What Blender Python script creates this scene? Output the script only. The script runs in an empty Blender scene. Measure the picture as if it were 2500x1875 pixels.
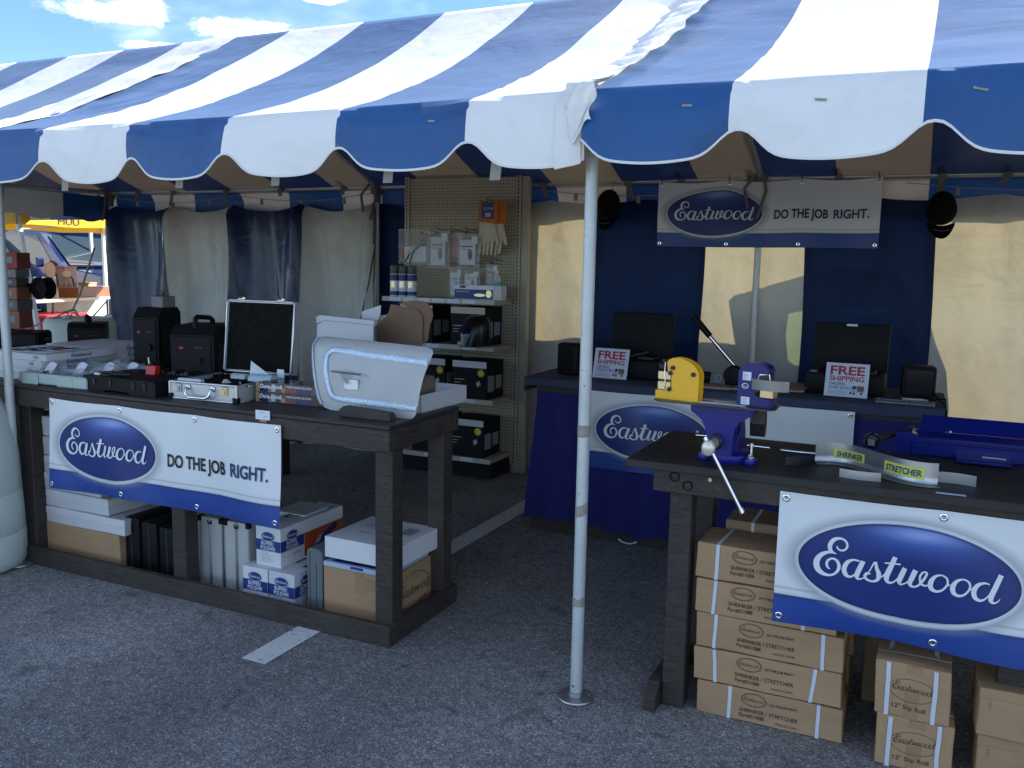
import bpy, bmesh, math, random
from math import sin, cos, pi, radians, sqrt, atan2
from mathutils import Vector, Matrix, noise as mnoise

SC = bpy.context.scene
COL = SC.collection
R = random.Random(7)

# ------------------------------------------------------------------ camera, sky, sun, exposure
yaw, pitch, roll = radians(25.067), radians(-7.780), radians(1.1123)
fw = Vector((-sin(yaw)*cos(pitch), cos(yaw)*cos(pitch), sin(pitch)))
rt = Vector((cos(yaw), sin(yaw), 0)); up = rt.cross(fw)
rt, up = cos(roll)*rt + sin(roll)*up, cos(roll)*up - sin(roll)*rt
cam_data = bpy.data.cameras.new('camera')
cam_data.sensor_width = 36
cam_data.lens = 2156.54/2500*36
cam_data.clip_start = 0.05
cam_data.clip_end = 3000
cam = bpy.data.objects.new('camera', cam_data)
cam.matrix_world = Matrix(((rt.x, up.x, -fw.x, 0), (rt.y, up.y, -fw.y, 0), (rt.z, up.z, -fw.z, 1.7), (0, 0, 0, 1)))
COL.objects.link(cam)
SC.camera = cam

SUN_AZ, SUN_EL = radians(40), radians(33)        # azimuth from +Y towards +X
to_sun = Vector((sin(SUN_AZ)*cos(SUN_EL), cos(SUN_AZ)*cos(SUN_EL), sin(SUN_EL)))
sun_data = bpy.data.lights.new('sun', 'SUN')
sun_data.energy = 5.0
sun_data.angle = radians(0.5)
sun_data.color = (1.0, 0.95, 0.87)
sun = bpy.data.objects.new('sun', sun_data)
sun.rotation_euler = to_sun.to_track_quat('Z', 'Y').to_euler()
sun.location = (6, 8, 12)
COL.objects.link(sun)

SC.view_settings.view_transform = 'Standard'
SC.view_settings.look = 'None'
SC.view_settings.gamma = 1
SC.view_settings.use_curve_mapping = False
SC.view_settings.exposure = 1.55
SC.cycles.max_bounces = 8
SC.cycles.transparent_max_bounces = 12
SC.cycles.caustics_reflective = False
SC.cycles.caustics_refractive = False


class NT:
    """small helper round a node tree"""
    def __init__(s, tree):
        s.t = tree; s.n = tree.nodes; s.l = tree.links
    def node(s, typ, **kw):
        n = s.n.new(typ)
        for k, v in kw.items():
            setattr(n, k, v)
        return n
    def put(s, sock, v):
        if v is None: return
        if isinstance(v, (int, float)):
            sock.default_value = v
        elif isinstance(v, (tuple, list)):
            sock.default_value = tuple(v) if len(v) == 4 or sock.type == 'VECTOR' else tuple(v) + (1,)
        else:
            s.l.new(v, sock)
    def math(s, op, a, b=None, c=None, clamp=False):
        n = s.node('ShaderNodeMath', operation=op, use_clamp=clamp)
        s.put(n.inputs[0], a); s.put(n.inputs[1], b)
        if c is not None: s.put(n.inputs[2], c)
        return n.outputs[0]
    def mix(s, f, a, b, blend='MIX'):
        n = s.node('ShaderNodeMix', data_type='RGBA', blend_type=blend)
        s.put(n.inputs[0], f); s.put(n.inputs[6], a); s.put(n.inputs[7], b)
        return n.outputs[2]
    def ramp(s, f, stops, interp='LINEAR'):
        n = s.node('ShaderNodeValToRGB')
        cr = n.color_ramp; cr.interpolation = interp
        while len(cr.elements) < len(stops): cr.elements.new(0.5)
        for e, (p, c) in zip(cr.elements, stops):
            e.position = p
            e.color = (c, c, c, 1) if isinstance(c, (int, float)) else tuple(c) + (1,)
        s.put(n.inputs[0], f)
        return n.outputs[0]
    def sstep(s, x, a, b):
        n = s.node('ShaderNodeMapRange', interpolation_type='SMOOTHSTEP')
        s.put(n.inputs[0], x)
        n.inputs[1].default_value = a; n.inputs[2].default_value = b
        return n.outputs[0]
    def noise(s, vec, scale, detail=3, rough=0.55, dist=0):
        n = s.node('ShaderNodeTexNoise')
        s.put(n.inputs['Vector'], vec)
        n.inputs['Scale'].default_value = scale; n.inputs['Detail'].default_value = detail
        n.inputs['Roughness'].default_value = rough; n.inputs['Distortion'].default_value = dist
        return n.outputs[0]
    def coord(s, which='Object'):
        return s.node('ShaderNodeTexCoord').outputs[which]
    def scaled(s, vec, sc):
        n = s.node('ShaderNodeMapping'); s.put(n.inputs[0], vec); n.inputs['Scale'].default_value = sc
        return n.outputs[0]
    def sep(s, vec):
        n = s.node('ShaderNodeSeparateXYZ'); s.put(n.inputs[0], vec)
        return n.outputs[0], n.outputs[1], n.outputs[2]


# ------------------------------------------------------------------ world: Nishita sky and clouds
world = bpy.data.worlds.new('World')
SC.world = world
world.use_nodes = True
w = NT(world.node_tree)
for n in list(w.n): w.n.remove(n)
sky = w.node('ShaderNodeTexSky', sky_type='NISHITA')
sky.sun_disc = False
sky.sun_elevation = SUN_EL
sky.sun_rotation = SUN_AZ
sky.air_density = 0.75; sky.dust_density = 0.0; sky.ozone_density = 1.6; sky.altitude = 1500
dirv = w.coord('Generated')
dx, dy, dz = w.sep(dirv)
az = w.math('ARCTAN2', dx, dy)
el = w.math('ARCSINE', dz)
n1 = w.noise(w.scaled(dirv, (1, 1, 2.2)), 24.0, 7, 0.6, 0.25)
n2 = w.noise(w.scaled(dirv, (1, 1, 2.6)), 2.6, 5, 0.6)
cl = w.sstep(n2, 0.50, 0.66)                                   # scattered fair-weather clouds all round
blobs = [(-48.8, 13.35, 2.9, 0.62), (-47.6, 13.9, 1.9, 0.8), (-43.4, 13.2, 1.7, 0.55), (-40.6, 13.0, 3.2, 0.75),
         (-46.6, 11.9, 1.9, 0.28), (-36.9, 15.2, 1.2, 0.22), (-52, 22, 6, 1.6), (-62, 12, 5, 1.0), (-28, 19, 5, 1.2)]
acc = None
for a0, e0, sa, se in blobs:
    da = w.math('DIVIDE', w.math('SUBTRACT', az, radians(a0)), radians(sa))
    de = w.math('DIVIDE', w.math('SUBTRACT', el, radians(e0)), radians(se))
    d2 = w.math('ADD', w.math('MULTIPLY', da, da), w.math('MULTIPLY', de, de))
    g = w.math('EXPONENT', w.math('MULTIPLY', d2, -0.9))
    acc = g if acc is None else w.math('MAXIMUM', acc, g)
n3 = w.noise(w.scaled(dirv, (1, 1, 1.7)), 75.0, 5, 0.65, 0.4)
near = w.math('ADD', acc, w.math('ADD', w.math('MULTIPLY', w.math('SUBTRACT', n1, 0.5), 1.7), w.math('MULTIPLY', w.math('SUBTRACT', n3, 0.5), 0.7)))
near = w.math('MULTIPLY', w.sstep(near, 0.22, 0.95), w.sstep(acc, 0.05, 0.35))
# the scattered clouds stay away from the patch of sky in view, where the clouds are the ones of the photograph
da = w.math('DIVIDE', w.math('SUBTRACT', az, radians(-40)), radians(16))
de = w.math('DIVIDE', w.math('SUBTRACT', el, radians(18)), radians(9))
win = w.math('EXPONENT', w.math('MULTIPLY', w.math('ADD', w.math('MULTIPLY', da, da), w.math('MULTIPLY', de, de)), -1.0))
cl = w.math('MULTIPLY', cl, w.math('SUBTRACT', 1.0, win))
mask = w.math('MAXIMUM', near, cl)
skyblue = w.mix(1.0, sky.outputs[0], (0.74, 0.86, 0.93), 'MULTIPLY')
skycol = w.mix(w.math('MULTIPLY', mask, 0.95), skyblue, w.mix(n1, (5.6, 5.9, 6.6), (7.4, 7.5, 7.7)))
bg = w.node('ShaderNodeBackground')
w.l.new(skycol, bg.inputs[0]); bg.inputs[1].default_value = 0.115
wo = w.node('ShaderNodeOutputWorld'); w.l.new(bg.outputs[0], wo.inputs[0])

# ------------------------------------------------------------------ materials
def mat(name, col, rough=0.5, metal=0.0, var=0.0, vscale=8.0, bump=0.0, bscale=60.0, spec=0.5, stretch=(1, 1, 1),
        trans=0.0, tcol=None, alpha=1.0, transmission=0.0, coat=0.0, wear=None):
    m = bpy.data.materials.new(name); m.use_nodes = True
    t = NT(m.node_tree)
    bs = t.n['Principled BSDF']; out = t.n['Material Output']
    c = tuple(col)
    colour = c
    if var or bump:
        oc = t.scaled(t.coord('Object'), stretch)
    if var:
        nz = t.noise(oc, vscale, 4, 0.6)
        colour = t.mix(t.math('MULTIPLY', t.math('SUBTRACT', nz, 0.2), 1.6, clamp=True),
                       tuple(max(0, x*(1-var)) for x in c), tuple(min(1, x*(1+var)) for x in c))
    if wear:                                             # (colour, scale, threshold)
        nz = t.noise(t.coord('Object'), wear[1], 5, 0.7)
        colour = t.mix(t.sstep(nz, wear[2], wear[2]+0.05), colour, wear[0])
    t.put(bs.inputs['Base Color'], colour)
    bs.inputs['Roughness'].default_value = rough
    bs.inputs['Metallic'].default_value = metal
    bs.inputs['Specular IOR Level'].default_value = spec
    bs.inputs['Alpha'].default_value = alpha
    bs.inputs['Transmission Weight'].default_value = transmission
    bs.inputs['Coat Weight'].default_value = coat
    if bump:
        b = t.node('ShaderNodeBump'); b.inputs['Strength'].default_value = bump; b.inputs['Distance'].default_value = 0.01
        t.put(b.inputs['Height'], t.noise(oc, bscale, 4, 0.6))
        t.l.new(b.outputs[0], bs.inputs['Normal'])
    if trans:
        tr = t.node('ShaderNodeBsdfTranslucent'); t.put(tr.inputs[0], tcol or c)
        mx = t.node('ShaderNodeMixShader'); mx.inputs[0].default_value = trans
        t.l.new(bs.outputs[0], mx.inputs[1]); t.l.new(tr.outputs[0], mx.inputs[2]); t.l.new(mx.outputs[0], out.inputs[0])
    return m

def wood_mat(name, col, edge=(0.16, 0.10, 0.07)):
    m = bpy.data.materials.new(name); m.use_nodes = True
    t = NT(m.node_tree); bs = t.n['Principled BSDF']
    oc = t.coord('Object')
    g = t.noise(t.scaled(oc, (1.2, 1.2, 14)), 6, 5, 0.65, 0.6)
    g2 = t.noise(oc, 3.0, 4, 0.6)
    c = t.mix(t.sstep(g, 0.25, 0.75), tuple(x*0.62 for x in col), tuple(x*1.38 for x in col))
    c = t.mix(t.sstep(g2, 0.5, 0.8), c, tuple(x*1.7 for x in col))
    kv = t.node('ShaderNodeTexVoronoi'); t.put(kv.inputs['Vector'], t.scaled(oc, (5, 5, 2.2))); kv.inputs['Scale'].default_value = 1.0
    c = t.mix(t.math('MULTIPLY', t.sstep(kv.outputs['Distance'], 0.16, 0.04), 0.7), c, tuple(x*0.35 for x in col))
    geo = t.node('ShaderNodeNewGeometry')
    sp = t.noise(t.scaled(oc, (3, 3, 30)), 9, 5, 0.7)
    pt = t.sstep(geo.outputs['Pointiness'], 0.54, 0.6)
    c = t.mix(t.math('MULTIPLY', t.sstep(sp, 0.56, 0.66), 0.55), c, edge)
    t.put(bs.inputs['Base Color'], c)
    bs.inputs['Roughness'].default_value = 0.62
    bs.inputs['Specular IOR Level'].default_value = 0.4
    b = t.node('ShaderNodeBump'); b.inputs['Strength'].default_value = 0.35; b.inputs['Distance'].default_value = 0.004
    t.put(b.inputs['Height'], g); t.l.new(b.outputs[0], bs.inputs['Normal'])
    return m

def scuffed_top(name, col, edge):
    """painted plywood top with scratches and dust"""
    m = bpy.data.materials.new(name); m.use_nodes = True
    t = NT(m.node_tree); bs = t.n['Principled BSDF']
    oc = t.coord('Object')
    a = t.noise(t.scaled(oc, (3, 14, 14)), 7, 6, 0.7, 0.4)
    b_ = t.noise(oc, 2.2, 4, 0.6)
    c = t.mix(b_, tuple(x*0.7 for x in col), tuple(x*1.5 for x in col))
    c = t.mix(t.math('MULTIPLY', t.sstep(a, 0.6, 0.72), 0.35), c, edge)
    t.put(bs.inputs['Base Color'], c)
    t.put(bs.inputs['Roughness'], t.math('ADD', t.math('MULTIPLY', b_, 0.35), 0.4))
    b = t.node('ShaderNodeBump'); b.inputs['Strength'].default_value = 0.2; b.inputs['Distance'].default_value = 0.003
    t.put(b.inputs['Height'], a); t.l.new(b.outputs[0], bs.inputs['Normal'])
    return m

def fabric_mat(name, col, tcol, trans, rough=0.42, dirt=0.12, spec=0.5, wrinkle=0.2, sheen=0.0, crumple=0.6, under=None):
    """coated vinyl: glossy, lets some light through, creased"""
    m = bpy.data.materials.new(name); m.use_nodes = True
    t = NT(m.node_tree); bs = t.n['Principled BSDF']; out = t.n['Material Output']
    oc = t.coord('Object')
    d = t.noise(oc, 3.2, 6, 0.65, 0.4)
    f = t.noise(t.scaled(oc, (1, 1, 0.5)), 26, 4, 0.6)
    c = t.mix(t.sstep(d, 0.42, 0.75), col, tuple(x*(1-dirt) for x in col))
    c = t.mix(t.math('MULTIPLY', t.sstep(f, 0.6, 0.8), dirt), c, tuple(x*0.6 for x in col))
    if under:                                            # faces seen from below take a darker colour, painting in the ceiling shade
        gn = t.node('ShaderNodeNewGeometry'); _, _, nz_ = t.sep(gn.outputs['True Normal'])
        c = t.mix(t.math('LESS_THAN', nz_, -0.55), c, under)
    t.put(bs.inputs['Base Color'], c)
    t.put(bs.inputs['Roughness'], t.math('ADD', rough-0.06, t.math('MULTIPLY', d, 0.14)))
    bs.inputs['Specular IOR Level'].default_value = spec
    bs.inputs['Sheen Weight'].default_value = sheen; bs.inputs['Sheen Roughness'].default_value = 0.45; bs.inputs['Sheen Tint'].default_value = (0.78, 0.88, 0.86, 1)
    cr = t.noise(t.scaled(oc, (1, 1, 1.3)), 3.0, 4, 0.5, 0.4)
    crs = t.math('ADD', t.math('MULTIPLY', t.math('ABSOLUTE', t.math('SUBTRACT', cr, 0.5)), 1.6), t.math('MULTIPLY', t.noise(oc, 300, 2), 0.02))
    # sharp packing creases
    cn = t.node('ShaderNodeTexNoise'); t.put(cn.inputs['Vector'], oc); cn.inputs['Scale'].default_value = 2.2; cn.inputs['Detail'].default_value = 3
    cv_ = t.node('ShaderNodeVectorMath', operation='MULTIPLY_ADD'); t.l.new(cn.outputs['Color'], cv_.inputs[0]); cv_.inputs[1].default_value = (0.3, 0.3, 0.3); t.l.new(oc, cv_.inputs[2])
    for vs_, am in ((2.3, 0.55), (6.5, 0.22)):
        vv = t.node('ShaderNodeTexVoronoi', feature='DISTANCE_TO_EDGE'); vv.inputs['Scale'].default_value = vs_; t.l.new(cv_.outputs[0], vv.inputs['Vector'])
        crs = t.math('ADD', crs, t.math('MULTIPLY', t.sstep(vv.outputs[0], 0.0, 0.12), am*crumple*0.5))
    b = t.node('ShaderNodeBump'); b.inputs['Strength'].default_value = wrinkle; b.inputs['Distance'].default_value = 0.05
    t.put(b.inputs['Height'], crs); t.l.new(b.outputs[0], bs.inputs['Normal'])
    tr = t.node('ShaderNodeBsdfTranslucent'); t.put(tr.inputs[0], t.mix(t.sstep(d, 0.4, 0.8), tcol, tuple(x*0.82 for x in tcol)))
    t.l.new(b.outputs[0], tr.inputs[1])
    mx = t.node('ShaderNodeMixShader'); mx.inputs[0].default_value = trans
    t.l.new(bs.outputs[0], mx.inputs[1]); t.l.new(tr.outputs[0], mx.inputs[2]); t.l.new(mx.outputs[0], out.inputs[0])
    return m

def asphalt_mat():
    m = bpy.data.materials.new('worn asphalt'); m.use_nodes = True
    t = NT(m.node_tree); bs = t.n['Principled BSDF']
    oc = t.coord('Object')
    def vor(scale, feature='F1'):
        v = t.node('ShaderNodeTexVoronoi', feature=feature); t.put(v.inputs['Vector'], oc); v.inputs['Scale'].default_value = scale
        return v
    va, vb = vor(165), vor(95)
    wn = t.node('ShaderNodeSeparateColor'); t.l.new(va.outputs['Color'], wn.inputs[0])
    wn2 = t.node('ShaderNodeSeparateColor'); t.l.new(vb.outputs['Color'], wn2.inputs[0])
    big = t.noise(oc, 1.3, 5, 0.6); mid = t.noise(oc, 22, 4, 0.6)
    base = t.ramp(wn.outputs[0], [(0.0, (0.115, 0.114, 0.111)), (0.35, (0.185, 0.184, 0.179)), (0.75, (0.255, 0.253, 0.247)), (1.0, (0.42, 0.415, 0.40))])
    light = t.math('MULTIPLY', t.math('GREATER_THAN', wn2.outputs[1], 0.90), t.math('LESS_THAN', vb.outputs['Distance'], 0.33))
    lc = t.mix(wn2.outputs[2], (0.32, 0.31, 0.29), (0.70, 0.69, 0.66))
    c = t.mix(light, base, lc)
    # drips and oil stains, hairline cracks, paler worn lanes
    st = t.noise(oc, 4.5, 3, 0.5, 0.6)
    c = t.mix(t.math('MULTIPLY', t.sstep(st, 0.62, 0.74), 0.45), c, (0.035, 0.034, 0.034))
    wl = t.noise(t.scaled(oc, (1.0, 0.25, 1)), 1.1, 3, 0.5)
    c = t.mix(1.0, c, t.ramp(wl, [(0.35, 0.86), (0.65, 1.14)]), 'MULTIPLY')
    ce = t.node('ShaderNodeTexVoronoi', feature='DISTANCE_TO_EDGE'); ce.inputs['Scale'].default_value = 0.42
    dn = t.node('ShaderNodeTexNoise'); t.put(dn.inputs['Vector'], oc); dn.inputs['Scale'].default_value = 3.0; dn.inputs['Detail'].default_value = 6
    dv = t.node('ShaderNodeVectorMath', operation='MULTIPLY_ADD'); t.l.new(dn.outputs['Color'], dv.inputs[0]); dv.inputs[1].default_value = (0.5, 0.5, 0.5); t.l.new(oc, dv.inputs[2])
    t.l.new(dv.outputs[0], ce.inputs['Vector'])
    crk = t.math('MULTIPLY', t.math('LESS_THAN', ce.outputs[0], 0.0016), t.sstep(big, 0.45, 0.6))
    c = t.mix(t.math('MULTIPLY', crk, 0.6), c, (0.03, 0.03, 0.03))
    c = t.mix(1.0, c, t.ramp(big, [(0.3, 0.72), (0.7, 1.18)]), 'MULTIPLY')
    c = t.mix(1.0, c, t.ramp(mid, [(0.25, 0.7), (0.75, 1.25)]), 'MULTIPLY')
    t.put(bs.inputs['Base Color'], c)
    bs.inputs['Roughness'].default_value = 0.82
    bs.inputs['Specular IOR Level'].default_value = 0.35
    b = t.node('ShaderNodeBump'); b.inputs['Strength'].default_value = 0.6; b.inputs['Distance'].default_value = 0.005
    h = t.math('ADD', t.math('MULTIPLY', va.outputs['Distance'], -0.7), t.math('MULTIPLY', mid, 0.6))
    t.put(b.inputs['Height'], h); t.l.new(b.outputs[0], bs.inputs['Normal'])
    return m

def paint_line_mat():
    m = bpy.data.materials.new('worn white road paint'); m.use_nodes = True
    t = NT(m.node_tree); bs = t.n['Principled BSDF']; out = t.n['Material Output']
    oc = t.coord('Object')
    n1 = t.noise(oc, 55, 5, 0.7); n2 = t.noise(oc, 9, 3, 0.6)
    c = t.mix(n2, (0.56, 0.57, 0.56), (0.74, 0.75, 0.74))
    t.put(bs.inputs['Base Color'], c); bs.inputs['Roughness'].default_value = 0.75
    hole = t.sstep(t.math('ADD', t.math('MULTIPLY', n1, 0.75), t.math('MULTIPLY', n2, 0.32)), 0.62, 0.66)
    tr = t.node('ShaderNodeBsdfTransparent'); mx = t.node('ShaderNodeMixShader')
    t.put(mx.inputs[0], hole); t.l.new(bs.outputs[0], mx.inputs[1]); t.l.new(tr.outputs[0], mx.inputs[2]); t.l.new(mx.outputs[0], out.inputs[0])
    b = t.node('ShaderNodeBump'); b.inputs['Strength'].default_value = 0.4; b.inputs['Distance'].default_value = 0.004
    t.put(b.inputs['Height'], n1); t.l.new(b.outputs[0], bs.inputs['Normal'])
    return m

def banner_mat():
    """printed vinyl banner, UV in metres: oval badge with silver rim, blue foot band, grey moulding line"""
    m = bpy.data.materials.new('printed banner vinyl'); m.use_nodes = True
    t = NT(m.node_tree); bs = t.n['Principled BSDF']
    u, v, _ = t.sep(t.coord('UV'))
    a = t.math('DIVIDE', t.math('SUBTRACT', u, 0.418), 0.343)
    b = t.math('DIVIDE', t.math('SUBTRACT', v, 0.247), 0.162)
    e = t.math('SQRT', t.math('ADD', t.math('MULTIPLY', a, a), t.math('MULTIPLY', b, b)))
    a2 = t.math('DIVIDE', t.math('SUBTRACT', u, 0.418), 0.362)
    b2 = t.math('DIVIDE', t.math('SUBTRACT', v, 0.246), 0.181)
    e2 = t.math('SQRT', t.math('ADD', t.math('MULTIPLY', a2, a2), t.math('MULTIPLY', b2, b2)))
    white = (0.74, 0.76, 0.77)
    base = t.ramp(v, [(0.0, (0.012, 0.045, 0.24)), (0.085, (0.016, 0.06, 0.30)), (0.1035, (0.010, 0.035, 0.17)), (0.1045, (0.60, 0.62, 0.62)), (0.120, (0.74, 0.76, 0.77)),
                      (0.130, (0.42, 0.45, 0.46)), (0.1335, (0.72, 0.74, 0.75)), (0.16, white)])
    # soft printed shadow behind the badge
    sh = t.sstep(e2, 1.16, 0.98)
    base = t.mix(t.math('MULTIPLY', sh, 0.55), base, (0.22, 0.25, 0.28))
    rim = t.ramp(e2, [(0.90, (0.40, 0.44, 0.48)), (0.94, (0.66, 0.69, 0.71)), (0.97, (0.50, 0.53, 0.56)), (1.0, (0.36, 0.40, 0.43))])
    c = t.mix(t.math('LESS_THAN', e2, 1.0), base, rim)
    glow = t.math('DIVIDE', t.math('SUBTRACT', v, 0.255), 0.15)
    gl = t.math('MULTIPLY', t.sstep(glow, 0.1, 1.0), t.sstep(t.math('ABSOLUTE', t.math('SUBTRACT', a, 0.12)), 0.85, 0.05))
    blue = t.mix(t.math('MULTIPLY', gl, 0.75), (0.010, 0.026, 0.17), (0.08, 0.19, 0.60))
    hot = t.math('ADD', t.math('POWER', t.math('DIVIDE', t.math('SUBTRACT', a, 0.12), 0.3), 2.0), t.math('POWER', t.math('DIVIDE', t.math('SUBTRACT', b, 0.83), 0.13), 2.0))
    blue = t.mix(t.math('MULTIPLY', t.math('EXPONENT', t.math('MULTIPLY', hot, -1.0)), 0.6), blue, (0.40, 0.50, 0.78))
    blue = t.mix(t.sstep(e, 0.93, 1.0), blue, (0.008, 0.018, 0.11))
    c = t.mix(t.math('LESS_THAN', e, 1.0), c, blue)
    t.put(bs.inputs['Base Color'], c)
    bs.inputs['Roughness'].default_value = 0.38
    bs.inputs['Specular IOR Level'].default_value = 0.45
    bn = t.node('ShaderNodeBump'); bn.inputs['Strength'].default_value = 0.25; bn.inputs['Distance'].default_value = 0.02
    oc = t.coord('Object')
    t.put(bn.inputs['Height'], t.noise(t.scaled(oc, (1, 1, 0.35)), 5.0, 4, 0.55, 0.8)); t.l.new(bn.outputs[0], bs.inputs['Normal'])
    return m

def peg_mat():
    m = bpy.data.materials.new('pegboard'); m.use_nodes = True
    t = NT(m.node_tree); bs = t.n['Principled BSDF']
    x, y, z = t.sep(t.coord('Object'))
    fx = t.math('SUBTRACT', t.math('FRACT', t.math('DIVIDE', x, 0.0254)), 0.5)
    fz = t.math('SUBTRACT', t.math('FRACT', t.math('DIVIDE', z, 0.0254)), 0.5)
    d = t.math('SQRT', t.math('ADD', t.math('MULTIPLY', fx, fx), t.math('MULTIPLY', fz, fz)))
    c = t.mix(t.math('LESS_THAN', d, 0.19), (0.45, 0.39, 0.29), (0.025, 0.022, 0.018))
    t.put(bs.inputs['Base Color'], c); bs.inputs['Roughness'].default_value = 0.6
    return m

M = {}
M['asphalt'] = asphalt_mat()
M['line'] = paint_line_mat()
M['banner'] = banner_mat()
M['peg'] = peg_mat()
M['bench'] = wood_mat('dark stained timber', (0.040, 0.032, 0.027))
M['bench_top'] = scuffed_top('dark stained bench top', (0.026, 0.022, 0.022), (0.17, 0.12, 0.09))
M['black_top'] = scuffed_top('black painted bench top', (0.016, 0.014, 0.014), (0.22, 0.16, 0.11))
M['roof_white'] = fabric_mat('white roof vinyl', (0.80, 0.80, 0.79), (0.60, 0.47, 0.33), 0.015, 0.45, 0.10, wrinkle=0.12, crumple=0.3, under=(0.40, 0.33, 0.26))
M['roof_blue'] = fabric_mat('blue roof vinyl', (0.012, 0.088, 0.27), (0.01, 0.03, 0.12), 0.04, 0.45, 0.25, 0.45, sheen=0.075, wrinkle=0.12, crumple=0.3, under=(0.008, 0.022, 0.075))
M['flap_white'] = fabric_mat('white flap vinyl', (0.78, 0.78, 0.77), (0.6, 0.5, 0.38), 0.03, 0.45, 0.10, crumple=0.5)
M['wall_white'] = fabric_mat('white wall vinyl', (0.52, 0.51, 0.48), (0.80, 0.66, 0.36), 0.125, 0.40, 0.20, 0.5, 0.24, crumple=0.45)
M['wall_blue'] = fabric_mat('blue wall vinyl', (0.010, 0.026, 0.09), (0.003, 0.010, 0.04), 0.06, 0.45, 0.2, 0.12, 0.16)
M['wall_blue_gloss'] = fabric_mat('glossy blue wall vinyl', (0.010, 0.026, 0.09), (0.003, 0.010, 0.04), 0.05, 0.24, 0.2, 0.30, 0.10, crumple=0.2)
M['trim'] = mat('white webbing', (0.72, 0.72, 0.70), 0.7)
M['galv'] = mat('galvanised steel', (0.42, 0.42, 0.42), 0.42, 0.9, 0.2, 14)
M['pole'] = mat('weathered white pole paint', (0.55, 0.58, 0.57), 0.45, 0.25, 0.15, 5, 0.08, 90, wear=((0.16, 0.16, 0.15), 60, 0.635))
M['tape_residue'] = mat('old tape residue', (0.30, 0.28, 0.23), 0.8, 0, 0.4, 60)
M['strap'] = mat('grey nylon webbing', (0.16, 0.15, 0.14), 0.8)
M['white_card'] = mat('white cardboard', (0.68, 0.69, 0.72), 0.6, 0, 0.05, 4)
M['white_card_in'] = mat('white carton print', (0.62, 0.63, 0.66), 0.55, 0, 0.05, 6)
M['brown_card'] = mat('corrugated cardboard', (0.42, 0.262, 0.142), 0.8, 0, 0.12, 5, 0.12, 120, stretch=(1, 1, 3))
for k_ in ('brown_card', 'white_card', 'white_card_in'):
    t = NT(M[k_].node_tree); bs = t.n['Principled BSDF']
    src = bs.inputs['Base Color'].links[0].from_socket
    oi = t.node('ShaderNodeObjectInfo')
    c_ = t.mix(1.0, src, t.ramp(oi.outputs['Random'], [(0.0, (0.86, 0.86, 0.86)), (1.0, (1.06, 1.04, 1.0))]), 'MULTIPLY')
    oc = t.coord('Object')
    sc_ = t.noise(t.scaled(oc, (1, 1, 2.5)), 16, 6, 0.7, 0.5)
    c_ = t.mix(t.math('MULTIPLY', t.sstep(sc_, 0.60, 0.72), 0.25), c_, (0.20, 0.14, 0.09) if k_ == 'brown_card' else (0.42, 0.41, 0.40))
    t.put(bs.inputs['Base Color'], c_)
M['brown_dark'] = mat('brown card inside', (0.20, 0.12, 0.075), 0.85, 0, 0.1, 6)
M['ink_brown'] = mat('dark brown ink', (0.035, 0.022, 0.016), 0.8)
M['ink_black'] = mat('black ink', (0.012, 0.012, 0.014), 0.6)
M['ink_grey'] = mat('grey ink', (0.26, 0.27, 0.30), 0.7)
M['ink_navy'] = mat('navy ink', (0.015, 0.03, 0.13), 0.5)
M['ink_red'] = mat('red ink', (0.42, 0.02, 0.035), 0.5)
M['print_blue'] = mat('blue carton print', (0.014, 0.038, 0.20), 0.45)
M['print_white'] = mat('white print', (0.74, 0.77, 0.80), 0.45)
M['print_silver'] = mat('silver print', (0.40, 0.43, 0.46), 0.4)
M['print_orange'] = mat('orange carton print', (0.50, 0.075, 0.02), 0.5, 0, 0.3, 12)
M['print_yellow'] = mat('yellow print', (0.68, 0.52, 0.03), 0.5)
M['tape_clear'] = mat('packing tape', (0.36, 0.235, 0.12), 0.25, 0, 0.12, 9)
M['banding'] = mat('white strapping band', (0.62, 0.66, 0.72), 0.35)
M['black_plastic'] = mat('black plastic', (0.007, 0.007, 0.008), 0.58, 0, 0.2, 9, 0.08, 200, spec=0.2)
M['black_gloss'] = mat('glossy black plastic', (0.008, 0.008, 0.010), 0.24, spec=0.35)
M['foam'] = mat('black egg-crate foam', (0.010, 0.0095, 0.0095), 0.95, 0, 0.6, 28, 0.5, 40, spec=0.15)
M['alu'] = mat('brushed aluminium', (0.62, 0.63, 0.64), 0.32, 0.9, 0.08, 7)
M['alu_panel'] = mat('silver case laminate', (0.56, 0.57, 0.54), 0.4, 0.35, 0.06, 8)
M['chrome'] = mat('chrome', (0.75, 0.76, 0.78), 0.12, 1.0)
M['sheet'] = mat('bare sheet aluminium', (0.80, 0.81, 0.81), 0.48, 0.3, 0.09, 3.0, 0.03, 25)
M['sheet_bead'] = mat('hammered sheet strip', (0.46, 0.53, 0.62), 0.34, 0.75, 0.3, 40, 0.3, 150)
M['steel_sheet'] = mat('cold rolled steel', (0.40, 0.41, 0.42), 0.33, 0.9, 0.14, 5)
M['vise_blue'] = mat('blue hammertone enamel', (0.005, 0.010, 0.20), 0.36, 0.0, 0.12, 20, 0.05, 160, 0.4)
M['tool_blue'] = mat('blue gloss enamel', (0.004, 0.009, 0.14), 0.25, 0.0, 0.1, 9, spec=0.4, coat=0.1)
M['tool_yellow'] = mat('yellow enamel', (0.86, 0.46, 0.012), 0.35, 0, 0.05, 8)
M['brass'] = mat('yellow zinc plate', (0.62, 0.50, 0.30), 0.28, 0.95)
M['steel_dark'] = mat('dark steel', (0.05, 0.05, 0.055), 0.4, 0.8)
M['skirt'] = mat('royal blue skirting cloth', (0.010, 0.011, 0.125), 0.85, 0, 0.2, 8)
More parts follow.
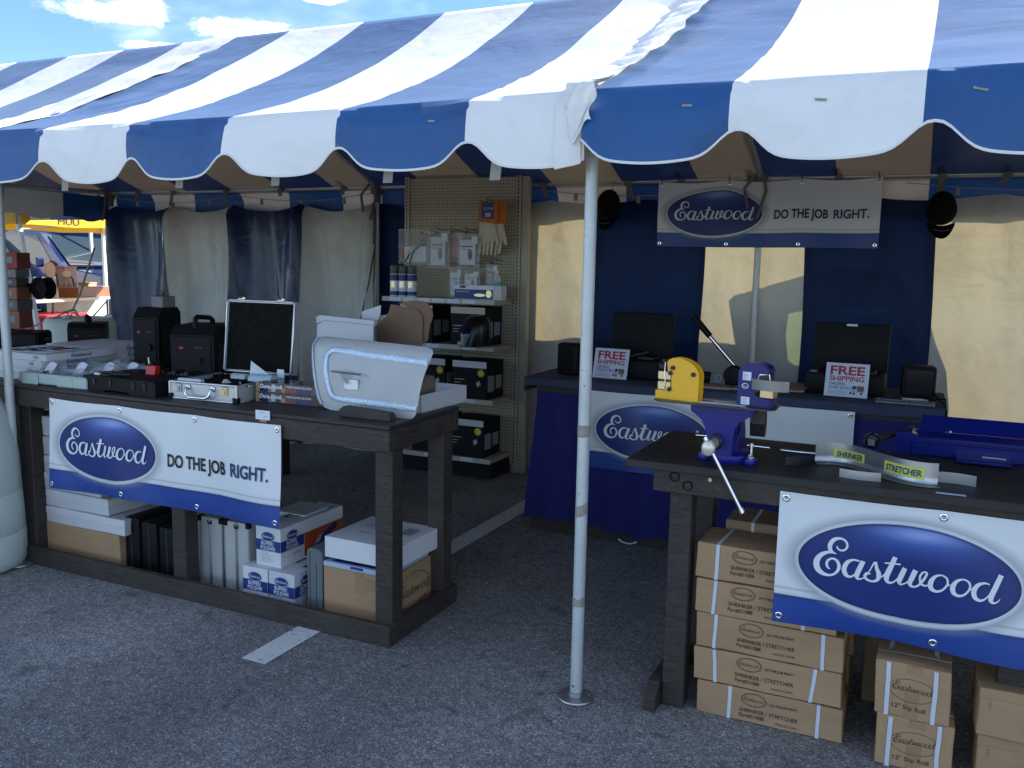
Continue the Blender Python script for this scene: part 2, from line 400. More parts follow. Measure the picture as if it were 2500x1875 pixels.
M['tablecloth'] = mat('slate blue cloth', (0.045, 0.055, 0.095), 0.9, 0, 0.15, 10, 0.1, 200)
M['paper'] = mat('white paper', (0.72, 0.74, 0.80), 0.6)
M['sign'] = mat('sign board white', (0.62, 0.66, 0.76), 0.5)
M['kraft'] = mat('kraft sheets', (0.36, 0.29, 0.18), 0.8, 0, 0.15, 8)
M['shelf'] = mat('putty shelf steel', (0.42, 0.37, 0.28), 0.5, 0.1, 0.06, 5)
M['shelf_edge'] = mat('shelf price rail', (0.50, 0.48, 0.40), 0.45)
M['clear'] = mat('clear plastic', (0.85, 0.87, 0.9), 0.12, 0, alpha=0.28, spec=0.8)
M['clear_fine'] = mat('clear blister plastic', (0.70, 0.68, 0.7), 0.2, 0, alpha=0.16, spec=0.9)
M['glass'] = mat('bottle glass', (0.9, 0.93, 0.92), 0.05, 0, alpha=0.35, spec=0.9)
M['tray'] = mat('grey green plastic tray', (0.42, 0.50, 0.46), 0.5)
M['barrel'] = mat('translucent white polyethylene', (0.68, 0.74, 0.68), 0.42, 0, 0.07, 3, trans=0.3, tcol=(0.74, 0.80, 0.73))
M['glove_orange'] = mat('orange leather cuff', (0.55, 0.17, 0.02), 0.8, 0, 0.15, 20)
M['glove_cream'] = mat('cream leather', (0.62, 0.56, 0.42), 0.8, 0, 0.12, 25)
M['rope'] = mat('weathered rope', (0.34, 0.33, 0.30), 0.9)
M['pole_back'] = mat('grey tent pole', (0.52, 0.52, 0.50), 0.45, 0.6, 0.15, 9)

# ------------------------------------------------------------------ mesh helpers
class MB:
    def __init__(s):
        s.bm = bmesh.new(); s.uv = None
    def verts(s, pts): return [s.bm.verts.new(p) for p in pts]
    def face(s, vs):
        try: return s.bm.faces.new(vs)
        except ValueError: return None
    def poly(s, pts): return s.face(s.verts(pts))
    def box(s, x0, x1, y0, y1, z0, z1, bev=0.0, seg=1, mtx=None):
        P = [(x0, y0, z0), (x1, y0, z0), (x1, y1, z0), (x0, y1, z0), (x0, y0, z1), (x1, y0, z1), (x1, y1, z1), (x0, y1, z1)]
        if mtx is not None: P = [mtx @ Vector(p) for p in P]
        v = s.verts(P)
        fs = [s.face([v[i] for i in q]) for q in ((3, 2, 1, 0), (4, 5, 6, 7), (0, 1, 5, 4), (1, 2, 6, 5), (2, 3, 7, 6), (3, 0, 4, 7))]
        if bev:
            es = list({e for f in fs for e in f.edges})
            bmesh.ops.bevel(s.bm, geom=es, offset=bev, segments=seg, affect='EDGES', profile=0.5)
        return s
    def ring(s, c, ax, r, n, ph=0.0):
        ax = Vector(ax).normalized()
        a = ax.orthogonal().normalized(); b = ax.cross(a)
        return s.verts([Vector(c) + r*(cos(ph+2*pi*i/n)*a + sin(ph+2*pi*i/n)*b) for i in range(n)])
    def skin(s, A, B):
        n = len(A)
        for i in range(n): s.face([A[i], A[(i+1) % n], B[(i+1) % n], B[i]])
    def cyl(s, p0, p1, r0, r1=None, n=12, cap=True):
        r1 = r0 if r1 is None else r1
        d = Vector(p1) - Vector(p0)
        A = s.ring(p0, d, r0, n); B = s.ring(p1, d, r1, n)
        s.skin(A, B)
        if cap: s.face(A[::-1]); s.face(B)
        return s
    def tube(s, pts, r, n=6, cap=True):
        pts = [Vector(p) for p in pts]
        rs = r if isinstance(r, (list, tuple)) else [r]*len(pts)
        ref = None; prev = None; first = None
        for i, p in enumerate(pts):
            d = (pts[min(i+1, len(pts)-1)] - pts[max(i-1, 0)]).normalized()
            if ref is None: ref = d.orthogonal().normalized()
            ref = (ref - d*ref.dot(d)).normalized()
            b = d.cross(ref)
            cur = s.verts([p + rs[i]*(cos(2*pi*k/n)*ref + sin(2*pi*k/n)*b) for k in range(n)])
            if prev: s.skin(prev, cur)
            else: first = cur
            prev = cur
        if cap: s.face(first[::-1]); s.face(prev)
        return s
    def lathe(s, prof, c=(0, 0, 0), n=20, ax='Z', cap=True):
        prev = None; first = None
        for r, h in prof:
            pts = []
            for k in range(n):
                a = 2*pi*k/n
                q = {'Z': (r*cos(a), r*sin(a), h), 'Y': (r*cos(a), h, -r*sin(a)), 'X': (h, r*cos(a), r*sin(a))}[ax]
                pts.append(Vector(q) + Vector(c))
            cur = s.verts(pts)
            if prev: s.skin(prev, cur)
            else: first = cur
            prev = cur
        if cap: s.face(first[::-1]); s.face(prev)
        return s
    def prism(s, pts, f0, f1):
        """closed 2D outline extruded between two placing functions"""
        A = s.verts([f0(p) for p in pts]); B = s.verts([f1(p) for p in pts])
        s.face(A[::-1]); s.face(B); s.skin(A, B)
        return s
    def prism_y(s, pts, y0, y1): return s.prism(pts, lambda p: (p[0], y0, p[1]), lambda p: (p[0], y1, p[1]))
    def prism_x(s, pts, x0, x1): return s.prism(pts, lambda p: (x0, p[0], p[1]), lambda p: (x1, p[0], p[1]))
    def prism_z(s, pts, z0, z1): return s.prism(pts, lambda p: (p[0], p[1], z0), lambda p: (p[0], p[1], z1))
    def grid(s, fn, nu, nv, u0=0, u1=1, v0=0, v1=1, uvs=None):
        V = [[s.bm.verts.new(fn(u0+(u1-u0)*i/nu, v0+(v1-v0)*j/nv)) for i in range(nu+1)] for j in range(nv+1)]
        lay = s.bm.loops.layers.uv.verify() if uvs else None
        for j in range(nv):
            for i in range(nu):
                f = s.face([V[j][i], V[j][i+1], V[j+1][i+1], V[j+1][i]])
                if lay:
                    for lp, (a, b) in zip(f.loops, ((i, j), (i+1, j), (i+1, j+1), (i, j+1))):
                        lp[lay].uv = uvs(u0+(u1-u0)*a/nu, v0+(v1-v0)*b/nv)
        return s
    def build(s, name, m, parent=None, smooth=False, normals=True):
        if normals: bmesh.ops.recalc_face_normals(s.bm, faces=s.bm.faces[:])
        me = bpy.data.meshes.new(name); s.bm.to_mesh(me); s.bm.free()
        if isinstance(m, str): m = M[m]
        me.materials.append(m)
        if smooth:
            me.polygons.foreach_set('use_smooth', [True]*len(me.polygons))
            me.set_sharp_from_angle(angle=radians(smooth if smooth > 1 else 38))
        o = bpy.data.objects.new(name, me); COL.objects.link(o)
        if parent: o.parent = parent
        return o

def tag(o, label, cat, group=None):
    o['label'] = label; o['category'] = cat
    if group: o['group'] = group
    return o
def thing(name, label, cat, loc=(0, 0, 0), rz=0.0, group=None):
    o = bpy.data.objects.new(name, None); o.empty_display_size = 0.1
    o.location = loc; o.rotation_euler = (0, 0, rz); COL.objects.link(o)
    return tag(o, label, cat, group)
def setting(o, kind='structure'):
    o['kind'] = kind; return o
def copy_tree(o, parent=None):
    c = o.copy(); COL.objects.link(c)
    if parent: c.parent = parent
    for ch in [q for q in o.children]: copy_tree(ch, c)
    return c

# ------------------------------------------------------------------ print: lettering and marks laid on a surface
_tc = {}
def tmesh(txt, bold=0.0):
    k = (txt, bold)
    if k not in _tc:
        cu = bpy.data.curves.new('lettering', 'FONT'); cu.body = txt; cu.size = 1; cu.offset = bold; cu.resolution_u = 3
        o = bpy.data.objects.new('lettering', cu); COL.objects.link(o)
        me = bpy.data.meshes.new_from_object(o.evaluated_get(bpy.context.evaluated_depsgraph_get()))
        vs = [(v.co.x, v.co.y) for v in me.vertices]; fs = [tuple(p.vertices) for p in me.polygons]
        bpy.data.objects.remove(o); bpy.data.curves.remove(cu); bpy.data.meshes.remove(me)
        x0 = min(v[0] for v in vs); x1 = max(v[0] for v in vs)
        _tc[k] = ([(v[0]-x0, v[1]) for v in vs], fs, x1-x0)
    return _tc[k]
_cap = {}
def capheight(b):
    if b not in _cap: _cap[b] = max(v[1] for v in tmesh('H', b)[0])
    return _cap[b]

EAST = [[(0.11,0.197,0.0042),(0.121,0.179,0.0053),(0.146,0.174,0.0058),(0.166,0.191,0.0063),(0.169,0.215,0.0063),(0.155,0.239,0.0063),(0.127,0.248,0.0074),(0.096,0.238,0.0117),(0.076,0.213,0.0128),(0.071,0.185,0.0128),(0.082,0.16,0.0096),(0.11,0.148,0.0027)],
[(0.111,0.149,0.0021),(0.064,0.152,0.0086),(0.022,0.127,0.014),(0.0,0.085,0.0173),(0.008,0.041,0.0173),(0.037,0.015,0.0129),(0.078,0.008,0.0075),(0.11,0.023,0.0075),(0.129,0.053,0.0096),(0.129,0.083,0.0095),(0.115,0.107,0.008),(0.09,0.116,0.0064),(0.067,0.102,0.0075),(0.059,0.077,0.0075),(0.068,0.056,0.0064),(0.081,0.047,0.0027)],
[(0.244,0.122,0.0052),(0.21,0.125,0.0063),(0.177,0.105,0.0116),(0.161,0.064,0.0137),(0.171,0.028,0.0127),(0.196,0.016,0.0074),(0.219,0.03,0.0052),(0.241,0.063,0.0042),(0.254,0.095,0.0042)],
[(0.265,0.125,0.0135),(0.248,0.076,0.0146),(0.235,0.033,0.0136),(0.241,0.011,0.0073),(0.265,0.015,0.0042),(0.277,0.026,0.0031),(0.303,0.068,0.0036),(0.319,0.106,0.0041),(0.33,0.13,0.0051)],
[(0.335,0.132,0.0072),(0.343,0.092,0.0102),(0.356,0.06,0.0133),(0.353,0.024,0.0103),(0.326,0.007,0.0062),(0.294,0.014,0.0072),(0.28,0.032,0.0083),(0.291,0.052,0.0083),(0.31,0.052,0.0041)],
[(0.355,0.028,0.0041),(0.382,0.053,0.0041),(0.403,0.082,0.003)],
[(0.44,0.178,0.0131),(0.421,0.117,0.0142),(0.4,0.05,0.0152),(0.41,0.017,0.0091),(0.436,0.019,0.0051),(0.462,0.046,0.004),(0.473,0.069,0.003)],
[(0.384,0.133,0.0041),(0.428,0.136,0.005),(0.472,0.136,0.005)],
[(0.497,0.12,0.013),(0.483,0.076,0.014),(0.471,0.034,0.0131),(0.477,0.015,0.006),(0.502,0.025,0.004),(0.525,0.049,0.004),(0.543,0.086,0.003)],
[(0.555,0.118,0.0139),(0.539,0.069,0.0139),(0.529,0.032,0.012),(0.543,0.015,0.007),(0.57,0.023,0.0059),(0.595,0.056,0.0069),(0.612,0.093,0.0069),(0.616,0.112,0.0059),(0.601,0.116,0.0049),(0.587,0.1,0.0059),(0.581,0.076,0.0059),(0.589,0.043,0.0069),(0.609,0.034,0.0059),(0.626,0.041,0.0039),(0.635,0.057,0.0029)],
[(0.685,0.114,0.0048),(0.659,0.098,0.0088),(0.64,0.061,0.0137),(0.645,0.024,0.0127),(0.675,0.013,0.0078),(0.706,0.03,0.0058),(0.728,0.068,0.0058),(0.723,0.101,0.0058),(0.7,0.114,0.0048),(0.685,0.114,0.0048)],
[(0.719,0.049,0.0039),(0.742,0.07,0.0029)],
[(0.802,0.113,0.0047),(0.776,0.098,0.0086),(0.757,0.061,0.0134),(0.763,0.025,0.0125),(0.793,0.013,0.0076),(0.823,0.03,0.0057),(0.844,0.068,0.0057),(0.839,0.1,0.0057),(0.816,0.113,0.0047),(0.802,0.113,0.0047)],
[(0.835,0.05,0.0038),(0.858,0.071,0.0028)],
[(0.942,0.109,0.0037),(0.918,0.113,0.0056),(0.884,0.096,0.0103),(0.866,0.059,0.0132),(0.874,0.021,0.0122),(0.901,0.009,0.0075),(0.924,0.022,0.0047),(0.945,0.051,0.0037),(0.958,0.087,0.0037)],
[(0.996,0.172,0.0128),(0.975,0.106,0.0138),(0.959,0.053,0.013),(0.954,0.022,0.0121),(0.967,0.008,0.0065),(0.988,0.017,0.0037),(1.0,0.036,0.0018)]]
def _smooth(st, k):
    out = []
    n = len(st)
    for i in range(n-1):
        p0, p1, p2, p3 = st[max(i-1, 0)], st[i], st[i+1], st[min(i+2, n-1)]
        for j in range(k):
            t = j/k
            out.append(tuple(0.5*(2*b+(c-a)*t+(2*a-5*b+4*c-d)*t*t+(3*b-a-3*c+d)*t**3) for a, b, c, d in zip(p0, p1, p2, p3)))
    out.append(st[-1])
    return out

class Pr(MB):
    """flat print; F(u, v, e) places a point e metres off the surface"""
    def text(s, F, txt, u, v, h, w=None, bold=0.0, shear=0.0, e=0.0016, centre=False):
        vs, fs, wd = tmesh(txt, bold)
        k = h/capheight(bold); kx = (w/wd) if w else k
        if centre: u -= wd*kx/2
        bv = [s.bm.verts.new(F(u+x*kx+shear*y*k, v+y*k, e)) for x, y in vs]
        for f in fs: s.face([bv[i] for i in f])
        return s
    def rect(s, F, u0, v0, u1, v1, e=0.0012, nu=1, nv=1):
        return s.grid(lambda a, b: F(a, b, e), nu, nv, u0, u1, v0, v1)
    def shape(s, F, pts, e=0.0014): s.poly([F(p[0], p[1], e) for p in pts]); return s
    def oval(s, F, cu, cv, rx, ry, inner=None, n=40, e=0.0014):
        A = s.verts([F(cu+rx*cos(2*pi*i/n), cv+ry*sin(2*pi*i/n), e) for i in range(n)])
        if inner:
            B = s.verts([F(cu+rx*inner*cos(2*pi*i/n), cv+(ry-rx*(1-inner))*sin(2*pi*i/n), e) for i in range(n)])
            s.skin(A, B)
        else: s.face(A)
        return s
    def star(s, F, cu, cv, r, n=11, e=0.002):
        pts = [(cu+(r if i % 2 else r*0.62)*cos(pi*i/n), cv+(r if i % 2 else r*0.62)*sin(pi*i/n)) for i in range(2*n)]
        s.poly([F(a, b, e) for a, b in pts]); return s
    def east(s, F, u, v, L, e=0.0022, fat=1.0, k=4, rise=0.0):
        for q, st in enumerate(EAST):
            pts = _smooth(st, k); prev = None
            ee = e + q*0.00006
            for i, p in enumerate(pts):
                a = pts[max(i-1, 0)]; b = pts[min(i+1, len(pts)-1)]
                dx, dy = b[0]-a[0], b[1]-a[1]; d = sqrt(dx*dx+dy*dy) or 1
                nx, ny = -dy/d*p[2]*fat, dx/d*p[2]*fat
                cur = s.verts([F(u+(p[0]+nx)*L, v+(p[1]+ny+rise*p[0])*L, ee), F(u+(p[0]-nx)*L, v+(p[1]-ny+rise*p[0])*L, ee)])
                if prev: s.face([prev[0], prev[1], cur[1], cur[0]])
                prev = cur
        return s
    def done(s, name, m, parent, **k): return s.build(name, m, parent, normals=False, **k)

def warp(T, seed, amp=0.0026, cuts=5):
    """dent a carton and everything printed on it by the same gentle field"""
    for o in T.children:
        bm = bmesh.new(); bm.from_mesh(o.data)
        if len(bm.faces) < 60:
            bmesh.ops.subdivide_edges(bm, edges=bm.edges[:], cuts=cuts, use_grid_fill=True)
        for v in bm.verts:
            p = v.co*7.0
            n = mnoise.noise_vector(p + Vector((seed*3.1, seed, seed*1.7)))
            n2 = mnoise.noise_vector(p*2.6 + Vector((seed, seed*2.3, 0)))
            v.co += n*amp + n2*amp*0.35
        bm.to_mesh(o.data); bm.free()

def front(w, d): return lambda u, v, e: Vector((-w/2+u, -d/2-e, v))
def right(w, d): return lambda u, v, e: Vector((w/2+e, -d/2+u, v))
def topf(w, d, h): return lambda u, v, e: Vector((-w/2+u, -d/2+v, h+e))

# ------------------------------------------------------------------ ground
def ground_z(x, y):
    d = sqrt(x*x+y*y)
    t = min(1, max(0, (d-9.0)/5.0)); t = t*t*(3-2*t)
    left = min(1, max(0, (-x-6.5)/2.5))
    return 0.33*t*left
g = MB()
xs = [-300, -120, -60, -30, -22, -18, -16, -14, -13, -12, -11, -10, -9, -8, -7, -6, -3, 0, 3, 8, 20, 60, 300]
ys = [-60, -20, -6, -2, 0, 2, 4, 5, 6, 7, 8, 9, 10, 11, 12, 14, 17, 22, 40, 100, 300, 900]
V = [[g.bm.verts.new((x, y, ground_z(x, y))) for x in xs] for y in ys]
for j in range(len(ys)-1):
    for i in range(len(xs)-1): g.face([V[j][i], V[j][i+1], V[j+1][i+1], V[j+1][i]])
setting(g.build('ground', 'asphalt', smooth=True))

l = MB()
l.grid(lambda u, v: (-2.553+0.128*u+0.012*v/6, v, 0.004), 1, 24, 0, 1, 2.765, 11)
setting(l.build('parking_line', 'line'))
l = MB()
l.grid(lambda u, v: (-5.35+0.12*u, v, 0.004), 1, 24, 0, 1, 2.75, 11)
setting(l.build('parking_line', 'line'))

# ------------------------------------------------------------------ the striped tent
Y0, YR, Y1 = 3.03, 4.85, 6.67          # front eave, ridge, back eave
ZE, ZR = 2.315, 3.185
BAYS = [-10.94, -7.68, -4.42, -1.13, 2.13, 5.39, 8.65]
CUT = [0.0, 0.5, 1.075, 1.66, 2.24, 2.82]                       # stripe cuts from a bay's left seam
def sag(x, xa, xb):
    t = (x-xa)/(xb-xa); return 4*t*(1-t)
def roof_pt(x, s, xa, xb, back=False):
    """s 0 at the eave, 1 at the ridge"""
    y = Y0+(YR-Y0)*s if not back else Y1-(Y1-YR)*s
    z = ZE+(ZR-ZE)*s - 0.055*4*s*(1-s) - 0.035*sag(x, xa, xb)*sin(pi*min(1, s*0.9+0.1))
    # pulled creases running from the seams
    q = mnoise.noise(Vector((x*0.9+y*0.9, y*2.2-x*0.5, xa)))*0.010 + mnoise.noise(Vector((x*1.2, y*4.5+x*0.6, xa+5)))*0.004
    if abs(x-xa) < 0.45 or abs(x-xb) < 0.45:
        k = 1-min(abs(x-xa), abs(x-xb))/0.45
        q += k*0.016*mnoise.noise(Vector((x*3, y*7.5+x*2, xb)))
    for xs_, sg in ((xb, 1), (xa, -1)):                # creases fanning out of the corner ties
        dx_, dy_ = (xs_-x)*sg, (y-Y0 if not back else Y1-y)
        r_ = sqrt(dx_*dx_+dy_*dy_)
        if 0 < r_ < 2.2:
            an = atan2(dy_, max(1e-4, dx_))
            q += 0.030*math.exp(-r_/0.9)*min(1, r_/0.25)*abs(mnoise.noise(Vector((an*9.0, xs_, r_*0.25))))*-1
            q += 0.006*math.exp(-r_/1.1)*mnoise.noise(Vector((an*24.0, xs_+3, r_*0.3)))
    z += q*min(1, 4*s+0.1)*min(1, 6*(1-s)+0.0)
    return Vector((x, y, z))
def scallop(x, xa):
    """height of the lower edge of the valance"""
    p = 0.575
    t = ((x-xa+0.33) % p)/p
    d = abs(t-0.5)*p                          # distance from the notch centre
    n = 0.080*math.exp(-(d/0.082)**2.3)
    return 2.058 + n - 0.010*cos(2*pi*t) + 0.008*mnoise.noise(Vector((x*2.3, xa, 0)))
def valance_pt(x, v, xa, xb):
    """v 0 at the eave, 1 at the scalloped edge"""
    zb = scallop(x, xa)
    z = ZE-0.035*sag(x, xa, xb)*0.31 + (zb-ZE)*v
    y = Y0 - 0.012 - 0.03*sin(v*pi*0.5) - 0.035*v*mnoise.noise(Vector((x*1.6, 0.3, xa))) + 0.02*v*v*sin(x*5.4+xa)
    if v < 0.15: y = Y0-0.042*sin(v/0.15*pi/2)-0.0*v; z = ZE + (zb-ZE)*v - 0.035*sag(x, xa, xb)*0.31
    else: y -= 0.03*min(1, (v-0.15)/0.1)
    return Vector((x, y, z))
canopies = []
for b in range(len(BAYS)-1):
    xa, xb = BAYS[b], BAYS[b+1]
    lab = ['blue and white striped canopy section at the far left end of the tent', 'blue and white striped canopy section left of the crumpled left seam',
           'blue and white striped canopy section between the two seams above the white banner bench',
           'blue and white striped canopy section right of the white pole above the vise bench',
           'striped canopy section beyond the right edge of the booth', 'striped canopy section at the far right end of the tent row'][b]
    T = thing('striped_canopy', lab, 'canopy', ((xa+xb)/2, YR, 0), 0, 'striped canopy sections of the tent')
    inv = Vector(((xa+xb)/2, YR, 0))
    cuts = [xa+c for c in CUT] + [xb]
    for k in range(6):
        c0, c1 = cuts[k], cuts[k+1]
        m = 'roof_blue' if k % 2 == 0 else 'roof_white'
        nm = 'blue_panel' if k % 2 == 0 else 'white_panel'
        nu = 16 if b in (1, 2, 3) else 4
        nv = 44 if b in (1, 2, 3) else 10
        p = MB()
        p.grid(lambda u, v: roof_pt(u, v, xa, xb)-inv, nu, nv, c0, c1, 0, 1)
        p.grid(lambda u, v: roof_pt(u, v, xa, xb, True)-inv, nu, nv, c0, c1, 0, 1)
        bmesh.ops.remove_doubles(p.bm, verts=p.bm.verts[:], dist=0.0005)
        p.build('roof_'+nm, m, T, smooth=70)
        p = MB()
        nw = 26 if b in (1, 2, 3) else 12
        p.grid(lambda u, v: valance_pt(u, v, xa, xb)-inv, nw, 10, c0, c1, 0, 1)
        p.build('valance_'+nm, m, T, smooth=60)
        p = MB()
        p.grid(lambda u, v: Vector((u, Y1-0.001+(0.03+0.02*sin(u*6))*min(1, v*3), roof_pt(u, 0, xa, xb, True).z+0.003-0.24*v))-inv, 8, 6, c0, c1, 0, 1)
        p.build('rear_valance_'+nm, m, T, smooth=60)
    p = MB()
    n = 150 if b in (1, 2, 3) else 40
    pts = [valance_pt(xa+(xb-xa)*i/n, 1.0, xa, xb)-inv+Vector((0, -0.002, -0.002)) for i in range(n+1)]
    prev = None
    for q in pts:
        cur = p.verts([q+Vector((0, -0.003, 0.006)), q+Vector((0, -0.003, -0.003)), q+Vector((0, 0.003, -0.003)), q+Vector((0, 0.003, 0.006))])
        if prev: p.skin(prev, cur)
        prev = cur
    p.build('valance_binding', 'trim', T)
    if b in (2, 1, 3):
        # laced joint flap: a ruffled white strip along the seam, hanging loose at the eave
        p = MB()
        def flap(u, v):
            s = v*1.0
            x = xb - 0.085 + 0.15*u + 0.012*mnoise.noise(Vector((v*9, u, b)))
            q = roof_pt(min(max(x, xa), xb), s, xa, xb)
            lift = (0.10 if b == 1 else 1)*(0.016 + 0.03*u*abs(mnoise.noise(Vector((v*6.3, 2.0, b)))) + 0.02*u)*(1 if s < 1 else 0.6) + (0.006-0.008*u if b == 1 else 0)
            edge = 0.030*u*mnoise.noise(Vector((v*13, 7, b)))
            return Vector((x+edge, q.y-0.004, q.z+lift+(0.002 if b == 1 else 0.010)*mnoise.noise(Vector((v*20, u*3, b)))))-inv
        p.grid(flap, 5, 90, 0, 1, 0, 1)
        # the loose end over the valance
        def tail(u, v):
            x = xb - 0.075 + 0.125*u*(1-0.35*v) + 0.022*v + 0.008*sin(v*9+u*4)
            r_ = min(1, v/0.16)
            return Vector((x, Y0-0.012-0.062*sin(r_*pi/2)-0.016*abs(sin(u*7+v*5))*r_, ZE+0.022-0.012*r_-0.17*max(0, v-0.1)/0.9*(1+0.25*sin(u*5))))-inv
        p.grid(tail, 10, 16)
        p.build('seam_flap', 'flap_white', T, smooth=80)
        # hanging corner of the canopy beside the pole
        p = MB()
        p.grid(lambda u, v: valance_pt(xb-0.11+0.10*u, v, xa, xb)-inv+Vector((0, -0.006-0.012*sin(u*3), -0.012*v)), 4, 8)
        p.build('seam_facing', 'flap_white', T, smooth=80)
    if b in (2, 3):
        for mx_, mw in (((-0.62, 0.03),) if b == 2 else ((0.36, 0.032), (0.78, 0.036), (1.22, 0.04))):
            x_ = xa+mx_ if b == 3 else xb+mx_
            p = MB(); p.grid(lambda u, v: valance_pt(x_+mw*(u-0.5), 0.30+0.03*v+0.012*u, xa, xb)-inv+Vector((0, -0.003, 0)), 3, 1); p.build('tape_mark', 'tape_residue', T)
    canopies.append(T)
# end valance of the tent, across its left end
T = canopies[1]; inv = T.location.copy()
for k in range(6):
    c0 = Y0+(Y1-Y0)*k/6; c1 = Y0+(Y1-Y0)*(k+1)/6
    p = MB()
    p.grid(lambda u, v: Vector((-7.70-0.03*v-0.03*sin(u*4)*v, u, ZE-0.02-(0.27-0.05*abs(sin(u*5.4)))*v))-inv, 8, 5, c0, c1, 0, 1)
    p.build('valance_'+('white_panel' if k % 2 == 0 else 'blue_panel'), 'roof_white' if k % 2 == 0 else 'roof_blue', T, smooth=60)

M['strap_pale'] = mat('dusty pale webbing', (0.34, 0.34, 0.32), 0.85)
# frame: poles, eave rails, rafters, ridge
T = thing('pole_tent', 'metal frame of poles and rails carrying the striped canopy', 'tent frame', (0, 4.85, 0))
def world_part(mb, name, m, parent, smooth=False):
    o = mb.build(name, m, parent, smooth); o.matrix_parent_inverse = Matrix.Translation(-parent.location); return o
def pole(x, y, m, r=0.0235, base=True, lab=None):
    p = MB(); p.cyl((x, y, 0.012), (x, y, ZE-0.02), r, n=20)
    o = world_part(p, 'pole', m, T, 50)
    if lab: o['label'] = lab
    if base:
        q = MB(); q.lathe([(0.0, 0.004), (0.068, 0.004), (0.071, 0.008), (0.069, 0.013), (0.03, 0.018), (0.029, 0.034), (0.0, 0.034)], (x, y, 0), 28, cap=False)
        for a in (0.6, 2.7, 4.8): q.cyl((x+0.053*cos(a), y+0.053*sin(a), 0.012), (x+0.053*cos(a), y+0.053*sin(a), 0.0165), 0.007, n=8)
        c = q.build('base_plate', 'galv', o, 40)
        q = MB()
        q.cyl((x-0.004, y-r-0.004, 0.062), (x-0.004, y-r+0.004, 0.062), 0.006, n=8)
        q.build('bolt', 'chrome', o)
    return o
fp = pole(-1.145, 3.10, 'pole', lab='white front pole with brown tape marks and round foot plate')
for z0, z1, sl in ((1.055, 1.10, 0.0), (0.745, 0.79, 0.03), (0.385, 0.42, 0.006)):
    q = MB()
    q.grid(lambda u, v: Vector((-1.145+0.0246*cos(pi+u*pi), 3.10+0.0246*sin(pi+u*pi), z0+(z1-z0)*v+sl*(u-0.5)+0.006*mnoise.noise(Vector((u*5, v*2, z0))))), 16, 4)
    q.build('tape_band', 'tape_residue', fp, True)
pole(-4.425, 3.10, 'pole', lab='white front pole at the left edge beside the wrapped barrel')
for x in (-7.68, 2.13, 5.39, 8.65): pole(x, 3.10, 'pole')
for x in (-7.68, -4.42, -1.145, 2.13, 5.39, 8.65): pole(x, 6.60, 'pole_back', 0.024)
def part(mb, name, m, smooth=50): return world_part(mb, name, m, T, smooth)
for y, z in ((3.10, 2.275), (6.60, 2.335)):
    q = MB(); q.cyl((-7.68, y, z), (8.65, y, z), 0.024, n=14); part(q, 'eave_rail', 'pole_back')
q = MB(); q.cyl((-7.68, YR, ZR-0.06), (8.65, YR, ZR-0.06), 0.024, n=12); part(q, 'ridge_rail', 'pole_back')
for x in (-7.68, -4.42, -1.145, 2.13, 5.39, 8.65):
    q = MB(); q.cyl((x, 3.10, 2.27), (x, YR, ZR-0.08), 0.022, n=10); part(q, 'rafter', 'pole_back')
    q = MB(); q.cyl((x, 6.60, 2.33), (x, YR, ZR-0.08), 0.022, n=10); part(q, 'rafter', 'pole_back')
    # cast corner fitting with its straps
    q = MB(); q.box(x-0.045, x+0.045, 6.55, 6.64, 2.27, 2.38, 0.015); q.cyl((x, 6.6, 2.20), (x, 6.6, 2.30), 0.032, n=12)
    q.tube([(x-0.03, 6.53, 2.36), (x-0.10, 6.50, 2.26), (x-0.07, 6.49, 2.12)], 0.012, 6)
    q.tube([(x+0.02, 6.53, 2.37), (x+0.05, 6.50, 2.24), (x+0.0, 6.49, 2.05)], 0.012, 6)
    part(q, 'corner_fitting', 'strap')
q = MB(); q.cyl((-7.68, 3.1, 2.275), (-7.68, 6.6, 2.335), 0.022, n=10); part(q, 'eave_rail', 'pole_back')
# webbing straps with buckles hanging from the back rail
sx = [-7.25, -6.77, -6.1, -5.45, -4.75, -4.05, -2.83, -2.43, -2.13, -1.72, -1.22, -0.62, 0.02, 0.4]
for i, x in enumerate(sx):
    q = MB(); L = R.uniform(0.10, 0.22) if i not in (9, 10) else 0.25
    dxx = R.uniform(-0.05, 0.05)
    q.grid(lambda u, v: Vector((x+0.042*(u-0.5)+dxx*v*v, 6.565-0.012*sin(v*3), 2.375-L*v)), 1, 6)
    q.grid(lambda u, v: Vector((x+0.042*(u-0.5)+0.06*v, 6.57-0.03*v, 2.35+0.10*v)), 1, 3)
    q.box(x-0.026, x+0.026, 6.552, 6.562, 2.30, 2.335)
    part(q, 'strap', 'strap', False)
for i, x in enumerate((-3.85, -3.1, -2.55, -1.98, -1.5)):
    q = MB(); q.grid(lambda u, v: Vector((x+0.045*(u-0.5)-0.02*v, 3.06, 2.20-0.19*v)), 1, 4); part(q, 'strap', 'strap_pale', False)
# washing-line rope with clips strung below the back rail
for a, b_ in ((-7.6, -6.0), (-6.0, -4.45), (-2.9, -1.2), (-0.2, 1.4)):
    q = MB()
    q.tube([(a+(b_-a)*t/10, 6.585, 2.285-0.06*sin(pi*t/10)) for t in range(11)], 0.003, 5)
    for t in (2, 5, 8):
        x = a+(b_-a)*t/10; z = 2.285-0.06*sin(pi*t/10)
        q.box(x-0.012, x+0.012, 6.575, 6.595, z-0.055, z-0.0005)
    part(q, 'hanging_line', 'rope', False)

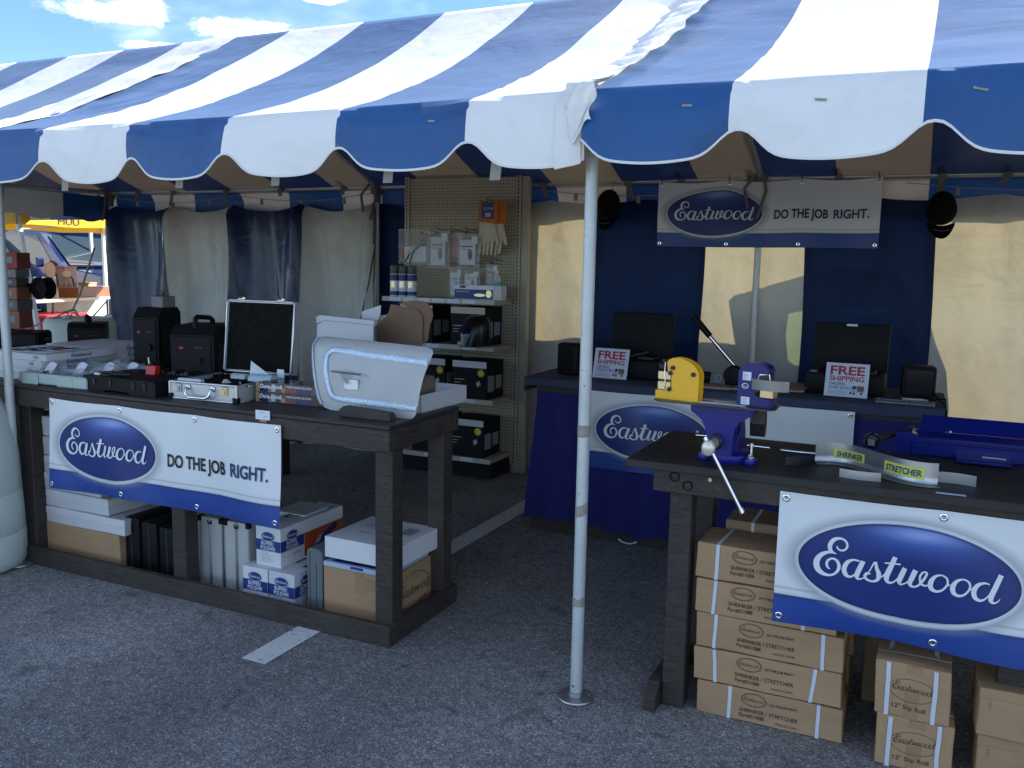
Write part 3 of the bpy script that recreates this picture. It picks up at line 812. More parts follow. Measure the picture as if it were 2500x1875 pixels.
# ------------------------------------------------------------------ side walls hung behind
def curtain(T, edges, cols, yb, amp, droop, hang, seed, nu=28, nv=40, fl=1.0):
    inv = T.location.copy()
    for k in range(len(cols)):
        ov = 0.05 if fl > 1 else 0.025
        c0, c1 = edges[k]-(ov if k else 0), edges[k+1]+ov
        def f(u, v):
            u += (0.018*sin(v*7+k) if k else 0.03*sin(v*5))*fl
            h = ((u-hang[0])/hang[1]) % 1.0
            d = min(h, 1-h)
            zt = 2.205 - droop*sin(pi*h)**0.8 + 0.02*mnoise.noise(Vector((u*2, seed, 0)))
            z = 0.004 + (zt-0.004)*v
            low = 1-v
            # folds fan out from the points where it hangs
            fan = math.exp(-(d*hang[1]/(0.06+0.30*low))**2)
            y = yb - amp*fan*(1-0.35*low)*(1 if low > 0.03 else low/0.03)
            y += fl*0.030*mnoise.noise(Vector((u*4.2+v*0.7, v*0.9, seed)))
            y += fl*0.016*mnoise.noise(Vector((u*11+2.2*v, v*1.4, seed+3)))
            s = mnoise.noise(Vector((u*3.1-1.2*v*(h-0.5), seed+9, v*0.35)))
            y += fl*0.05*max(0, 0.22-abs(s))*(-1)
            x = u; y += (0.014 if fl > 1 else 0.006)*(k % 2)
            return Vector((x, y, z))-inv
        p = MB(); p.grid(f, nu, nv, c0, c1, 0, 1)
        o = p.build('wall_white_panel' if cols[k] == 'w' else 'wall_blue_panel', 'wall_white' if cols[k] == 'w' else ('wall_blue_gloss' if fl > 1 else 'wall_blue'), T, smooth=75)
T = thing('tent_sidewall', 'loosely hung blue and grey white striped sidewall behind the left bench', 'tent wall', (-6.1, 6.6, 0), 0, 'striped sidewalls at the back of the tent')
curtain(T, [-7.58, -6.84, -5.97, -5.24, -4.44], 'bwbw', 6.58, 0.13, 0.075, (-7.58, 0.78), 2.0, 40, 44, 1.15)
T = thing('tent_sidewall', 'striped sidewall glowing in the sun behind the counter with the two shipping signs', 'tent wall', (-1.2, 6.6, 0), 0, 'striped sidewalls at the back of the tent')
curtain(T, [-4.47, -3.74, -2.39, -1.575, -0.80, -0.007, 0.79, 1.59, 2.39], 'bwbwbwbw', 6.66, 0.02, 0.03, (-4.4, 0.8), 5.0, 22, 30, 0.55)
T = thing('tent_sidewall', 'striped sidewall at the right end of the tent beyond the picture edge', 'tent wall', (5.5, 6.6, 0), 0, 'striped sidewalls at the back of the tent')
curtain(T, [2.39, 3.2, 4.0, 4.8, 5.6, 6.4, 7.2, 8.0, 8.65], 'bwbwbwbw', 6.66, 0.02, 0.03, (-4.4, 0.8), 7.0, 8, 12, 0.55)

# ------------------------------------------------------------------ benches
def parts_at(T):
    inv = T.location.copy()
    class W(MB):
        def put(s, name, m, parent=None, smooth=False):
            bmesh.ops.translate(s.bm, verts=s.bm.verts[:], vec=-inv)
            return s.build(name, m, parent or T, smooth)
    return W
def beam(W, name, m, x0, x1, y0, y1, z0, z1, bev=0.004, jag=0.0):
    p = W(); p.box(x0, x1, y0, y1, z0, z1, bev)
    return p.put(name, m)
BA = thing('timber_bench', 'long dark timber bench under the aluminium car door and open silver case', 'workbench', (-3.26, 3.45, 0), 0, 'dark timber display benches')
W = parts_at(BA)
X0, X1, Ya, Yb = -4.50, -2.045, 3.142, 3.765
p = W(); p.box(X0, X1, Ya-0.001, Yb, 0.982, 1.0, 0.003); p.put('top_board', 'bench_top')
for nm, a in (('apron_board', (X0, X1, Ya, Ya+0.038, 0.885, 0.980)), ('apron_board', (X0, X1, Yb-0.038, Yb, 0.885, 0.980)),
              ('end_board', (X1-0.040, X1-0.002, Ya+0.040, Yb-0.040, 0.885, 0.980)), ('end_board', (X0+0.002, X0+0.04, Ya+0.04, Yb-0.04, 0.885, 0.98)),
              ('base_rail', (X0, X1, Ya, Ya+0.038, 0.0, 0.097)), ('base_rail', (X0, X1, Yb-0.038, Yb, 0.0, 0.097)),
              ('base_rail', (X1-0.040, X1-0.002, Ya+0.040, Yb-0.040, 0.0, 0.097)), ('base_rail', (X0+0.002, X0+0.04, Ya+0.04, Yb-0.04, 0.0, 0.097))):
    beam(W, nm, 'bench', *a)
for x in (-2.145, -3.365, -4.475):
    for y in (Ya+0.040, Yb-0.131):
        beam(W, 'leg', 'bench', x, x+0.090, y, y+0.090, 0.002, 0.983)
p = W()
for x, z in ((-2.40, 0.93), (-2.42, 0.958), (-2.09, 0.95), (-2.24, 0.945)): p.cyl((x, Ya-0.002, z), (x, Ya+0.002, z), 0.005, n=8)
p.put('nail_heads', 'steel_dark')['kind'] = 'stuff'

SB = thing('timber_bench', 'dark timber bench standing crosswise behind the wrapped white barrel at the left', 'workbench', (-5.05, 4.6, 0), 0, 'dark timber display benches')
W = parts_at(SB)
p = W(); p.box(-5.62, -4.512, 3.20, 5.55, 0.97, 0.998, 0.003); p.put('top_board', 'bench_top')
for a in ((-5.62, -4.512, 3.20, 3.238, 0.875, 0.968), (-4.55, -4.512, 3.24, 5.5, 0.875, 0.968), (-5.62, -5.58, 3.24, 5.5, 0.875, 0.968)): beam(W, 'apron_board', 'bench', *a)
for x in (-5.61, -4.61):
    for y in (3.245, 5.42): beam(W, 'leg', 'bench', x, x+0.09, y, y+0.09, 0.0, 0.968)

BC = thing('timber_bench', 'black topped timber bench carrying the blue vise, at the right', 'workbench', (0.2, 3.45, 0), 0, 'dark timber display benches')
W = parts_at(BC)
p = W(); p.box(-0.985, 1.45, 3.125, 3.785, 0.952, 0.982, 0.0025); p.put('top_board', 'black_top')
for a in ((-0.888, 1.40, 3.168, 3.206, 0.862, 0.950), (-0.888, 1.40, 3.70, 3.738, 0.862, 0.950), (-0.886, -0.848, 3.208, 3.698, 0.862, 0.950)): beam(W, 'apron_board', 'bench', *a)
for x in (-0.832, 0.30, 1.30):
    for y in (3.212, 3.605): beam(W, 'leg', 'bench', x, x+0.085, y, y+0.085, 0.002, 0.951)
p = W(); p.prism_x([(3.13, 0.0), (3.72, 0.0), (3.72, 0.07), (3.68, 0.10), (3.19, 0.10), (3.13, 0.05)], -0.88, -0.835); p.put('base_skid', 'bench')
p = W(); p.prism_x([(3.16, 0.0), (3.72, 0.0), (3.72, 0.09), (3.2, 0.09), (3.16, 0.05)], 1.39, 1.43); p.put('base_skid', 'bench')
for x, z in ((-0.806, 0.925), (-0.756, 0.897)):
    p = W(); p.lathe([(0.014, -0.002), (0.019, -0.004), (0.019, 0.001), (0.014, 0.001)], (x, 3.166, z), 20, 'Y', False); p.put('rubber_ring', 'black_plastic', smooth=50)
p = W(); p.cyl((-0.672, 3.168, 0.932), (-0.672, 3.155, 0.932), 0.008, n=6); p.cyl((-0.672, 3.160, 0.932), (-0.672, 3.150, 0.932), 0.004, n=8); p.put('bolt', 'brass')

CT = thing('skirted_counter', 'back counter with slate blue cloth and royal blue pleated skirt', 'counter', (-1.08, 5.4, 0))
W = parts_at(CT)
p = W()
def cloth(u, v):
    x = -2.275+2.395*u
    # front drop, rounded edge, top
    if v < 0.25: y, z = 5.045-0.006*sin(x*9)+0.004*sin(x*23), 0.937+0.05*v/0.25+0.006*sin(x*5.2)*(1-v/0.25)
    elif v < 0.35: t = (v-0.25)/0.1; y, z = 5.045+0.012*t, 0.987+0.006*t
    else: y, z = 5.057+0.70*(v-0.35)/0.65, 0.993+0.003*sin(x*7+v*4)
    return Vector((x, y, z))
p.grid(cloth, 60, 20); p.grid(lambda u, v: Vector((-2.277, 5.05+0.7*u, 0.90+0.093*v)), 8, 3); p.grid(lambda u, v: Vector((0.122, 5.05+0.7*u, 0.93+0.06*v)), 8, 3)
p.put('table_cloth', 'tablecloth', smooth=60)
p = W(); p.box(-2.262, 0.108, 5.062, 5.74, 0.952, 0.986); p.put('top_board', 'bench')
p = W(); p.box(-2.20, 0.05, 5.075, 5.105, 0.865, 0.95, 0.003); p.put('apron_board', 'bench')
p = W(); p.box(-2.235, 0.05, 5.085, 5.125, 0.0, 0.095, 0.003); p.put('base_rail', 'bench')
for x in (-2.19, -0.06):
    for y in (5.13, 5.62): beam(W, 'leg', 'bench', x, x+0.09, y, y+0.09, 0.0, 0.951)
p = W()
def skirt(u, v):
    x = -2.185+2.22*u
    A = (0.006+0.032*v)
    fr = x*30+1.3*sin(x*3.1)
    y = 5.071 - A*(0.5+0.5*sin(fr)) - 0.012*mnoise.noise(Vector((x*4, v*2, 0))) - 0.02*v
    zb = 0.075+0.02*sin(x*2.1)+0.012*sin(x*9)
    x += -0.07*v*max(0, 1-(x+2.185)/0.25)
    return Vector((x, y, 0.905-(0.905-zb)*v))
p.grid(skirt, 240, 24)
p.grid(lambda u, v: Vector((-2.187-0.07*v-0.012*sin(u*30)*v, 5.07+0.62*u, 0.905-0.82*v)), 40, 8)
p.put('pleated_skirt', 'skirt', smooth=80)
p = W(); p.tube([(-1.62+0.012*t, 5.05, 0.012+0.02*(t/5-1)**2) for t in range(11)], 0.006, 6); p.put('cable_loop', 'paper', smooth=60)

# ------------------------------------------------------------------ the four printed banners
def banner(label, x0, y, ztop, cat='banner', bulge=0.010, sagtop=0.004, seed=1.0, hooks=False, lower_wave=0.012, screws=4):
    W_, H_ = 1.54, 0.474
    T = thing('printed_banner', label, cat, (x0, y, ztop-H_), 0, 'blue badge banners with the same slogan')
    def F(u, v, e):
        low = 1-v/H_
        crease = 0.0032*(math.exp(-((u-0.40)/0.010)**2)+math.exp(-((u-0.79)/0.008)**2)+math.exp(-((u-1.17)/0.010)**2)) - 0.003*abs(sin((u+0.03*v)*pi/0.39))
        yy = -0.004 + crease*min(1, 4*low) - bulge*low*(0.6+0.4*sin(u*4.1+seed)) - lower_wave*low*low*sin(u*8.3+seed*2) - 0.003*sin(u*13+v*9+seed)
        zz = v - sagtop*(sin((u/W_*3 % 1)*pi))*(v/H_) - lower_wave*0.25*low*(1+sin(u*5+seed))
        return Vector((u, yy-e, zz))
    p = MB(); p.grid(lambda u, v: F(u, v, 0), 90, 30, 0, W_, 0, H_, uvs=lambda u, v: (u, v))
    p.build('vinyl_sheet', 'banner', T, smooth=80)
    p = Pr(); p.east(F, 0.137, 0.196, 0.565, 0.0035, k=5); p.done('script_lettering', 'print_white', T)
    p = Pr(); p.text(F, 'DO THE JOB', 0.845, 0.208, 0.062, 0.362, 0.027, e=0.004); p.done('slogan_lettering', 'ink_black', T)
    p = Pr(); p.text(F, 'RIGHT.', 1.242, 0.208, 0.062, 0.229, 0.027, e=0.004); p.done('slogan_lettering', 'ink_navy', T)
    for vv in (0.024, H_-0.022):
        for i in range(4):
            u = 0.022 + (W_-0.044)*i/3
            q = F(u, vv, 0)
            p = MB()
            p.lathe([(0.0055, -0.003), (0.0095, -0.0045), (0.0135, -0.003), (0.0135, 0.0005), (0.0055, 0.0005)], q, 18, 'Y', False)
            g_ = p.build('grommet', 'chrome', T, 50)
            if vv > 0.2 and not hooks:
                p = MB(); p.lathe([(0.0, -0.0065), (0.004, -0.006), (0.006, -0.0035), (0.0, -0.003)], q, 12, 'Y', False)
                p.build('screw', 'galv', g_)
            elif hooks and vv > 0.2:
                p = MB(); p.tube([q+Vector((0.004*cos(a)-0.002, -0.004, 0.018+0.02*sin(a))) for a in [i_*pi/6-1.2 for i_ in range(9)]]+[q+Vector((0.0, -0.004, 0.08))], 0.003, 6)
                p.build('hook', 'steel_dark', g_)
            else:
                p = MB(); p.lathe([(0.0, 0.0012), (0.0065, 0.0012)], q+Vector((0, -0.0015, 0)), 12, 'Y', False)
    return T
BNA = banner('white and blue banner nailed along the front of the left timber bench', -4.158, 3.134, 0.951, seed=1.0, bulge=0.012)
BNB = banner('white and blue banner on the skirted back counter, half hidden by the vise', -1.853, 5.028, 0.945, seed=2.6, bulge=0.006)
BNC = banner('white and blue banner on the vise bench, cut off by the right photo edge', -0.423, 3.160, 0.924, seed=4.0, bulge=0.014, lower_wave=0.016)
BND = banner('shaded white and blue banner hung high from the back rail by hooks', -1.878, 6.53, 2.322, seed=5.2, bulge=0.012, sagtop=0.018, hooks=True, lower_wave=0.008)

# ------------------------------------------------------------------ weights, shelving
p = MB()
p.lathe([(0.0, 0.004), (0.215, 0.004), (0.250, 0.02), (0.262, 0.06), (0.263, 0.20), (0.257, 0.205), (0.262, 0.215), (0.258, 0.42), (0.252, 0.425), (0.257, 0.435), (0.250, 0.62), (0.236, 0.74), (0.21, 0.85), (0.175, 0.93), (0.15, 0.985), (0.135, 1.02), (0.16, 1.045), (0.165, 1.07), (0.135, 1.095), (0.12, 1.15), (0.115, 1.30), (0.0, 1.31)], (0, 0, 0), 36, cap=False)
for v in p.bm.verts:
    n_ = mnoise.noise(Vector((v.co.x*5, v.co.y*5, v.co.z*2.5)))
    v.co.x *= 1+0.035*n_; v.co.y *= 1+0.035*n_
T = thing('wrapped_barrel', 'milky white plastic barrel tied up to the pole at the left edge', 'barrel', (-4.60, 2.955, 0))
p.build('barrel_body', 'barrel', T, 60)
p = MB()
for k in range(3): p.lathe([(0.136, 1.055-0.012*k), (0.148, 1.061-0.012*k), (0.160, 1.055-0.012*k), (0.148, 1.049-0.012*k), (0.136, 1.055-0.012*k)], n=28, cap=False)
p.tube([(0.15, -0.03, 1.045), (0.19, -0.06, 1.02), (0.20, -0.05, 0.97), (0.185, -0.06, 0.90)], 0.007, 6); p.build('tie_rope', 'rope', T, 60)
p = MB(); p.lathe([(0.0, 0.0), (0.27, 0.0), (0.29, 0.03), (0.29, 0.28), (0.297, 0.30), (0.29, 0.32), (0.29, 0.58), (0.297, 0.60), (0.29, 0.62), (0.285, 0.84), (0.265, 0.88), (0.255, 0.885), (0.255, 0.87), (0.0, 0.87)], (0, 0, 0), 36, cap=False)
T = thing('plastic_drum', 'pale green white plastic drum behind the black welder at the far left', 'drum', (-6.62, 5.32, 0.28))
p.build('drum_body', 'barrel', T, 50)
p = MB(); p.cyl((-0.13, -0.02, 0.868), (-0.13, -0.02, 0.90), 0.04, n=16); p.cyl((0.13, -0.02, 0.868), (0.13, -0.02, 0.895), 0.028, n=16); p.build('bung', 'barrel', T, 40)
p = MB(); p.box(-0.35, 0.35, -0.35, 0.35, -0.28, -0.002, 0.01); p.build('pallet', 'bench', T)

SH = thing('pegboard_shelf', 'putty coloured pegboard display shelf with four steel shelves', 'shelving', (-3.49, 6.4, 0), 0)
W = parts_at(SH)
p = W(); p.box(-3.985, -3.005, 6.445, 6.455, 0.06, 2.405); p.put('pegboard_panel', 'peg')
for x in (-4.03, -3.003):
    p = W(); p.box(x, x+0.045, 6.425, 6.485, 0.0, 2.425, 0.003); u = p.put('upright', 'shelf')
    p = W()
    for k in range(78): p.box(x+0.017, x+0.027, 6.4235, 6.426, 0.08+k*0.03, 0.098+k*0.03)
    p.put('slot_row', 'ink_black', u)['kind'] = 'stuff'
p = W(); p.box(-2.957, -2.90, 6.44, 6.50, 0.0, 2.42, 0.003); p.put('side_post', 'shelf')
p = W(); p.box(-3.985, -3.005, 6.43, 6.47, 2.406, 2.43, 0.003); p.put('top_rail', 'shelf')
for z, yf, xl in ((1.41, 6.09, -4.035), (1.05, 6.09, -4.03), (0.63, 6.09, -4.03), (0.165, 6.06, -4.03)):
    p = W(); p.box(xl+0.01, -3.015, yf+0.012, 6.42, z-0.012, z+0.003, 0.002); p.box(xl+0.01, -3.015, yf+0.012, 6.42, z-0.03, z-0.013)
    s = p.put('shelf_board', 'shelf')
    p = W(); p.box(xl, -3.01, yf, yf+0.011, z-0.032, z+0.006, 0.002); p.put('price_rail', 'shelf_edge', s)
    for k in range(6 if z > 1.3 else 2):
        x = xl+0.07+k*0.135+(0 if z > 1.3 else 0.35+0.2*k)
        p = W(); p.box(x, x+0.11, yf-0.002, yf-0.0004, z-0.028, z+0.002); p.put('price_tag', 'paper', s)
p = W(); p.box(-4.02, -3.015, 6.10, 6.42, 0.012, 0.13, 0.003); p.put('kick_plate', 'black_plastic')
hooks = [(-3.35, 1.955), (-3.62, 1.95), (-3.76, 1.95), (-3.48, 1.95), (-3.17, 2.18), (-3.12, 1.72), (-3.30, 1.69), (-3.42, 1.70)]
for x, z in hooks:
    p = W(); p.tube([(x, 6.444, z), (x, 6.25, z+0.012), (x, 6.235, z+0.03)], 0.003, 6); p.tube([(x, 6.444, z-0.03), (x, 6.26, z-0.018)], 0.0025, 6)
    p.box(x-0.012, x+0.012, 6.25, 6.262, z-0.03, z-0.006, 0.002)
    p.put('peg_hook', 'steel_dark')

# goods on the shelf --------------------------------------------------
T = thing('work_gloves', 'pair of cream leather gloves with orange cuffs hanging on the pegboard', 'gloves', (-3.16, 6.27, 1.74))
for dx, dy in ((0, 0), (0.055, 0.03)):
    p = MB(); p.prism_y([(-0.085+dx, 0.28), (0.075+dx, 0.26), (0.085+dx, 0.43), (-0.075+dx, 0.44)], dy-0.018, dy+0.018); p.build('cuff', 'glove_orange', T)
    p = MB()
    p.box(-0.08+dx, 0.06+dx, dy-0.016, dy+0.016, 0.12, 0.285, 0.012)
    for k in range(4): p.cyl((-0.066+dx+0.035*k, dy, 0.135), (-0.075+dx+0.032*k, dy, 0.015+0.012*abs(k-1.5)), 0.0165, 0.012, 10)
    p.cyl((0.05+dx, dy, 0.22), (0.085+dx, dy, 0.10), 0.019, 0.013, 10)
    p.build('glove_hand', 'glove_cream', T, 60)
p = MB(); p.box(-0.055, 0.05, -0.024, -0.02, 0.30, 0.425); t_ = p.build('header_card', 'print_blue', T)
p = Pr(); p.text(lambda u, v, e: Vector((u, -0.0245-e, v)), 'GLOVES', -0.035, 0.37, 0.018, None, 0.03); p.rect(lambda u, v, e: Vector((u, -0.0245-e, v)), -0.02, 0.315, 0.03, 0.345); p.done('lettering', 'print_silver', t_)

def bag(label, x, z, w, h, content, cm, seed, y=6.30, th=0.03):
    T = thing('clear_bag', label, 'bag', (x, y, z), 0, 'clear packs hanging on the pegboard')
    p = MB()
    def f(side):
        def q(u, v):
            b = sin(pi*u)*sin(pi*min(1, v*1.15)) if v < 0.87 else 0
            n = mnoise.noise(Vector((u*5+seed, v*5, side)))*0.012
            return Vector((w*(u-0.5)+0.01*n, side*th*0.5*b+n, -h+h*v))
        return q
    p.grid(f(-1), 8, 10); p.grid(f(1), 8, 10)
    p.build('bag_film', 'clear_fine', T, 60)
    content(T, w, h)
    return T
def cont_card(c='paper', mark='ink_navy', bits='steel_dark'):
    def f(T, w, h):
        p = MB(); p.box(-w*0.38, w*0.30, -0.003, 0.003, -h*0.92, -h*0.18); cd = p.build('insert_card', c, T)
        F = lambda u, v, e: Vector((u, -0.003-e, v))
        p = Pr(); p.oval(F, w*0.08, -h*0.62, w*0.10, h*0.16); p.rect(F, -w*0.3, -h*0.4, w*0.2, -h*0.36); p.rect(F, -w*0.3, -h*0.48, w*0.1, -h*0.46); p.done('print', mark, cd)
        p = MB(); p.box(w*0.15, w*0.42, -0.010, -0.004, -h*0.30, -h*0.08, 0.002); p.build('price_sticker', 'paper', T)
    return f
def cont_tool(T, w, h):
    p = MB()
    p.tube([(-w*0.3, -0.012, -h*0.92), (-w*0.05, -0.015, -h*0.62), (w*0.30, -0.012, -h*0.30)], [0.010, 0.014, 0.009], 8)
    p.tube([(-w*0.12, -0.014, -h*0.95), (w*0.0, -0.018, -h*0.60), (w*0.36, -0.014, -h*0.38)], [0.008, 0.012, 0.008], 8)
    p.build('pliers', 'steel_sheet', T, 60)
    p = MB(); p.box(-w*0.30, w*0.40, -0.002, 0.003, -h*0.94, -h*0.5); p.build('insert_card', 'paper', T)
    p = MB(); p.box(-w*0.44, -w*0.38, -0.004, 0.004, -h*0.9, -h*0.6); p.build('orange_edge', 'print_orange', T)
def cont_pink(T, w, h):
    p = MB(); p.box(-w*0.2, w*0.35, -0.004, 0.008, -h*0.85, -h*0.2, 0.006); p.build('red_insert', mat('pale red plastic', (0.42, 0.20, 0.20), 0.5), T)
    p = MB(); p.box(w*0.30, w*0.48, -0.012, 0.0, -h*0.52, -h*0.4, 0.004); p.build('black_clip', 'black_plastic', T)
bag('clear bag with long pliers at the left of the pegboard', -3.800, 1.96, 0.29, 0.28, cont_tool, None, 1, 6.20, 0.05)
bag('crumpled clear bag with a white card next to the pliers bag', -3.580, 1.95, 0.20, 0.30, cont_card('paper', 'ink_grey'), None, 2, 6.22, 0.05)
bag('clear pack with a reddish insert in the middle of the pegboard', -3.450, 1.935, 0.15, 0.235, cont_pink, None, 3, 6.25)
bag('clear pack with a large white card and navy oval mark', -3.315, 1.925, 0.20, 0.265, cont_card('paper', 'ink_navy'), None, 4, 6.23)
bag('narrow white hang card in a clear bag, lower row left', -3.445, 1.66, 0.115, 0.24, cont_card('paper', 'ink_grey'), None, 5, 6.26)
bag('small clear pack with a pinkish card, lower row middle', -3.300, 1.64, 0.15, 0.16, cont_card('paper', 'ink_grey'), None, 6, 6.26)
bag('small tilted clear pack, lower row right under the gloves', -3.125, 1.69, 0.11, 0.17, cont_card('clear_fine', 'ink_grey'), None, 7, 6.27)

can0 = None
for k in range(3):
    lab = ['spray can with navy and white label at the left end of the top shelf', 'middle one of three navy labelled spray cans on the top shelf', 'spray can nearest the pegboard hooks, right one of three'][k]
    if not can0:
        T = can0 = thing('spray_can', lab, 'spray can', (-3.955, 6.16, 1.413), 0, 'spray cans on the top shelf')
        p = MB(); p.lathe([(0.0, 0.0), (0.038, 0.0), (0.039, 0.01), (0.039, 0.185), (0.0, 0.185)], n=20, cap=False); p.build('label_body', 'print_white', T, 40)
        p = MB(); p.lathe([(0.0395, 0.012), (0.0395, 0.045)], n=20, cap=False); p.build('label_band', 'print_blue', T, 60)
        p = MB(); p.lathe([(0.0395, 0.13), (0.0395, 0.18)], n=20, cap=False); p.build('label_band', 'print_blue', T, 60)
        p = MB(); p.lathe([(0.0, 0.186), (0.034, 0.186), (0.037, 0.19), (0.037, 0.245), (0.034, 0.252), (0.0, 0.252)], n=20, cap=False); p.build('cap', mat('grey green cap', (0.10, 0.11, 0.10), 0.5), T, 40)
        p = MB(); p.grid(lambda u, v: Vector((0.0398*cos(-1.9+u), 0.0398*sin(-1.9+u), 0.075+0.05*v)), 8, 2); p.build('label_picture', 'brass', T, 60)
    else:
        T = copy_tree(can0); T['label'] = lab
    T.location.x = -3.955+0.082*k
T = thing('boxed_kit', 'long white and navy boxed kit lying on the top shelf', 'box', (-3.20, 6.22, 1.413))
p = MB(); p.box(-0.21, 0.14, -0.05, 0.05, 0, 0.112, 0.002); p.build('carton', 'print_white', T)
F = lambda u, v, e: Vector((u, -0.05-e, v))
p = Pr(); p.rect(F, -0.205, 0.004, 0.135, 0.078); p.oval(F, -0.13, 0.097, 0.03, 0.011); p.done('print_band', 'print_blue', T)
p = Pr(); p.text(F, 'Plasma Cutting Kit', -0.19, 0.056, 0.010, 0.12, 0.02, e=0.003); p.done('lettering', 'print_white', T)
p = Pr(); p.oval(F, 0.02, 0.035, 0.05, 0.012, e=0.003); p.oval(F, 0.10, 0.045, 0.025, 0.03, e=0.003); p.done('picture', 'brass', T)
p = MB(); p.box(0.141, 0.205, -0.045, 0.05, 0, 0.11, 0.002); p.build('plain_carton', 'white_card_in', T)
T = thing('water_bottle', 'clear water bottle with teal label at the right end of the top shelf', 'bottle', (-3.055, 6.22, 1.413))
p = MB(); p.lathe([(0.0, 0.0), (0.030, 0.0), (0.032, 0.01), (0.030, 0.05), (0.032, 0.08), (0.032, 0.15), (0.025, 0.18), (0.013, 0.20), (0.013, 0.212), (0.0, 0.212)], n=18, cap=False); p.build('bottle_body', 'glass', T, 50)
p = MB(); p.lathe([(0.0325, 0.09), (0.0325, 0.145)], n=18, cap=False); p.build('label_wrap', mat('teal label', (0.10, 0.32, 0.40), 0.4), T, 60)
p = MB(); p.lathe([(0.0, 0.213), (0.015, 0.213), (0.015, 0.228), (0.0, 0.228)], n=14, cap=False); p.build('cap', 'white_card', T, 40)

def helmet_box(label, x, y, z, w=0.30, d=0.30, h=0.30, strip='white_card', dark=True):
    T = thing('helmet_carton', label, 'box', (x, y, z), 0, 'black helmet cartons on the shelves')
    p = MB(); p.box(-w/2, w/2, -d/2, d/2, 0, h, 0.002); p.build('carton', 'black_plastic', T)
    F = front(w, d); Rr = right(w, d)
    p = Pr(); p.rect(F, 0.0, h*0.83, w, h); p.done('top_strip', strip, T)
    p = Pr(); p.star(F, w*0.84, h*0.70, 0.036); p.done('starburst', 'print_yellow', T)
    p = Pr(); p.shape(F, [(w*0.70, h*0.44), (w*0.80, h*0.50), (w*0.84, h*0.40), (w*0.74, h*0.33)], 0.002); p.rect(F, w*0.06, h*0.50, w*0.36, h*0.52); p.rect(F, w*0.06, h*0.42, w*0.26, h*0.435); p.rect(F, w*0.06, h*0.35, w*0.22, h*0.365); p.done('print', 'print_silver', T)
    p = Pr(); p.rect(Rr, d*0.08, h*0.2, d*0.45, h*0.62); p.rect(Rr, d*0.55, h*0.25, d*0.9, h*0.6); p.done('side_print', 'ink_grey', T)
    return T
hb = [('black helmet carton with yellow starburst half hidden behind the open brown flap', -3.72, 6.26, 1.054, 'white_card'),
      ('black helmet carton with a pinkish top strip behind the welding helmet', -3.25, 6.26, 1.054, mat('pinkish strip', (0.60, 0.45, 0.40), 0.6)),
      ('black helmet carton on the third shelf right of the white open carton', -3.22, 6.24, 0.634, 'white_card'),
      ('black helmet carton on the third shelf hidden mostly by the white open carton', -3.60, 6.26, 0.634, 'white_card'),
      ('black helmet carton with white bullet print on the bottom shelf', -3.24, 6.24, 0.169, 'white_card'),
      ('black helmet carton at the left on the bottom shelf behind the bench leg', -3.60, 6.25, 0.169, 'white_card')]
for a in hb: helmet_box(*a[:4], strip=a[4])
T = thing('welding_helmet', 'glossy black welding helmet on the second shelf', 'helmet', (-3.135, 6.03, 1.056))
T.rotation_euler = (0, 0, radians(-28))
p = MB()
def hel(u, v):
    a = 2*pi*u
    z = 0.005+0.24*sin(v*pi/2)**0.9
    k = cos(v*pi/2)**0.55
    ca, sa = cos(a), sin(a)
    sx = abs(ca)**0.75*(1 if ca > 0 else -1); sy = abs(sa)**0.8*(1 if sa > 0 else -1)
    return Vector((0.108*sx*k*(0.82+0.18*min(1, v*2)), 0.125*sy*k + 0.03*(v-0.3), z + (0.05*(1-v)*max(0, sa))))
p.grid(hel, 28, 14); p.build('shell', 'black_gloss', T, 60)
p = MB(); p.grid(lambda u, v: Vector((-0.072+0.144*u, -0.128+0.055*v*v+0.03*(2*u-1)**2-0.006, 0.085+0.105*v)), 8, 6); bmesh.ops.solidify(p.bm, geom=p.bm.faces[:], thickness=0.01); p.build('face_window', mat('dark blue lens', (0.012, 0.022, 0.075), 0.08, coat=0.5), T, 40)
p = MB(); p.box(-0.06, 0.02, -0.134, -0.12, 0.015, 0.045, 0.005); p.cyl((-0.01, -0.138, 0.03), (-0.01, -0.128, 0.03), 0.012, n=12); p.build('badge', 'chrome', T)

# ------------------------------------------------------------------ on the left bench
Z = 1.001
# open silver case
T = thing('silver_case', 'open silver aluminium tool case with foam lid standing upright', 'tool case', (-3.19, 3.24, Z), radians(4))
w_, d_, h_ = 0.405, 0.385, 0.085
p = MB()
p.box(-w_/2, w_/2, 0, 0.012, 0, h_); p.box(-w_/2, w_/2, d_-0.012, d_, 0, h_); p.box(-w_/2, -w_/2+0.012, 0.012, d_-0.012, 0, h_); p.box(w_/2-0.012, w_/2, 0.012, d_-0.012, 0, h_); p.box(-w_/2+0.012, w_/2-0.012, 0.012, d_-0.012, 0, 0.01)
p.build('case_shell', 'alu_panel', T)
p = MB()
for x in (-w_/2, w_/2):
    p.cyl((x, 0, 0.004), (x, 0, h_), 0.007, n=8)
    p.cyl((x, 0, 0.002), (x, d_, 0.002), 0.005, n=6); p.cyl((x, 0, h_), (x, d_, h_), 0.005, n=6)
p.cyl((-w_/2, 0, 0.004), (w_/2, 0, 0.004), 0.006, n=8); p.cyl((-w_/2, 0, h_), (w_/2, 0, h_), 0.006, n=8)
p.build('edge_trim', 'alu', T, 50)
p = MB(); p.box(-w_/2-0.009, -w_/2+0.022, -0.009, 0.02, -0.001, 0.028, 0.004); p.build('corner_guard', 'black_plastic', T)
p = MB(); p.box(w_/2-0.022, w_/2+0.009, -0.009, 0.02, -0.001, 0.028, 0.004); p.build('corner_guard', 'black_plastic', T)
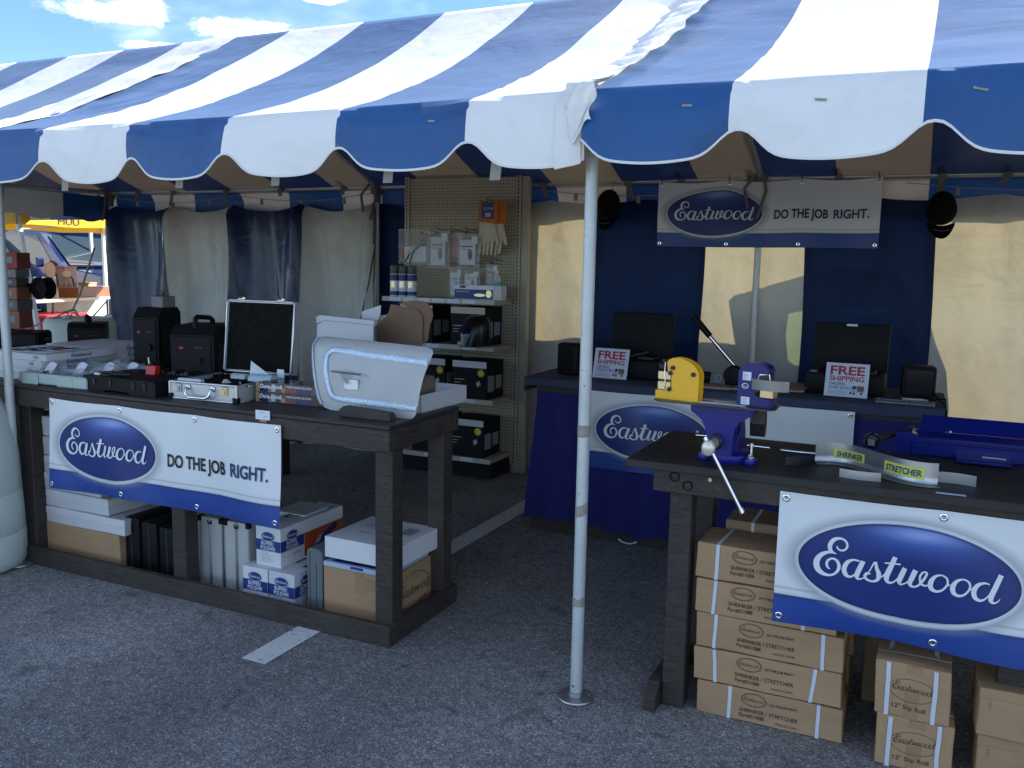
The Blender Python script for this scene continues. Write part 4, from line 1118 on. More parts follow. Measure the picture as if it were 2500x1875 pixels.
p = MB(); p.grid(lambda u, v: Vector((-w_/2+0.013+(w_-0.026)*u, 0.013+(d_-0.026)*v, h_-0.016+0.006*mnoise.noise(Vector((u*9, v*9, 0))))), 24, 22); p.build('foam_insert', 'foam', T, True)
p = MB(); p.tube([(-0.085, -0.004, 0.062), (-0.085, -0.022, 0.058), (-0.080, -0.030, 0.030), (-0.06, -0.032, 0.018), (0.04, -0.032, 0.018), (0.06, -0.030, 0.030), (0.065, -0.022, 0.058), (0.065, -0.004, 0.062)], 0.0075, 8); p.box(-0.097, -0.073, -0.008, -0.002, 0.05, 0.075, 0.002); p.box(0.053, 0.077, -0.008, -0.002, 0.05, 0.075, 0.002); p.build('carry_handle', 'chrome', T, 50)
for x, m_ in ((-0.145, 'galv'), (0.135, 'brass')):
    p = MB(); p.box(x-0.018, x+0.018, -0.007, -0.001, 0.035, 0.078, 0.002); p.box(x-0.010, x+0.010, -0.012, -0.007, 0.045, 0.066, 0.002); p.cyl((x, -0.014, 0.05), (x, -0.010, 0.05), 0.007, n=10); p.build('latch', m_, T)
# lid
lm = Matrix.Translation((0.02, d_+0.012, h_+0.01)) @ Matrix.Rotation(radians(-7), 4, 'X')
L = bpy.data.objects.new('lid', None); COL.objects.link(L); L.parent = T; L.matrix_local = lm
lw, lh = 0.43, 0.385
p = MB(); p.box(-lw/2, lw/2, 0.004, 0.065, 0, lh, 0.004)
p.build('lid_shell', 'alu_panel', L)
p = MB(); p.grid(lambda u, v: Vector((-lw/2+0.012+(lw-0.024)*u, 0.001-0.006*abs(sin(u*pi*15)*sin(v*pi*14)), 0.012+(lh-0.024)*v)), 60, 56); p.build('egg_crate_foam', 'foam', L, True)
p = MB()
fr = [(-lw/2+0.012, 0.004), (lw/2-0.012, 0.004), (lw/2, 0.014), (lw/2, lh-0.014), (lw/2-0.012, lh-0.002), (-lw/2+0.012, lh-0.002), (-lw/2, lh-0.014), (-lw/2, 0.014), (-lw/2+0.012, 0.004)]
p.tube([(a, 0.0, b) for a, b in fr], 0.0055, 8); p.build('lid_frame', 'alu', L, 50)
p = MB()
for x in (-0.13, 0.12): p.box(x-0.02, x+0.02, -0.002, 0.02, lh+0.001, lh+0.008, 0.002); p.cyl((x-0.014, 0.0, lh+0.011), (x+0.014, 0.0, lh+0.011), 0.005, n=8); p.box(x+0.012, x+0.03, -0.004, 0.004, lh+0.006, lh+0.014)
p.build('lid_catch', 'brass', L)
# things lying in / on the case
T = thing('half_round_dies', 'pair of pale blue rounded dies lying in the silver case', 'dies', (-3.06, 3.44, Z+h_))
p = MB()
for x0, x1, r_, y in ((-0.02, 0.075, 0.035, 0.03), (0.076, 0.12, 0.036, 0.032)):
    p.prism_x([(y+r_*cos(a_*pi/10)*1.0, r_*sin(a_*pi/10)) for a_ in range(11)], x0, x1)
p.build('large_half_round', mat('pale blue plastic', (0.42, 0.54, 0.60), 0.5), T, 50)
p = MB()
for x0, x1 in ((-0.16, -0.115), (-0.113, -0.07)): p.prism_x([(0.05+0.024*cos(a_*pi/10), 0.026*sin(a_*pi/10)) for a_ in range(11)], x0, x1)
p.build('small_half_round', M['large_half_round'] if 'large_half_round' in M else 'tray', T, 50)
T = thing('paper_bag', 'white paper in a clear sleeve leaning against the open case lid', 'paper', (-3.12, 3.56, Z+h_))
p = MB(); p.poly([(-0.04, 0.0, 0.075), (0.10, -0.02, 0.005), (-0.03, -0.03, 0.0)]); p.poly([(-0.05, 0.004, 0.085), (0.11, -0.016, 0.01), (-0.035, -0.026, 0.002)])
p.build('paper_sheet', 'paper', T)
o = MB().box(-0.022, 0.022, -0.002, 0.002, 0, 0.045, 0.001).build('price_card', 'paper'); o.location = (-2.965, 3.55, Z+h_+0.01); tag(o, 'small blank white card standing at the right of the case lid', 'card')
o = MB().box(-0.072, 0.072, -0.014, 0.014, 0, 0.026, 0.002).build('white_strip_box', 'white_card'); o.location = (-3.29, 3.265, Z+h_-0.01); o.rotation_euler = (0, 0, radians(4)); tag(o, 'narrow white box lying on the front edge of the silver case', 'box')
for i, (x, y) in enumerate(((-3.17, 3.38), (-3.10, 3.40), (-3.00, 3.33), (-3.21, 3.42))):
    T = thing('plastic_fitting', ['translucent fitting at the back left inside the silver case', 'blue fitting near the middle of the silver case foam', 'blue fitting at the front right corner of the silver case foam', 'white fitting at the left inside the silver case'][i], 'fitting', (x, y, Z+h_-0.014), R.random()*3, 'small fittings in the silver case')
    c_ = ('clear', 'tool_blue', 'tool_blue', 'paper')[i]
    p = MB(); p.box(-0.011, 0.011, -0.008, 0.008, 0, 0.014, 0.002); p.build('fitting_body', c_, T)
    p = MB(); p.cyl((-0.02, 0, 0.006), (0.022, 0, 0.006), 0.004, n=8); p.build('fitting_pin', 'paper', T, 40)

# sanding block boxes
M['muted_red'] = mat('printed red picture', (0.20, 0.06, 0.065), 0.35, 0, 0.5, 60)
M['muted_violet'] = mat('printed violet picture', (0.055, 0.05, 0.14), 0.35, 0, 0.5, 60)
def dura(label, z, dx):
    T = thing('sanding_block_box', label, 'box', (-2.775+dx, 3.445, z), radians(3), 'stacked sanding block boxes')
    W_, D_, H_ = 0.40, 0.13, 0.048
    p = MB(); p.box(-W_/2, W_/2, -D_/2, D_/2, 0, H_, 0.0015); p.build('carton', mat('printed dark carton', (0.10, 0.065, 0.055), 0.25, 0, 0.5, 18, coat=0.3), T)
    F = front(W_, D_)
    p = Pr(); p.text(F, 'Dura-Block', 0.022, 0.021, 0.0195, 0.135, 0.035, 0.25); p.done('lettering', 'print_white', T)
    p = Pr(); p.text(F, '1 PIECE DURA-BLOCK', 0.172, 0.030, 0.0085, 0.155, 0.02, 0.15); p.done('small_lettering', 'print_white', T)
    p = Pr(); p.rect(F, 0.025, 0.006, 0.07, 0.016); p.done('blue_patch', 'tool_blue', T)
    p = Pr(); p.oval(F, 0.085, 0.012, 0.009, 0.010, 0.6); p.oval(F, 0.105, 0.014, 0.014, 0.010); p.done('pictures', 'print_silver', T)
    p = Pr(); p.rect(F, 0.0, 0.0005, 0.02, 0.047); p.rect(F, 0.15, 0.004, 0.175, 0.026); p.done('tan_patch', 'brown_card', T)
    p = Pr(); p.rect(F, 0.175, 0.002, 0.235, 0.026); p.done('red_patch', 'muted_red', T)
    p = Pr(); p.rect(F, 0.235, 0.002, 0.32, 0.024); p.done('violet_patch', 'muted_violet', T)
    Tp = topf(W_, D_, H_)
    p = Pr(); p.rect(Tp, 0.02, 0.02, 0.16, 0.11); p.done('window', 'black_gloss', T)
dura('bottom one of two printed sanding block boxes beside the silver case', Z, 0.0)
dura('top one of two printed sanding block boxes beside the silver case', Z+0.049, 0.003)

# aluminium car door shell ------------------------------------------------
T = thing('aluminium_door', 'small bare aluminium car door shell with hammered strips and latch, standing on edge', 'car door', (-2.32, 3.345, Z))
# the outline is a swept front edge, crowned face and concave rear edge, given in metres from the lower centre
OUT = [(-0.325, 0.315), (-0.31, 0.335), (-0.27, 0.338), (0.0, 0.332), (0.30, 0.322), (0.335, 0.315), (0.345, 0.295), (0.330, 0.245), (0.312, 0.19), (0.300, 0.12), (0.293, 0.06), (0.285, 0.02), (0.265, -0.004), (0.235, -0.006), (0.0, 0.0), (-0.17, 0.0), (-0.215, 0.012), (-0.245, 0.045), (-0.285, 0.13), (-0.322, 0.24), (-0.334, 0.285)]
def dpt(x, z, e=0.0):
    y = -0.010*(1-(x/0.36)**2) - 0.010*sin(pi*min(1, max(0, z/0.34))) + 0.055*(z/0.34)
    y += 0.030*max(0, (-x-0.24)/0.10)**2
    y += 0.022*max(0, (z-0.28)/0.06)**2
    return Vector((x, y-e, z))
def fan(pts, e, k=12):
    """fill an outline with a fine net so the face keeps its crown"""
    p = MB()
    zs = [min(q[1] for q in pts)+(max(q[1] for q in pts)-min(q[1] for q in pts))*i/40 for i in range(41)]
    prev = None
    for z in zs:
        xs_ = []
        n = len(pts)
        for i in range(n):
            (xa_, za_), (xb_, zb_) = pts[i], pts[(i+1) % n]
            if (za_-z)*(zb_-z) <= 0 and za_ != zb_: xs_.append(xa_+(xb_-xa_)*(z-za_)/(zb_-za_))
        if len(xs_) < 2: continue
        a_, b_ = min(xs_), max(xs_)
        cur = p.verts([dpt(a_+(b_-a_)*i/k, z, e) for i in range(k+1)])
        if prev:
            for i in range(k): p.face([prev[i], prev[i+1], cur[i+1], cur[i]])
        prev = cur
    return p
p = fan(OUT, 0.0, 30)
bmesh.ops.solidify(p.bm, geom=p.bm.faces[:], thickness=0.003)
p.build('door_skin', 'sheet', T, 50)
def strip(pts, wd, name, m, e=0.0025):
    pts = _smooth([(a_, b_, 0) for a_, b_ in pts], 8)
    p = MB(); prev = None
    for i, q in enumerate(pts):
        a_ = pts[max(i-1, 0)]; b_ = pts[min(i+1, len(pts)-1)]
        dx_, dz_ = b_[0]-a_[0], b_[1]-a_[1]; d = sqrt(dx_*dx_+dz_*dz_)
        nx, nz = -dz_/d*wd/2, dx_/d*wd/2
        cur = p.verts([dpt(q[0]-nx, q[1]-nz, e), dpt(q[0], q[1], e+0.0035), dpt(q[0]+nx, q[1]+nz, e)])
        if prev:
            p.face([prev[0], prev[1], cur[1], cur[0]]); p.face([prev[1], prev[2], cur[2], cur[1]])
        prev = cur
    # rivet dimples along both edges
    for i in range(2, len(pts)-2, 1):
        q = pts[i]
        for sgn in (-0.36, 0.36):
            a_ = pts[i-1]; b_ = pts[i+1]; dx_, dz_ = b_[0]-a_[0], b_[1]-a_[1]; d = sqrt(dx_*dx_+dz_*dz_)
            c_ = dpt(q[0]-dz_/d*wd*sgn, q[1]+dx_/d*wd*sgn, e+0.0025)
            p.lathe([(0.0032, 0.001), (0.0018, -0.0012), (0.0, -0.0016)], c_, 6, 'Y', False)
    p.build(name, m, T, 40)
strip([(0.325, 0.255), (0.2, 0.262), (0.0, 0.272), (-0.15, 0.282), (-0.205, 0.272), (-0.222, 0.235), (-0.215, 0.17), (-0.19, 0.10), (-0.165, 0.068), (-0.10, 0.058), (0.05, 0.053), (0.2, 0.05), (0.29, 0.048)], 0.030, 'hammered_strip', 'sheet_bead')
strip([(-0.30, 0.33), (-0.325, 0.30), (-0.318, 0.25), (-0.285, 0.15), (-0.25, 0.06), (-0.225, 0.025)], 0.016, 'edge_strip', 'sheet_bead', 0.0035)
p = MB(); c_ = dpt(-0.06, 0.13); p.box(c_.x-0.042, c_.x+0.038, c_.y-0.008, c_.y-0.002, 0.105, 0.155, 0.003)
for dx_ in (-0.034, 0.030):
    p.cyl((c_.x+dx_, c_.y-0.012, 0.113), (c_.x+dx_, c_.y-0.008, 0.113), 0.004, n=8); p.cyl((c_.x+dx_, c_.y-0.012, 0.147), (c_.x+dx_, c_.y-0.008, 0.147), 0.004, n=8)
p.build('latch_plate', 'sheet', T)
p = MB(); p.tube([(c_.x-0.045, c_.y-0.020, 0.185), (c_.x-0.015, c_.y-0.018, 0.135)], 0.006, 6); p.tube([(c_.x-0.10, c_.y-0.022, 0.187), (c_.x+0.06, c_.y-0.022, 0.182)], 0.005, 6); p.build('latch_lever', 'galv', T)
p = MB(); p.prism_y([(-0.14, 0.0), (0.13, 0.0), (0.13, 0.022), (0.12, 0.034), (-0.12, 0.045), (-0.14, 0.03)], -0.105, -0.060)
o = p.build('wooden_prop', 'bench'); o.location = (-2.235, 3.345, Z); tag(o, 'dark wooden block propping up the aluminium door', 'wood block')

# white carton tray with flaps behind the door
T = thing('open_carton', 'open white carton with brown inside and flaps raised behind the aluminium door', 'box', (-2.285, 3.70, Z), radians(-2))
p = MB()
w_, d_, h_ = 0.40, 0.42, 0.085
for a in ((-w_/2, w_/2, -d_/2, -d_/2+0.004, 0, h_), (-w_/2, w_/2, d_/2-0.004, d_/2, 0, h_), (-w_/2, -w_/2+0.004, -d_/2, d_/2, 0, h_), (w_/2-0.004, w_/2, -d_/2, d_/2, 0, h_), (-w_/2, w_/2, -d_/2, d_/2, 0, 0.004)): p.box(*a)
p.build('carton_tray', 'white_card', T)
p = MB(); p.prism_x([(-0.16, 0.02), (0.02, 0.02), (0.03, 0.10), (0.01, 0.15), (-0.03, 0.15), (-0.15, 0.06)], 0.02, 0.13); p.build('folded_insert', mat('grey brown fluted card', (0.22, 0.165, 0.13), 0.85), T)
# raised lid: white panel and brown flap with rounded corners
p = MB(); p.prism_y([(-0.42, 0.0), (-0.16, 0.0), (-0.16, 0.42), (-0.22, 0.425), (-0.42, 0.405)], 0.21, 0.214)
lid = p.build('lid_outside', 'white_card', T); 
def arc_pts(cx, cz, r, a0, a1, n=7): return [(cx+r*cos(radians(a0+(a1-a0)*i/n)), cz+r*sin(radians(a0+(a1-a0)*i/n))) for i in range(n+1)]
SX = lambda L_: [(a_-0.225, b_) for a_, b_ in L_]
p = MB(); p.prism_y(SX([(-0.11, 0.02), (0.16, 0.02), (0.175, 0.30)] + arc_pts(0.115, 0.40, 0.06, -10, 95) + [(0.0, 0.475)] + arc_pts(-0.11, 0.475, 0.085, 0, -60, 5)[::1] + [(-0.11, 0.36)]), 0.186, 0.189)
p.build('lid_inside', 'brown_dark', T)
p = MB(); p.prism_y(SX([(0.17, 0.28), (0.20, 0.30)] + arc_pts(0.16, 0.43, 0.07, -40, 80) + [(0.10, 0.50), (0.02, 0.485), (0.12, 0.45)]), 0.196, 0.199); p.build('brown_flap', 'brown_dark', T)
p = MB(); p.prism_y(SX([(-0.20, 0.24), (-0.115, 0.36), (-0.085, 0.415), (-0.08, 0.47), (-0.205, 0.43)]), 0.180, 0.183); p.build('white_flap', 'white_card', T)

T = thing('open_carton', 'grey white carton flap standing behind the aluminium door, left of the brown flap', 'box', (-2.72, 3.74, Z), radians(-3))
p = MB(); p.prism_y([(-0.17, 0.0), (0.20, 0.0), (0.20, 0.375), (-0.12, 0.385), (-0.165, 0.36)], -0.002, 0.002); p.build('carton_panel', 'white_card_in', T)
p = MB(); p.prism_y([(-0.12, 0.387), (0.20, 0.377), (0.20, 0.40), (-0.15, 0.412), (-0.175, 0.40), (-0.172, 0.366)], 0.004, 0.03); p.build('folded_edge', 'white_card_in', T)
p = MB(); p.box(-0.17, 0.20, -0.10, -0.004, 0.0, 0.03); p.build('carton_base', 'white_card_in', T)

# paper tag on the front edge of the bench
T = thing('price_tag', 'white price tag hanging over the front edge of the left bench', 'tag', (-2.765, 3.137, 0.955))
o = MB().box(0.0, 0.082, -0.006, -0.002, 0.012, 0.055).build('tag_card', 'paper', T); F = lambda u, v, e: Vector((u, -0.0065-e, v))
p = Pr(); p.rect(F, 0.048, 0.026, 0.058, 0.029); p.rect(F, 0.06, 0.026, 0.066, 0.029); p.rect(F, 0.02, 0.044, 0.055, 0.0455); p.done('print', 'ink_grey', T)
o = MB().box(0.02, 0.062, -0.003, 0.0, 0.0, 0.014).build('tape', 'tape_clear', T)

# black open tool case left of the silver one
T = thing('black_tool_case', 'low open black plastic tool case between the grey tray and the silver case', 'tool case', (-3.72, 3.37, Z), radians(-2))
p = MB(); p.prism_y([(-0.25, 0.01), (-0.235, 0.0), (-0.10, 0.0), (-0.08, 0.012), (0.08, 0.012), (0.10, 0.0), (0.28, 0.0), (0.285, 0.07), (0.27, 0.078), (-0.25, 0.078)], -0.18, 0.15); p.build('case_base', 'black_plastic', T)
p = MB()
for x in (-0.17, -0.05, 0.12, 0.2): p.box(x, x+0.018, -0.186, -0.179, 0.03, 0.07, 0.002)
p.build('latch', 'black_gloss', T)
p = MB()
for k in range(10): p.box(-0.02+0.03*k, 0.005+0.03*k, 0.06, 0.14, 0.078, 0.088+0.008*(k % 3), 0.003)
p.build('socket_rail', 'steel_dark', T)
p = MB(); p.box(-0.23, -0.1, -0.14, -0.02, 0.078, 0.086); p.cyl((-0.21, -0.12, 0.09), (-0.12, -0.10, 0.09), 0.006, n=8); p.cyl((-0.1, -0.13, 0.086), (0.0, -0.09, 0.086), 0.008, n=8); p.build('hand_tools', 'steel_dark', T)
p = MB(); p.box(-0.205, -0.165, -0.15, -0.135, 0.079, 0.09, 0.002); p.build('white_label', 'paper', T)
T = thing('red_box', 'small bright red box standing on the black tool case', 'box', (-3.70, 3.40, Z+0.079))
p = MB(); p.prism_x([(-0.015, 0.0), (0.02, 0.0), (0.026, 0.04), (-0.006, 0.042)], -0.032, 0.032); p.build('box_body', mat('bright red', (0.55, 0.02, 0.012), 0.4), T)
p = MB(); p.box(-0.034, 0.034, -0.006, 0.028, 0.042, 0.044); p.build('box_lid', mat('red lid', (0.65, 0.06, 0.03), 0.4), T)
# ribbed grey foam rows behind
T = thing('ribbed_tray', 'dark ribbed foam tray behind the silver case', 'tray', (-3.50, 3.60, Z))
p = MB()
for k in range(9): p.box(-0.16+0.036*k, -0.138+0.036*k, -0.07, 0.07, 0.0, 0.085, 0.006)
p.box(-0.17, 0.17, -0.075, 0.075, 0, 0.03); p.build('rib_row', 'black_plastic', T)
o = MB().box(-0.035, 0.035, -0.002, 0.002, 0, 0.045).build('grey_card', mat('grey card', (0.14, 0.15, 0.15), 0.7)); o.location = (-3.565, 3.58, Z+0.085); tag(o, 'grey card leaning in front of the black welder by the case', 'card')

# grey tray full of bagged blue parts
T = thing('parts_tray', 'grey green plastic tray filled with bagged parts at the left end of the bench', 'tray', (-4.19, 3.40, Z), radians(2))
p = MB()
def trayw(a): p.box(*a)
for a in ((-0.27, 0.24, -0.21, -0.200, 0.012, 0.062), (-0.27, -0.262, -0.2, 0.25, 0.012, 0.062), (0.232, 0.24, -0.2, 0.25, 0.012, 0.062), (-0.27, 0.24, 0.243, 0.25, 0.012, 0.075), (-0.27, 0.24, -0.2, 0.25, 0.004, 0.012)): trayw(a)
for x in (-0.24, 0.02): p.box(x, x+0.12, -0.222, -0.208, 0.0, 0.058, 0.006)
p.box(0.14, 0.242, -0.222, -0.206, 0.0, 0.058, 0.006)
p.build('tray_shell', 'tray', T)
p = MB(); p.grid(lambda u, v: Vector((-0.26+0.49*u, -0.19+0.42*v, 0.045+0.04*abs(mnoise.noise(Vector((u*7, v*7, 3))))+0.03*v+0.05*max(0, mnoise.noise(Vector((u*3, v*3, 8)))))), 40, 36); p.build('clear_bags', 'clear', T, 60)
for k in range(16):
    p = MB(); x, y = R.uniform(-0.22, 0.2), R.uniform(-0.16, 0.18)
    mt = Matrix.Translation((x, y, 0.05)) @ Matrix.Rotation(R.uniform(0, 3), 4, 'Z') @ Matrix.Rotation(R.uniform(-0.3, 0.3), 4, 'X')
    if k % 3: p.box(-0.045, 0.045, -0.012, 0.012, -0.008, 0.012, 0.004, mtx=mt)
    else: p.cyl(mt @ Vector((-0.05, 0, 0)), mt @ Vector((0.05, 0, 0.004)), 0.012, n=10)
    p.build('bagged_part', ['tool_blue', 'steel_dark', 'tray', 'paper'][k % 4], T)
for k in range(4):
    p = MB(); x, y = (-0.20, -0.05, 0.08, 0.18)[k], -0.1+0.07*k
    p.grid(lambda u, v: Vector((x+0.07*(u-0.5)+0.02*v, y+0.03*v, 0.05+0.06*v-0.05*(u-0.5)**2)), 3, 3); p.build('bag_card', 'paper', T)

# shallow white cartons with script on their sides, two columns four high
i = 0
def shallow(label, x, y, z, dy=0.44, top='white_card', lw=True):
    T = thing('shallow_carton', label, 'box', (x, y, z), 0, 'shallow white cartons stacked at the end of the bench')
    W_, H_ = 0.52, 0.037
    p = MB(); p.box(-W_, 0, 0, dy, 0, H_-0.001, 0.001); p.build('carton', top, T)
    Rr = lambda u, v, e: Vector((e, u, v)); F = lambda u, v, e: Vector((-W_+u, -e, v))
    p = Pr(); p.east(Rr, dy*0.36, 0.011, 0.13, 0.0015, 1.3, 3); p.done('lettering', 'ink_navy', T)
    p = Pr()
    for k in range(5): p.rect(F, W_-0.10+0.008*k, 0.010, W_-0.096+0.008*k, 0.028)
    p.done('barcode', 'ink_grey', T)
    return T
nm = ['bottom', 'second', 'third', 'top']
for k in range(4):
    shallow('shallow white carton, %s in the near stack beside the parts tray' % (nm[k] if k in (0, 3) else nm[k]+' from the bottom'), -4.455+0.012*k+(0.02 if k == 3 else 0), 3.29+0.006*k, Z+0.037*k-0.002, 0.45)
    shallow('shallow white carton, %s in the far stack by the tall welder' % (nm[k] if k in (0, 3) else nm[k]+' from the bottom'), -4.455+[0.0, 0.012, -0.004, -0.016][k], 3.75+0.004*k, Z+0.037*k-0.002, 0.43)
T = thing('print_sheets', 'black and white printed sheets lying on the near white carton stack', 'paper', (-4.62, 3.50, Z+0.148))
p = MB(); p.box(-0.20, 0.14, -0.16, 0.22, 0, 0.002, mtx=Matrix.Rotation(0.15, 4, 'Z')); p.build('sheet', 'paper', T)
p = Pr(); F = topf(0.3, 0.3, 0.002)
for k in range(26):
    u, v = R.uniform(-0.02, 0.22), R.uniform(0.0, 0.28); p.shape(F, [(u, v), (u+R.uniform(0.03, 0.10), v+R.uniform(-0.01, 0.02)), (u+R.uniform(0.02, 0.09), v+R.uniform(0.015, 0.04)), (u-0.01, v+0.025)], 0.001+0.0001*k)
p.done('print', 'ink_black', T)

# welders
def welder(label, x, y, z, w, d, h, rz, tall=False, handle=True):
    T = thing('welding_machine', label, 'welder', (x, y, z), rz, 'black welding machines')
    p = MB(); p.prism_x([(-d/2, 0.02), (-d/2+0.015, 0.0), (d/2, 0.0), (d/2, h*0.93), (d/2-0.03, h), (-d/2+0.05, h), (-d/2, h*0.86)], -w/2, w/2); p.build('housing', 'black_plastic', T)
    p = MB(); p.box(-w/2+0.012, w/2-0.012, -d/2-0.006, -d/2+0.001, 0.03, h*0.84, 0.004); fp_ = p.build('front_panel', 'black_plastic', T)
    F = lambda u, v, e: Vector((u, -d/2-0.006-e, v))
    p = Pr(); p.rect(F, -w*0.30, h*0.64, -w*0.20, h*0.675); p.rect(F, 0.05*w, h*0.66, w*0.25, h*0.668); p.done('panel_print', 'ink_red', fp_)
    for k in range(3):
        p = MB(); p.cyl((-w*0.25+w*0.25*k, -d/2-0.006, h*0.20), (-w*0.25+w*0.25*k, -d/2-0.026, h*0.20), 0.016, n=12); p.build('socket', 'steel_dark', T, 40)
    p = MB(); p.cyl((w*0.15, -d/2-0.006, h*0.45), (w*0.15, -d/2-0.02, h*0.45), 0.02, n=14); p.build('dial', 'black_plastic', T, 40)
    p = MB(); p.box(w*0.05, w*0.32, -d/2-0.009, -d/2-0.0065, h*0.08, h*0.13); p.build('white_plate', 'ink_grey', T)
    p = MB()
    for k in range(9): p.box(w/2-0.001, w/2+0.003, -d*0.3+0.06*d*k, -d*0.3+0.06*d*k+0.03*d, h*0.25, h*0.7)
    p.build('vent_louvre', 'steel_dark', T)
    if handle:
        p = MB(); p.tube([(0, -d/2+0.05, h-0.01), (0, -d/2+0.055, h+0.035), (0, -d/2+0.085, h+0.045), (0, d/2-0.09, h+0.03), (0, d/2-0.05, h+0.015), (0, d/2-0.04, h-0.01)], 0.014, 8); p.build('carry_handle', 'black_plastic', T, 50)
    return T
welder('black welding machine with carry handle right behind the open silver case', -3.60, 3.68, Z, 0.23, 0.36, 0.335, radians(24))
welder('tall black welding machine behind the white carton stacks', -4.08, 3.80, Z, 0.165, 0.22, 0.405, radians(12), handle=False)
welder('small black welding machine in front of the white drum at the far left', -5.22, 4.26, 0.998, 0.23, 0.26, 0.245, radians(44))
T = thing('control_box', 'grey box with a knob standing on the tall black welder', 'box', (-4.03, 3.80, Z+0.407))
p = MB(); p.box(-0.04, 0.05, -0.05, 0.05, 0, 0.065, 0.004); p.build('box_body', mat('grey box', (0.16, 0.16, 0.155), 0.6), T)
p = MB(); p.cyl((0, 0, 0.065), (0, 0, 0.09), 0.012, n=10); p.build('knob', 'steel_dark', T)
T = thing('cable_coil', 'tangle of black welding cable with brass tip on the bench', 'cable', (-3.86, 3.58, Z+0.01))
p = MB()
for k in range(4): p.tube([(0.07*cos(a*0.5+k)*(1+0.15*k), 0.06*sin(a*0.5+k*0.4), 0.02+0.014*k+0.012*sin(a)) for a in range(14)], 0.008, 6)
p.build('cable', 'black_plastic', T, 50)
p = MB(); p.cyl((-0.02, -0.03, 0.10), (-0.024, -0.032, 0.135), 0.007, 0.004, 8); p.build('torch_tip', 'brass', T)

# stacked goods at the far left
T0 = [('red carton', (0.30, 0.045, 0.035), 0.11, 'red topped carton at the top of the far left stack'), ('grey', (0.20, 0.19, 0.19), 0.06, 'grey box under the red carton in the far left stack'), ('darkgrey', (0.09, 0.085, 0.085), 0.06, 'dark grey box in the middle of the far left stack'),
      ('orange brown', (0.30, 0.12, 0.06), 0.085, 'upper orange brown box in the far left stack'), ('grey2', (0.13, 0.12, 0.12), 0.075, 'dark box between the two orange brown boxes'), ('brownred', (0.28, 0.10, 0.05), 0.12, 'lowest orange brown box of the far left stack')]
z = 1.20
for nm_, c_, hh, lab in T0[::-1]:
    T = thing('stacked_box', lab, 'box', (-5.60+R.uniform(-0.015, 0.015), 4.02, z), radians(30+R.uniform(-4, 4)), 'boxes stacked at the far left')
    p = MB(); p.box(-0.17, 0.05, -0.10, 0.10, 0, hh-0.002, 0.003); p.build('carton', mat(nm_, c_, 0.6), T)
    p = Pr(); p.rect(lambda u, v, e: Vector((u, -0.10-e, v)), -0.06, hh*0.35, 0.02, hh*0.72); p.done('label_print', 'ink_grey', T)
    z += hh
for k, (lab, hh) in enumerate((('lower flat black case under the far left box stack', 0.095), ('upper flat black case under the far left box stack', 0.10))):
    T = thing('flat_case', lab, 'tool case', (-5.44+0.03*k, 3.92, 0.999+0.097*k), radians(34), 'flat black cases at the far left')
    p = MB(); p.box(-0.24, 0.13, -0.15, 0.13, 0, hh-0.002, 0.015); p.build('case_body', 'black_plastic', T)
    p = MB(); p.box(0.128, 0.138, -0.06, 0.06, 0.03, 0.05, 0.004); p.build('case_handle', 'black_gloss', T)
T = thing('wire_spool', 'black reel sticking out of the far left box stack', 'spool', (-5.47, 4.08, 1.47))
p = MB(); p.lathe([(0.0, 0.0), (0.075, 0.0), (0.075, 0.012), (0.04, 0.014), (0.04, 0.07), (0.075, 0.072), (0.075, 0.084), (0.0, 0.084)], (0, 0, 0), 24, 'Y', False); p.build('reel', 'black_plastic', T, 40)
p = MB(); p.lathe([(0.0, -0.003), (0.022, -0.003), (0.022, 0.0)], (0, 0, 0), 14, 'Y', False); p.build('hub_cap', 'steel_dark', T)
p = MB(); p.box(-0.25, -0.05, 0.02, 0.05, -0.03, 0.03); p.build('arm', 'black_plastic', T)

# ------------------------------------------------------------------ under the left bench
T = thing('brown_carton', 'plain brown carton at the bottom of the white carton stack under the left bench', 'box', (-4.12, 3.45, 0.006))
p = MB(); p.box(-0.31, 0.30, -0.20, 0.20, 0, 0.212, 0.003); p.build('carton', 'brown_card', T)
p = MB(); p.box(-0.31, 0.30, -0.03, 0.03, 0.2122, 0.2128); p.box(0.3004, 0.301, -0.03, 0.03, 0.13, 0.212); p.build('tape_strip', 'tape_clear', T)
warp(T, 5.5, 0.004)
z = 0.219
hs = [0.092, 0.096, 0.096, 0.098, 0.104, 0.112]
for k, hh in enumerate(hs):
    sh = [0, -0.03, -0.06, -0.075, -0.085, -0.085][k]; rr = [0.035, -0.06, -0.08, -0.09, -0.10, -0.1][k]
    lab = ['lowest white carton of the tall stack under the left bench', 'second white carton from the bottom of the tall stack under the bench', 'third white carton from the bottom of the tall stack under the bench', 'fourth white carton from the bottom of the tall stack under the bench', 'second white carton from the top of the tall stack under the bench', 'topmost white carton of the tall stack under the left bench'][k]
    T = thing('white_carton', lab, 'box', (-4.12+sh, 3.44+0.004*(k % 2), z), radians(R.uniform(-1, 1)), 'white cartons stacked under the left bench')
    p = MB(); p.box(-0.335, 0.31+rr, -0.19, 0.20, 0, hh-0.004, 0.002); p.build('carton', 'white_card_in', T)
    p = MB(); p.box(-0.337, 0.312+rr, -0.192, 0.202, hh*0.55, hh-0.006, 0.002); p.build('lid', 'white_card', T)
    warp(T, k*1.3+0.4, 0.003)
    z += hh
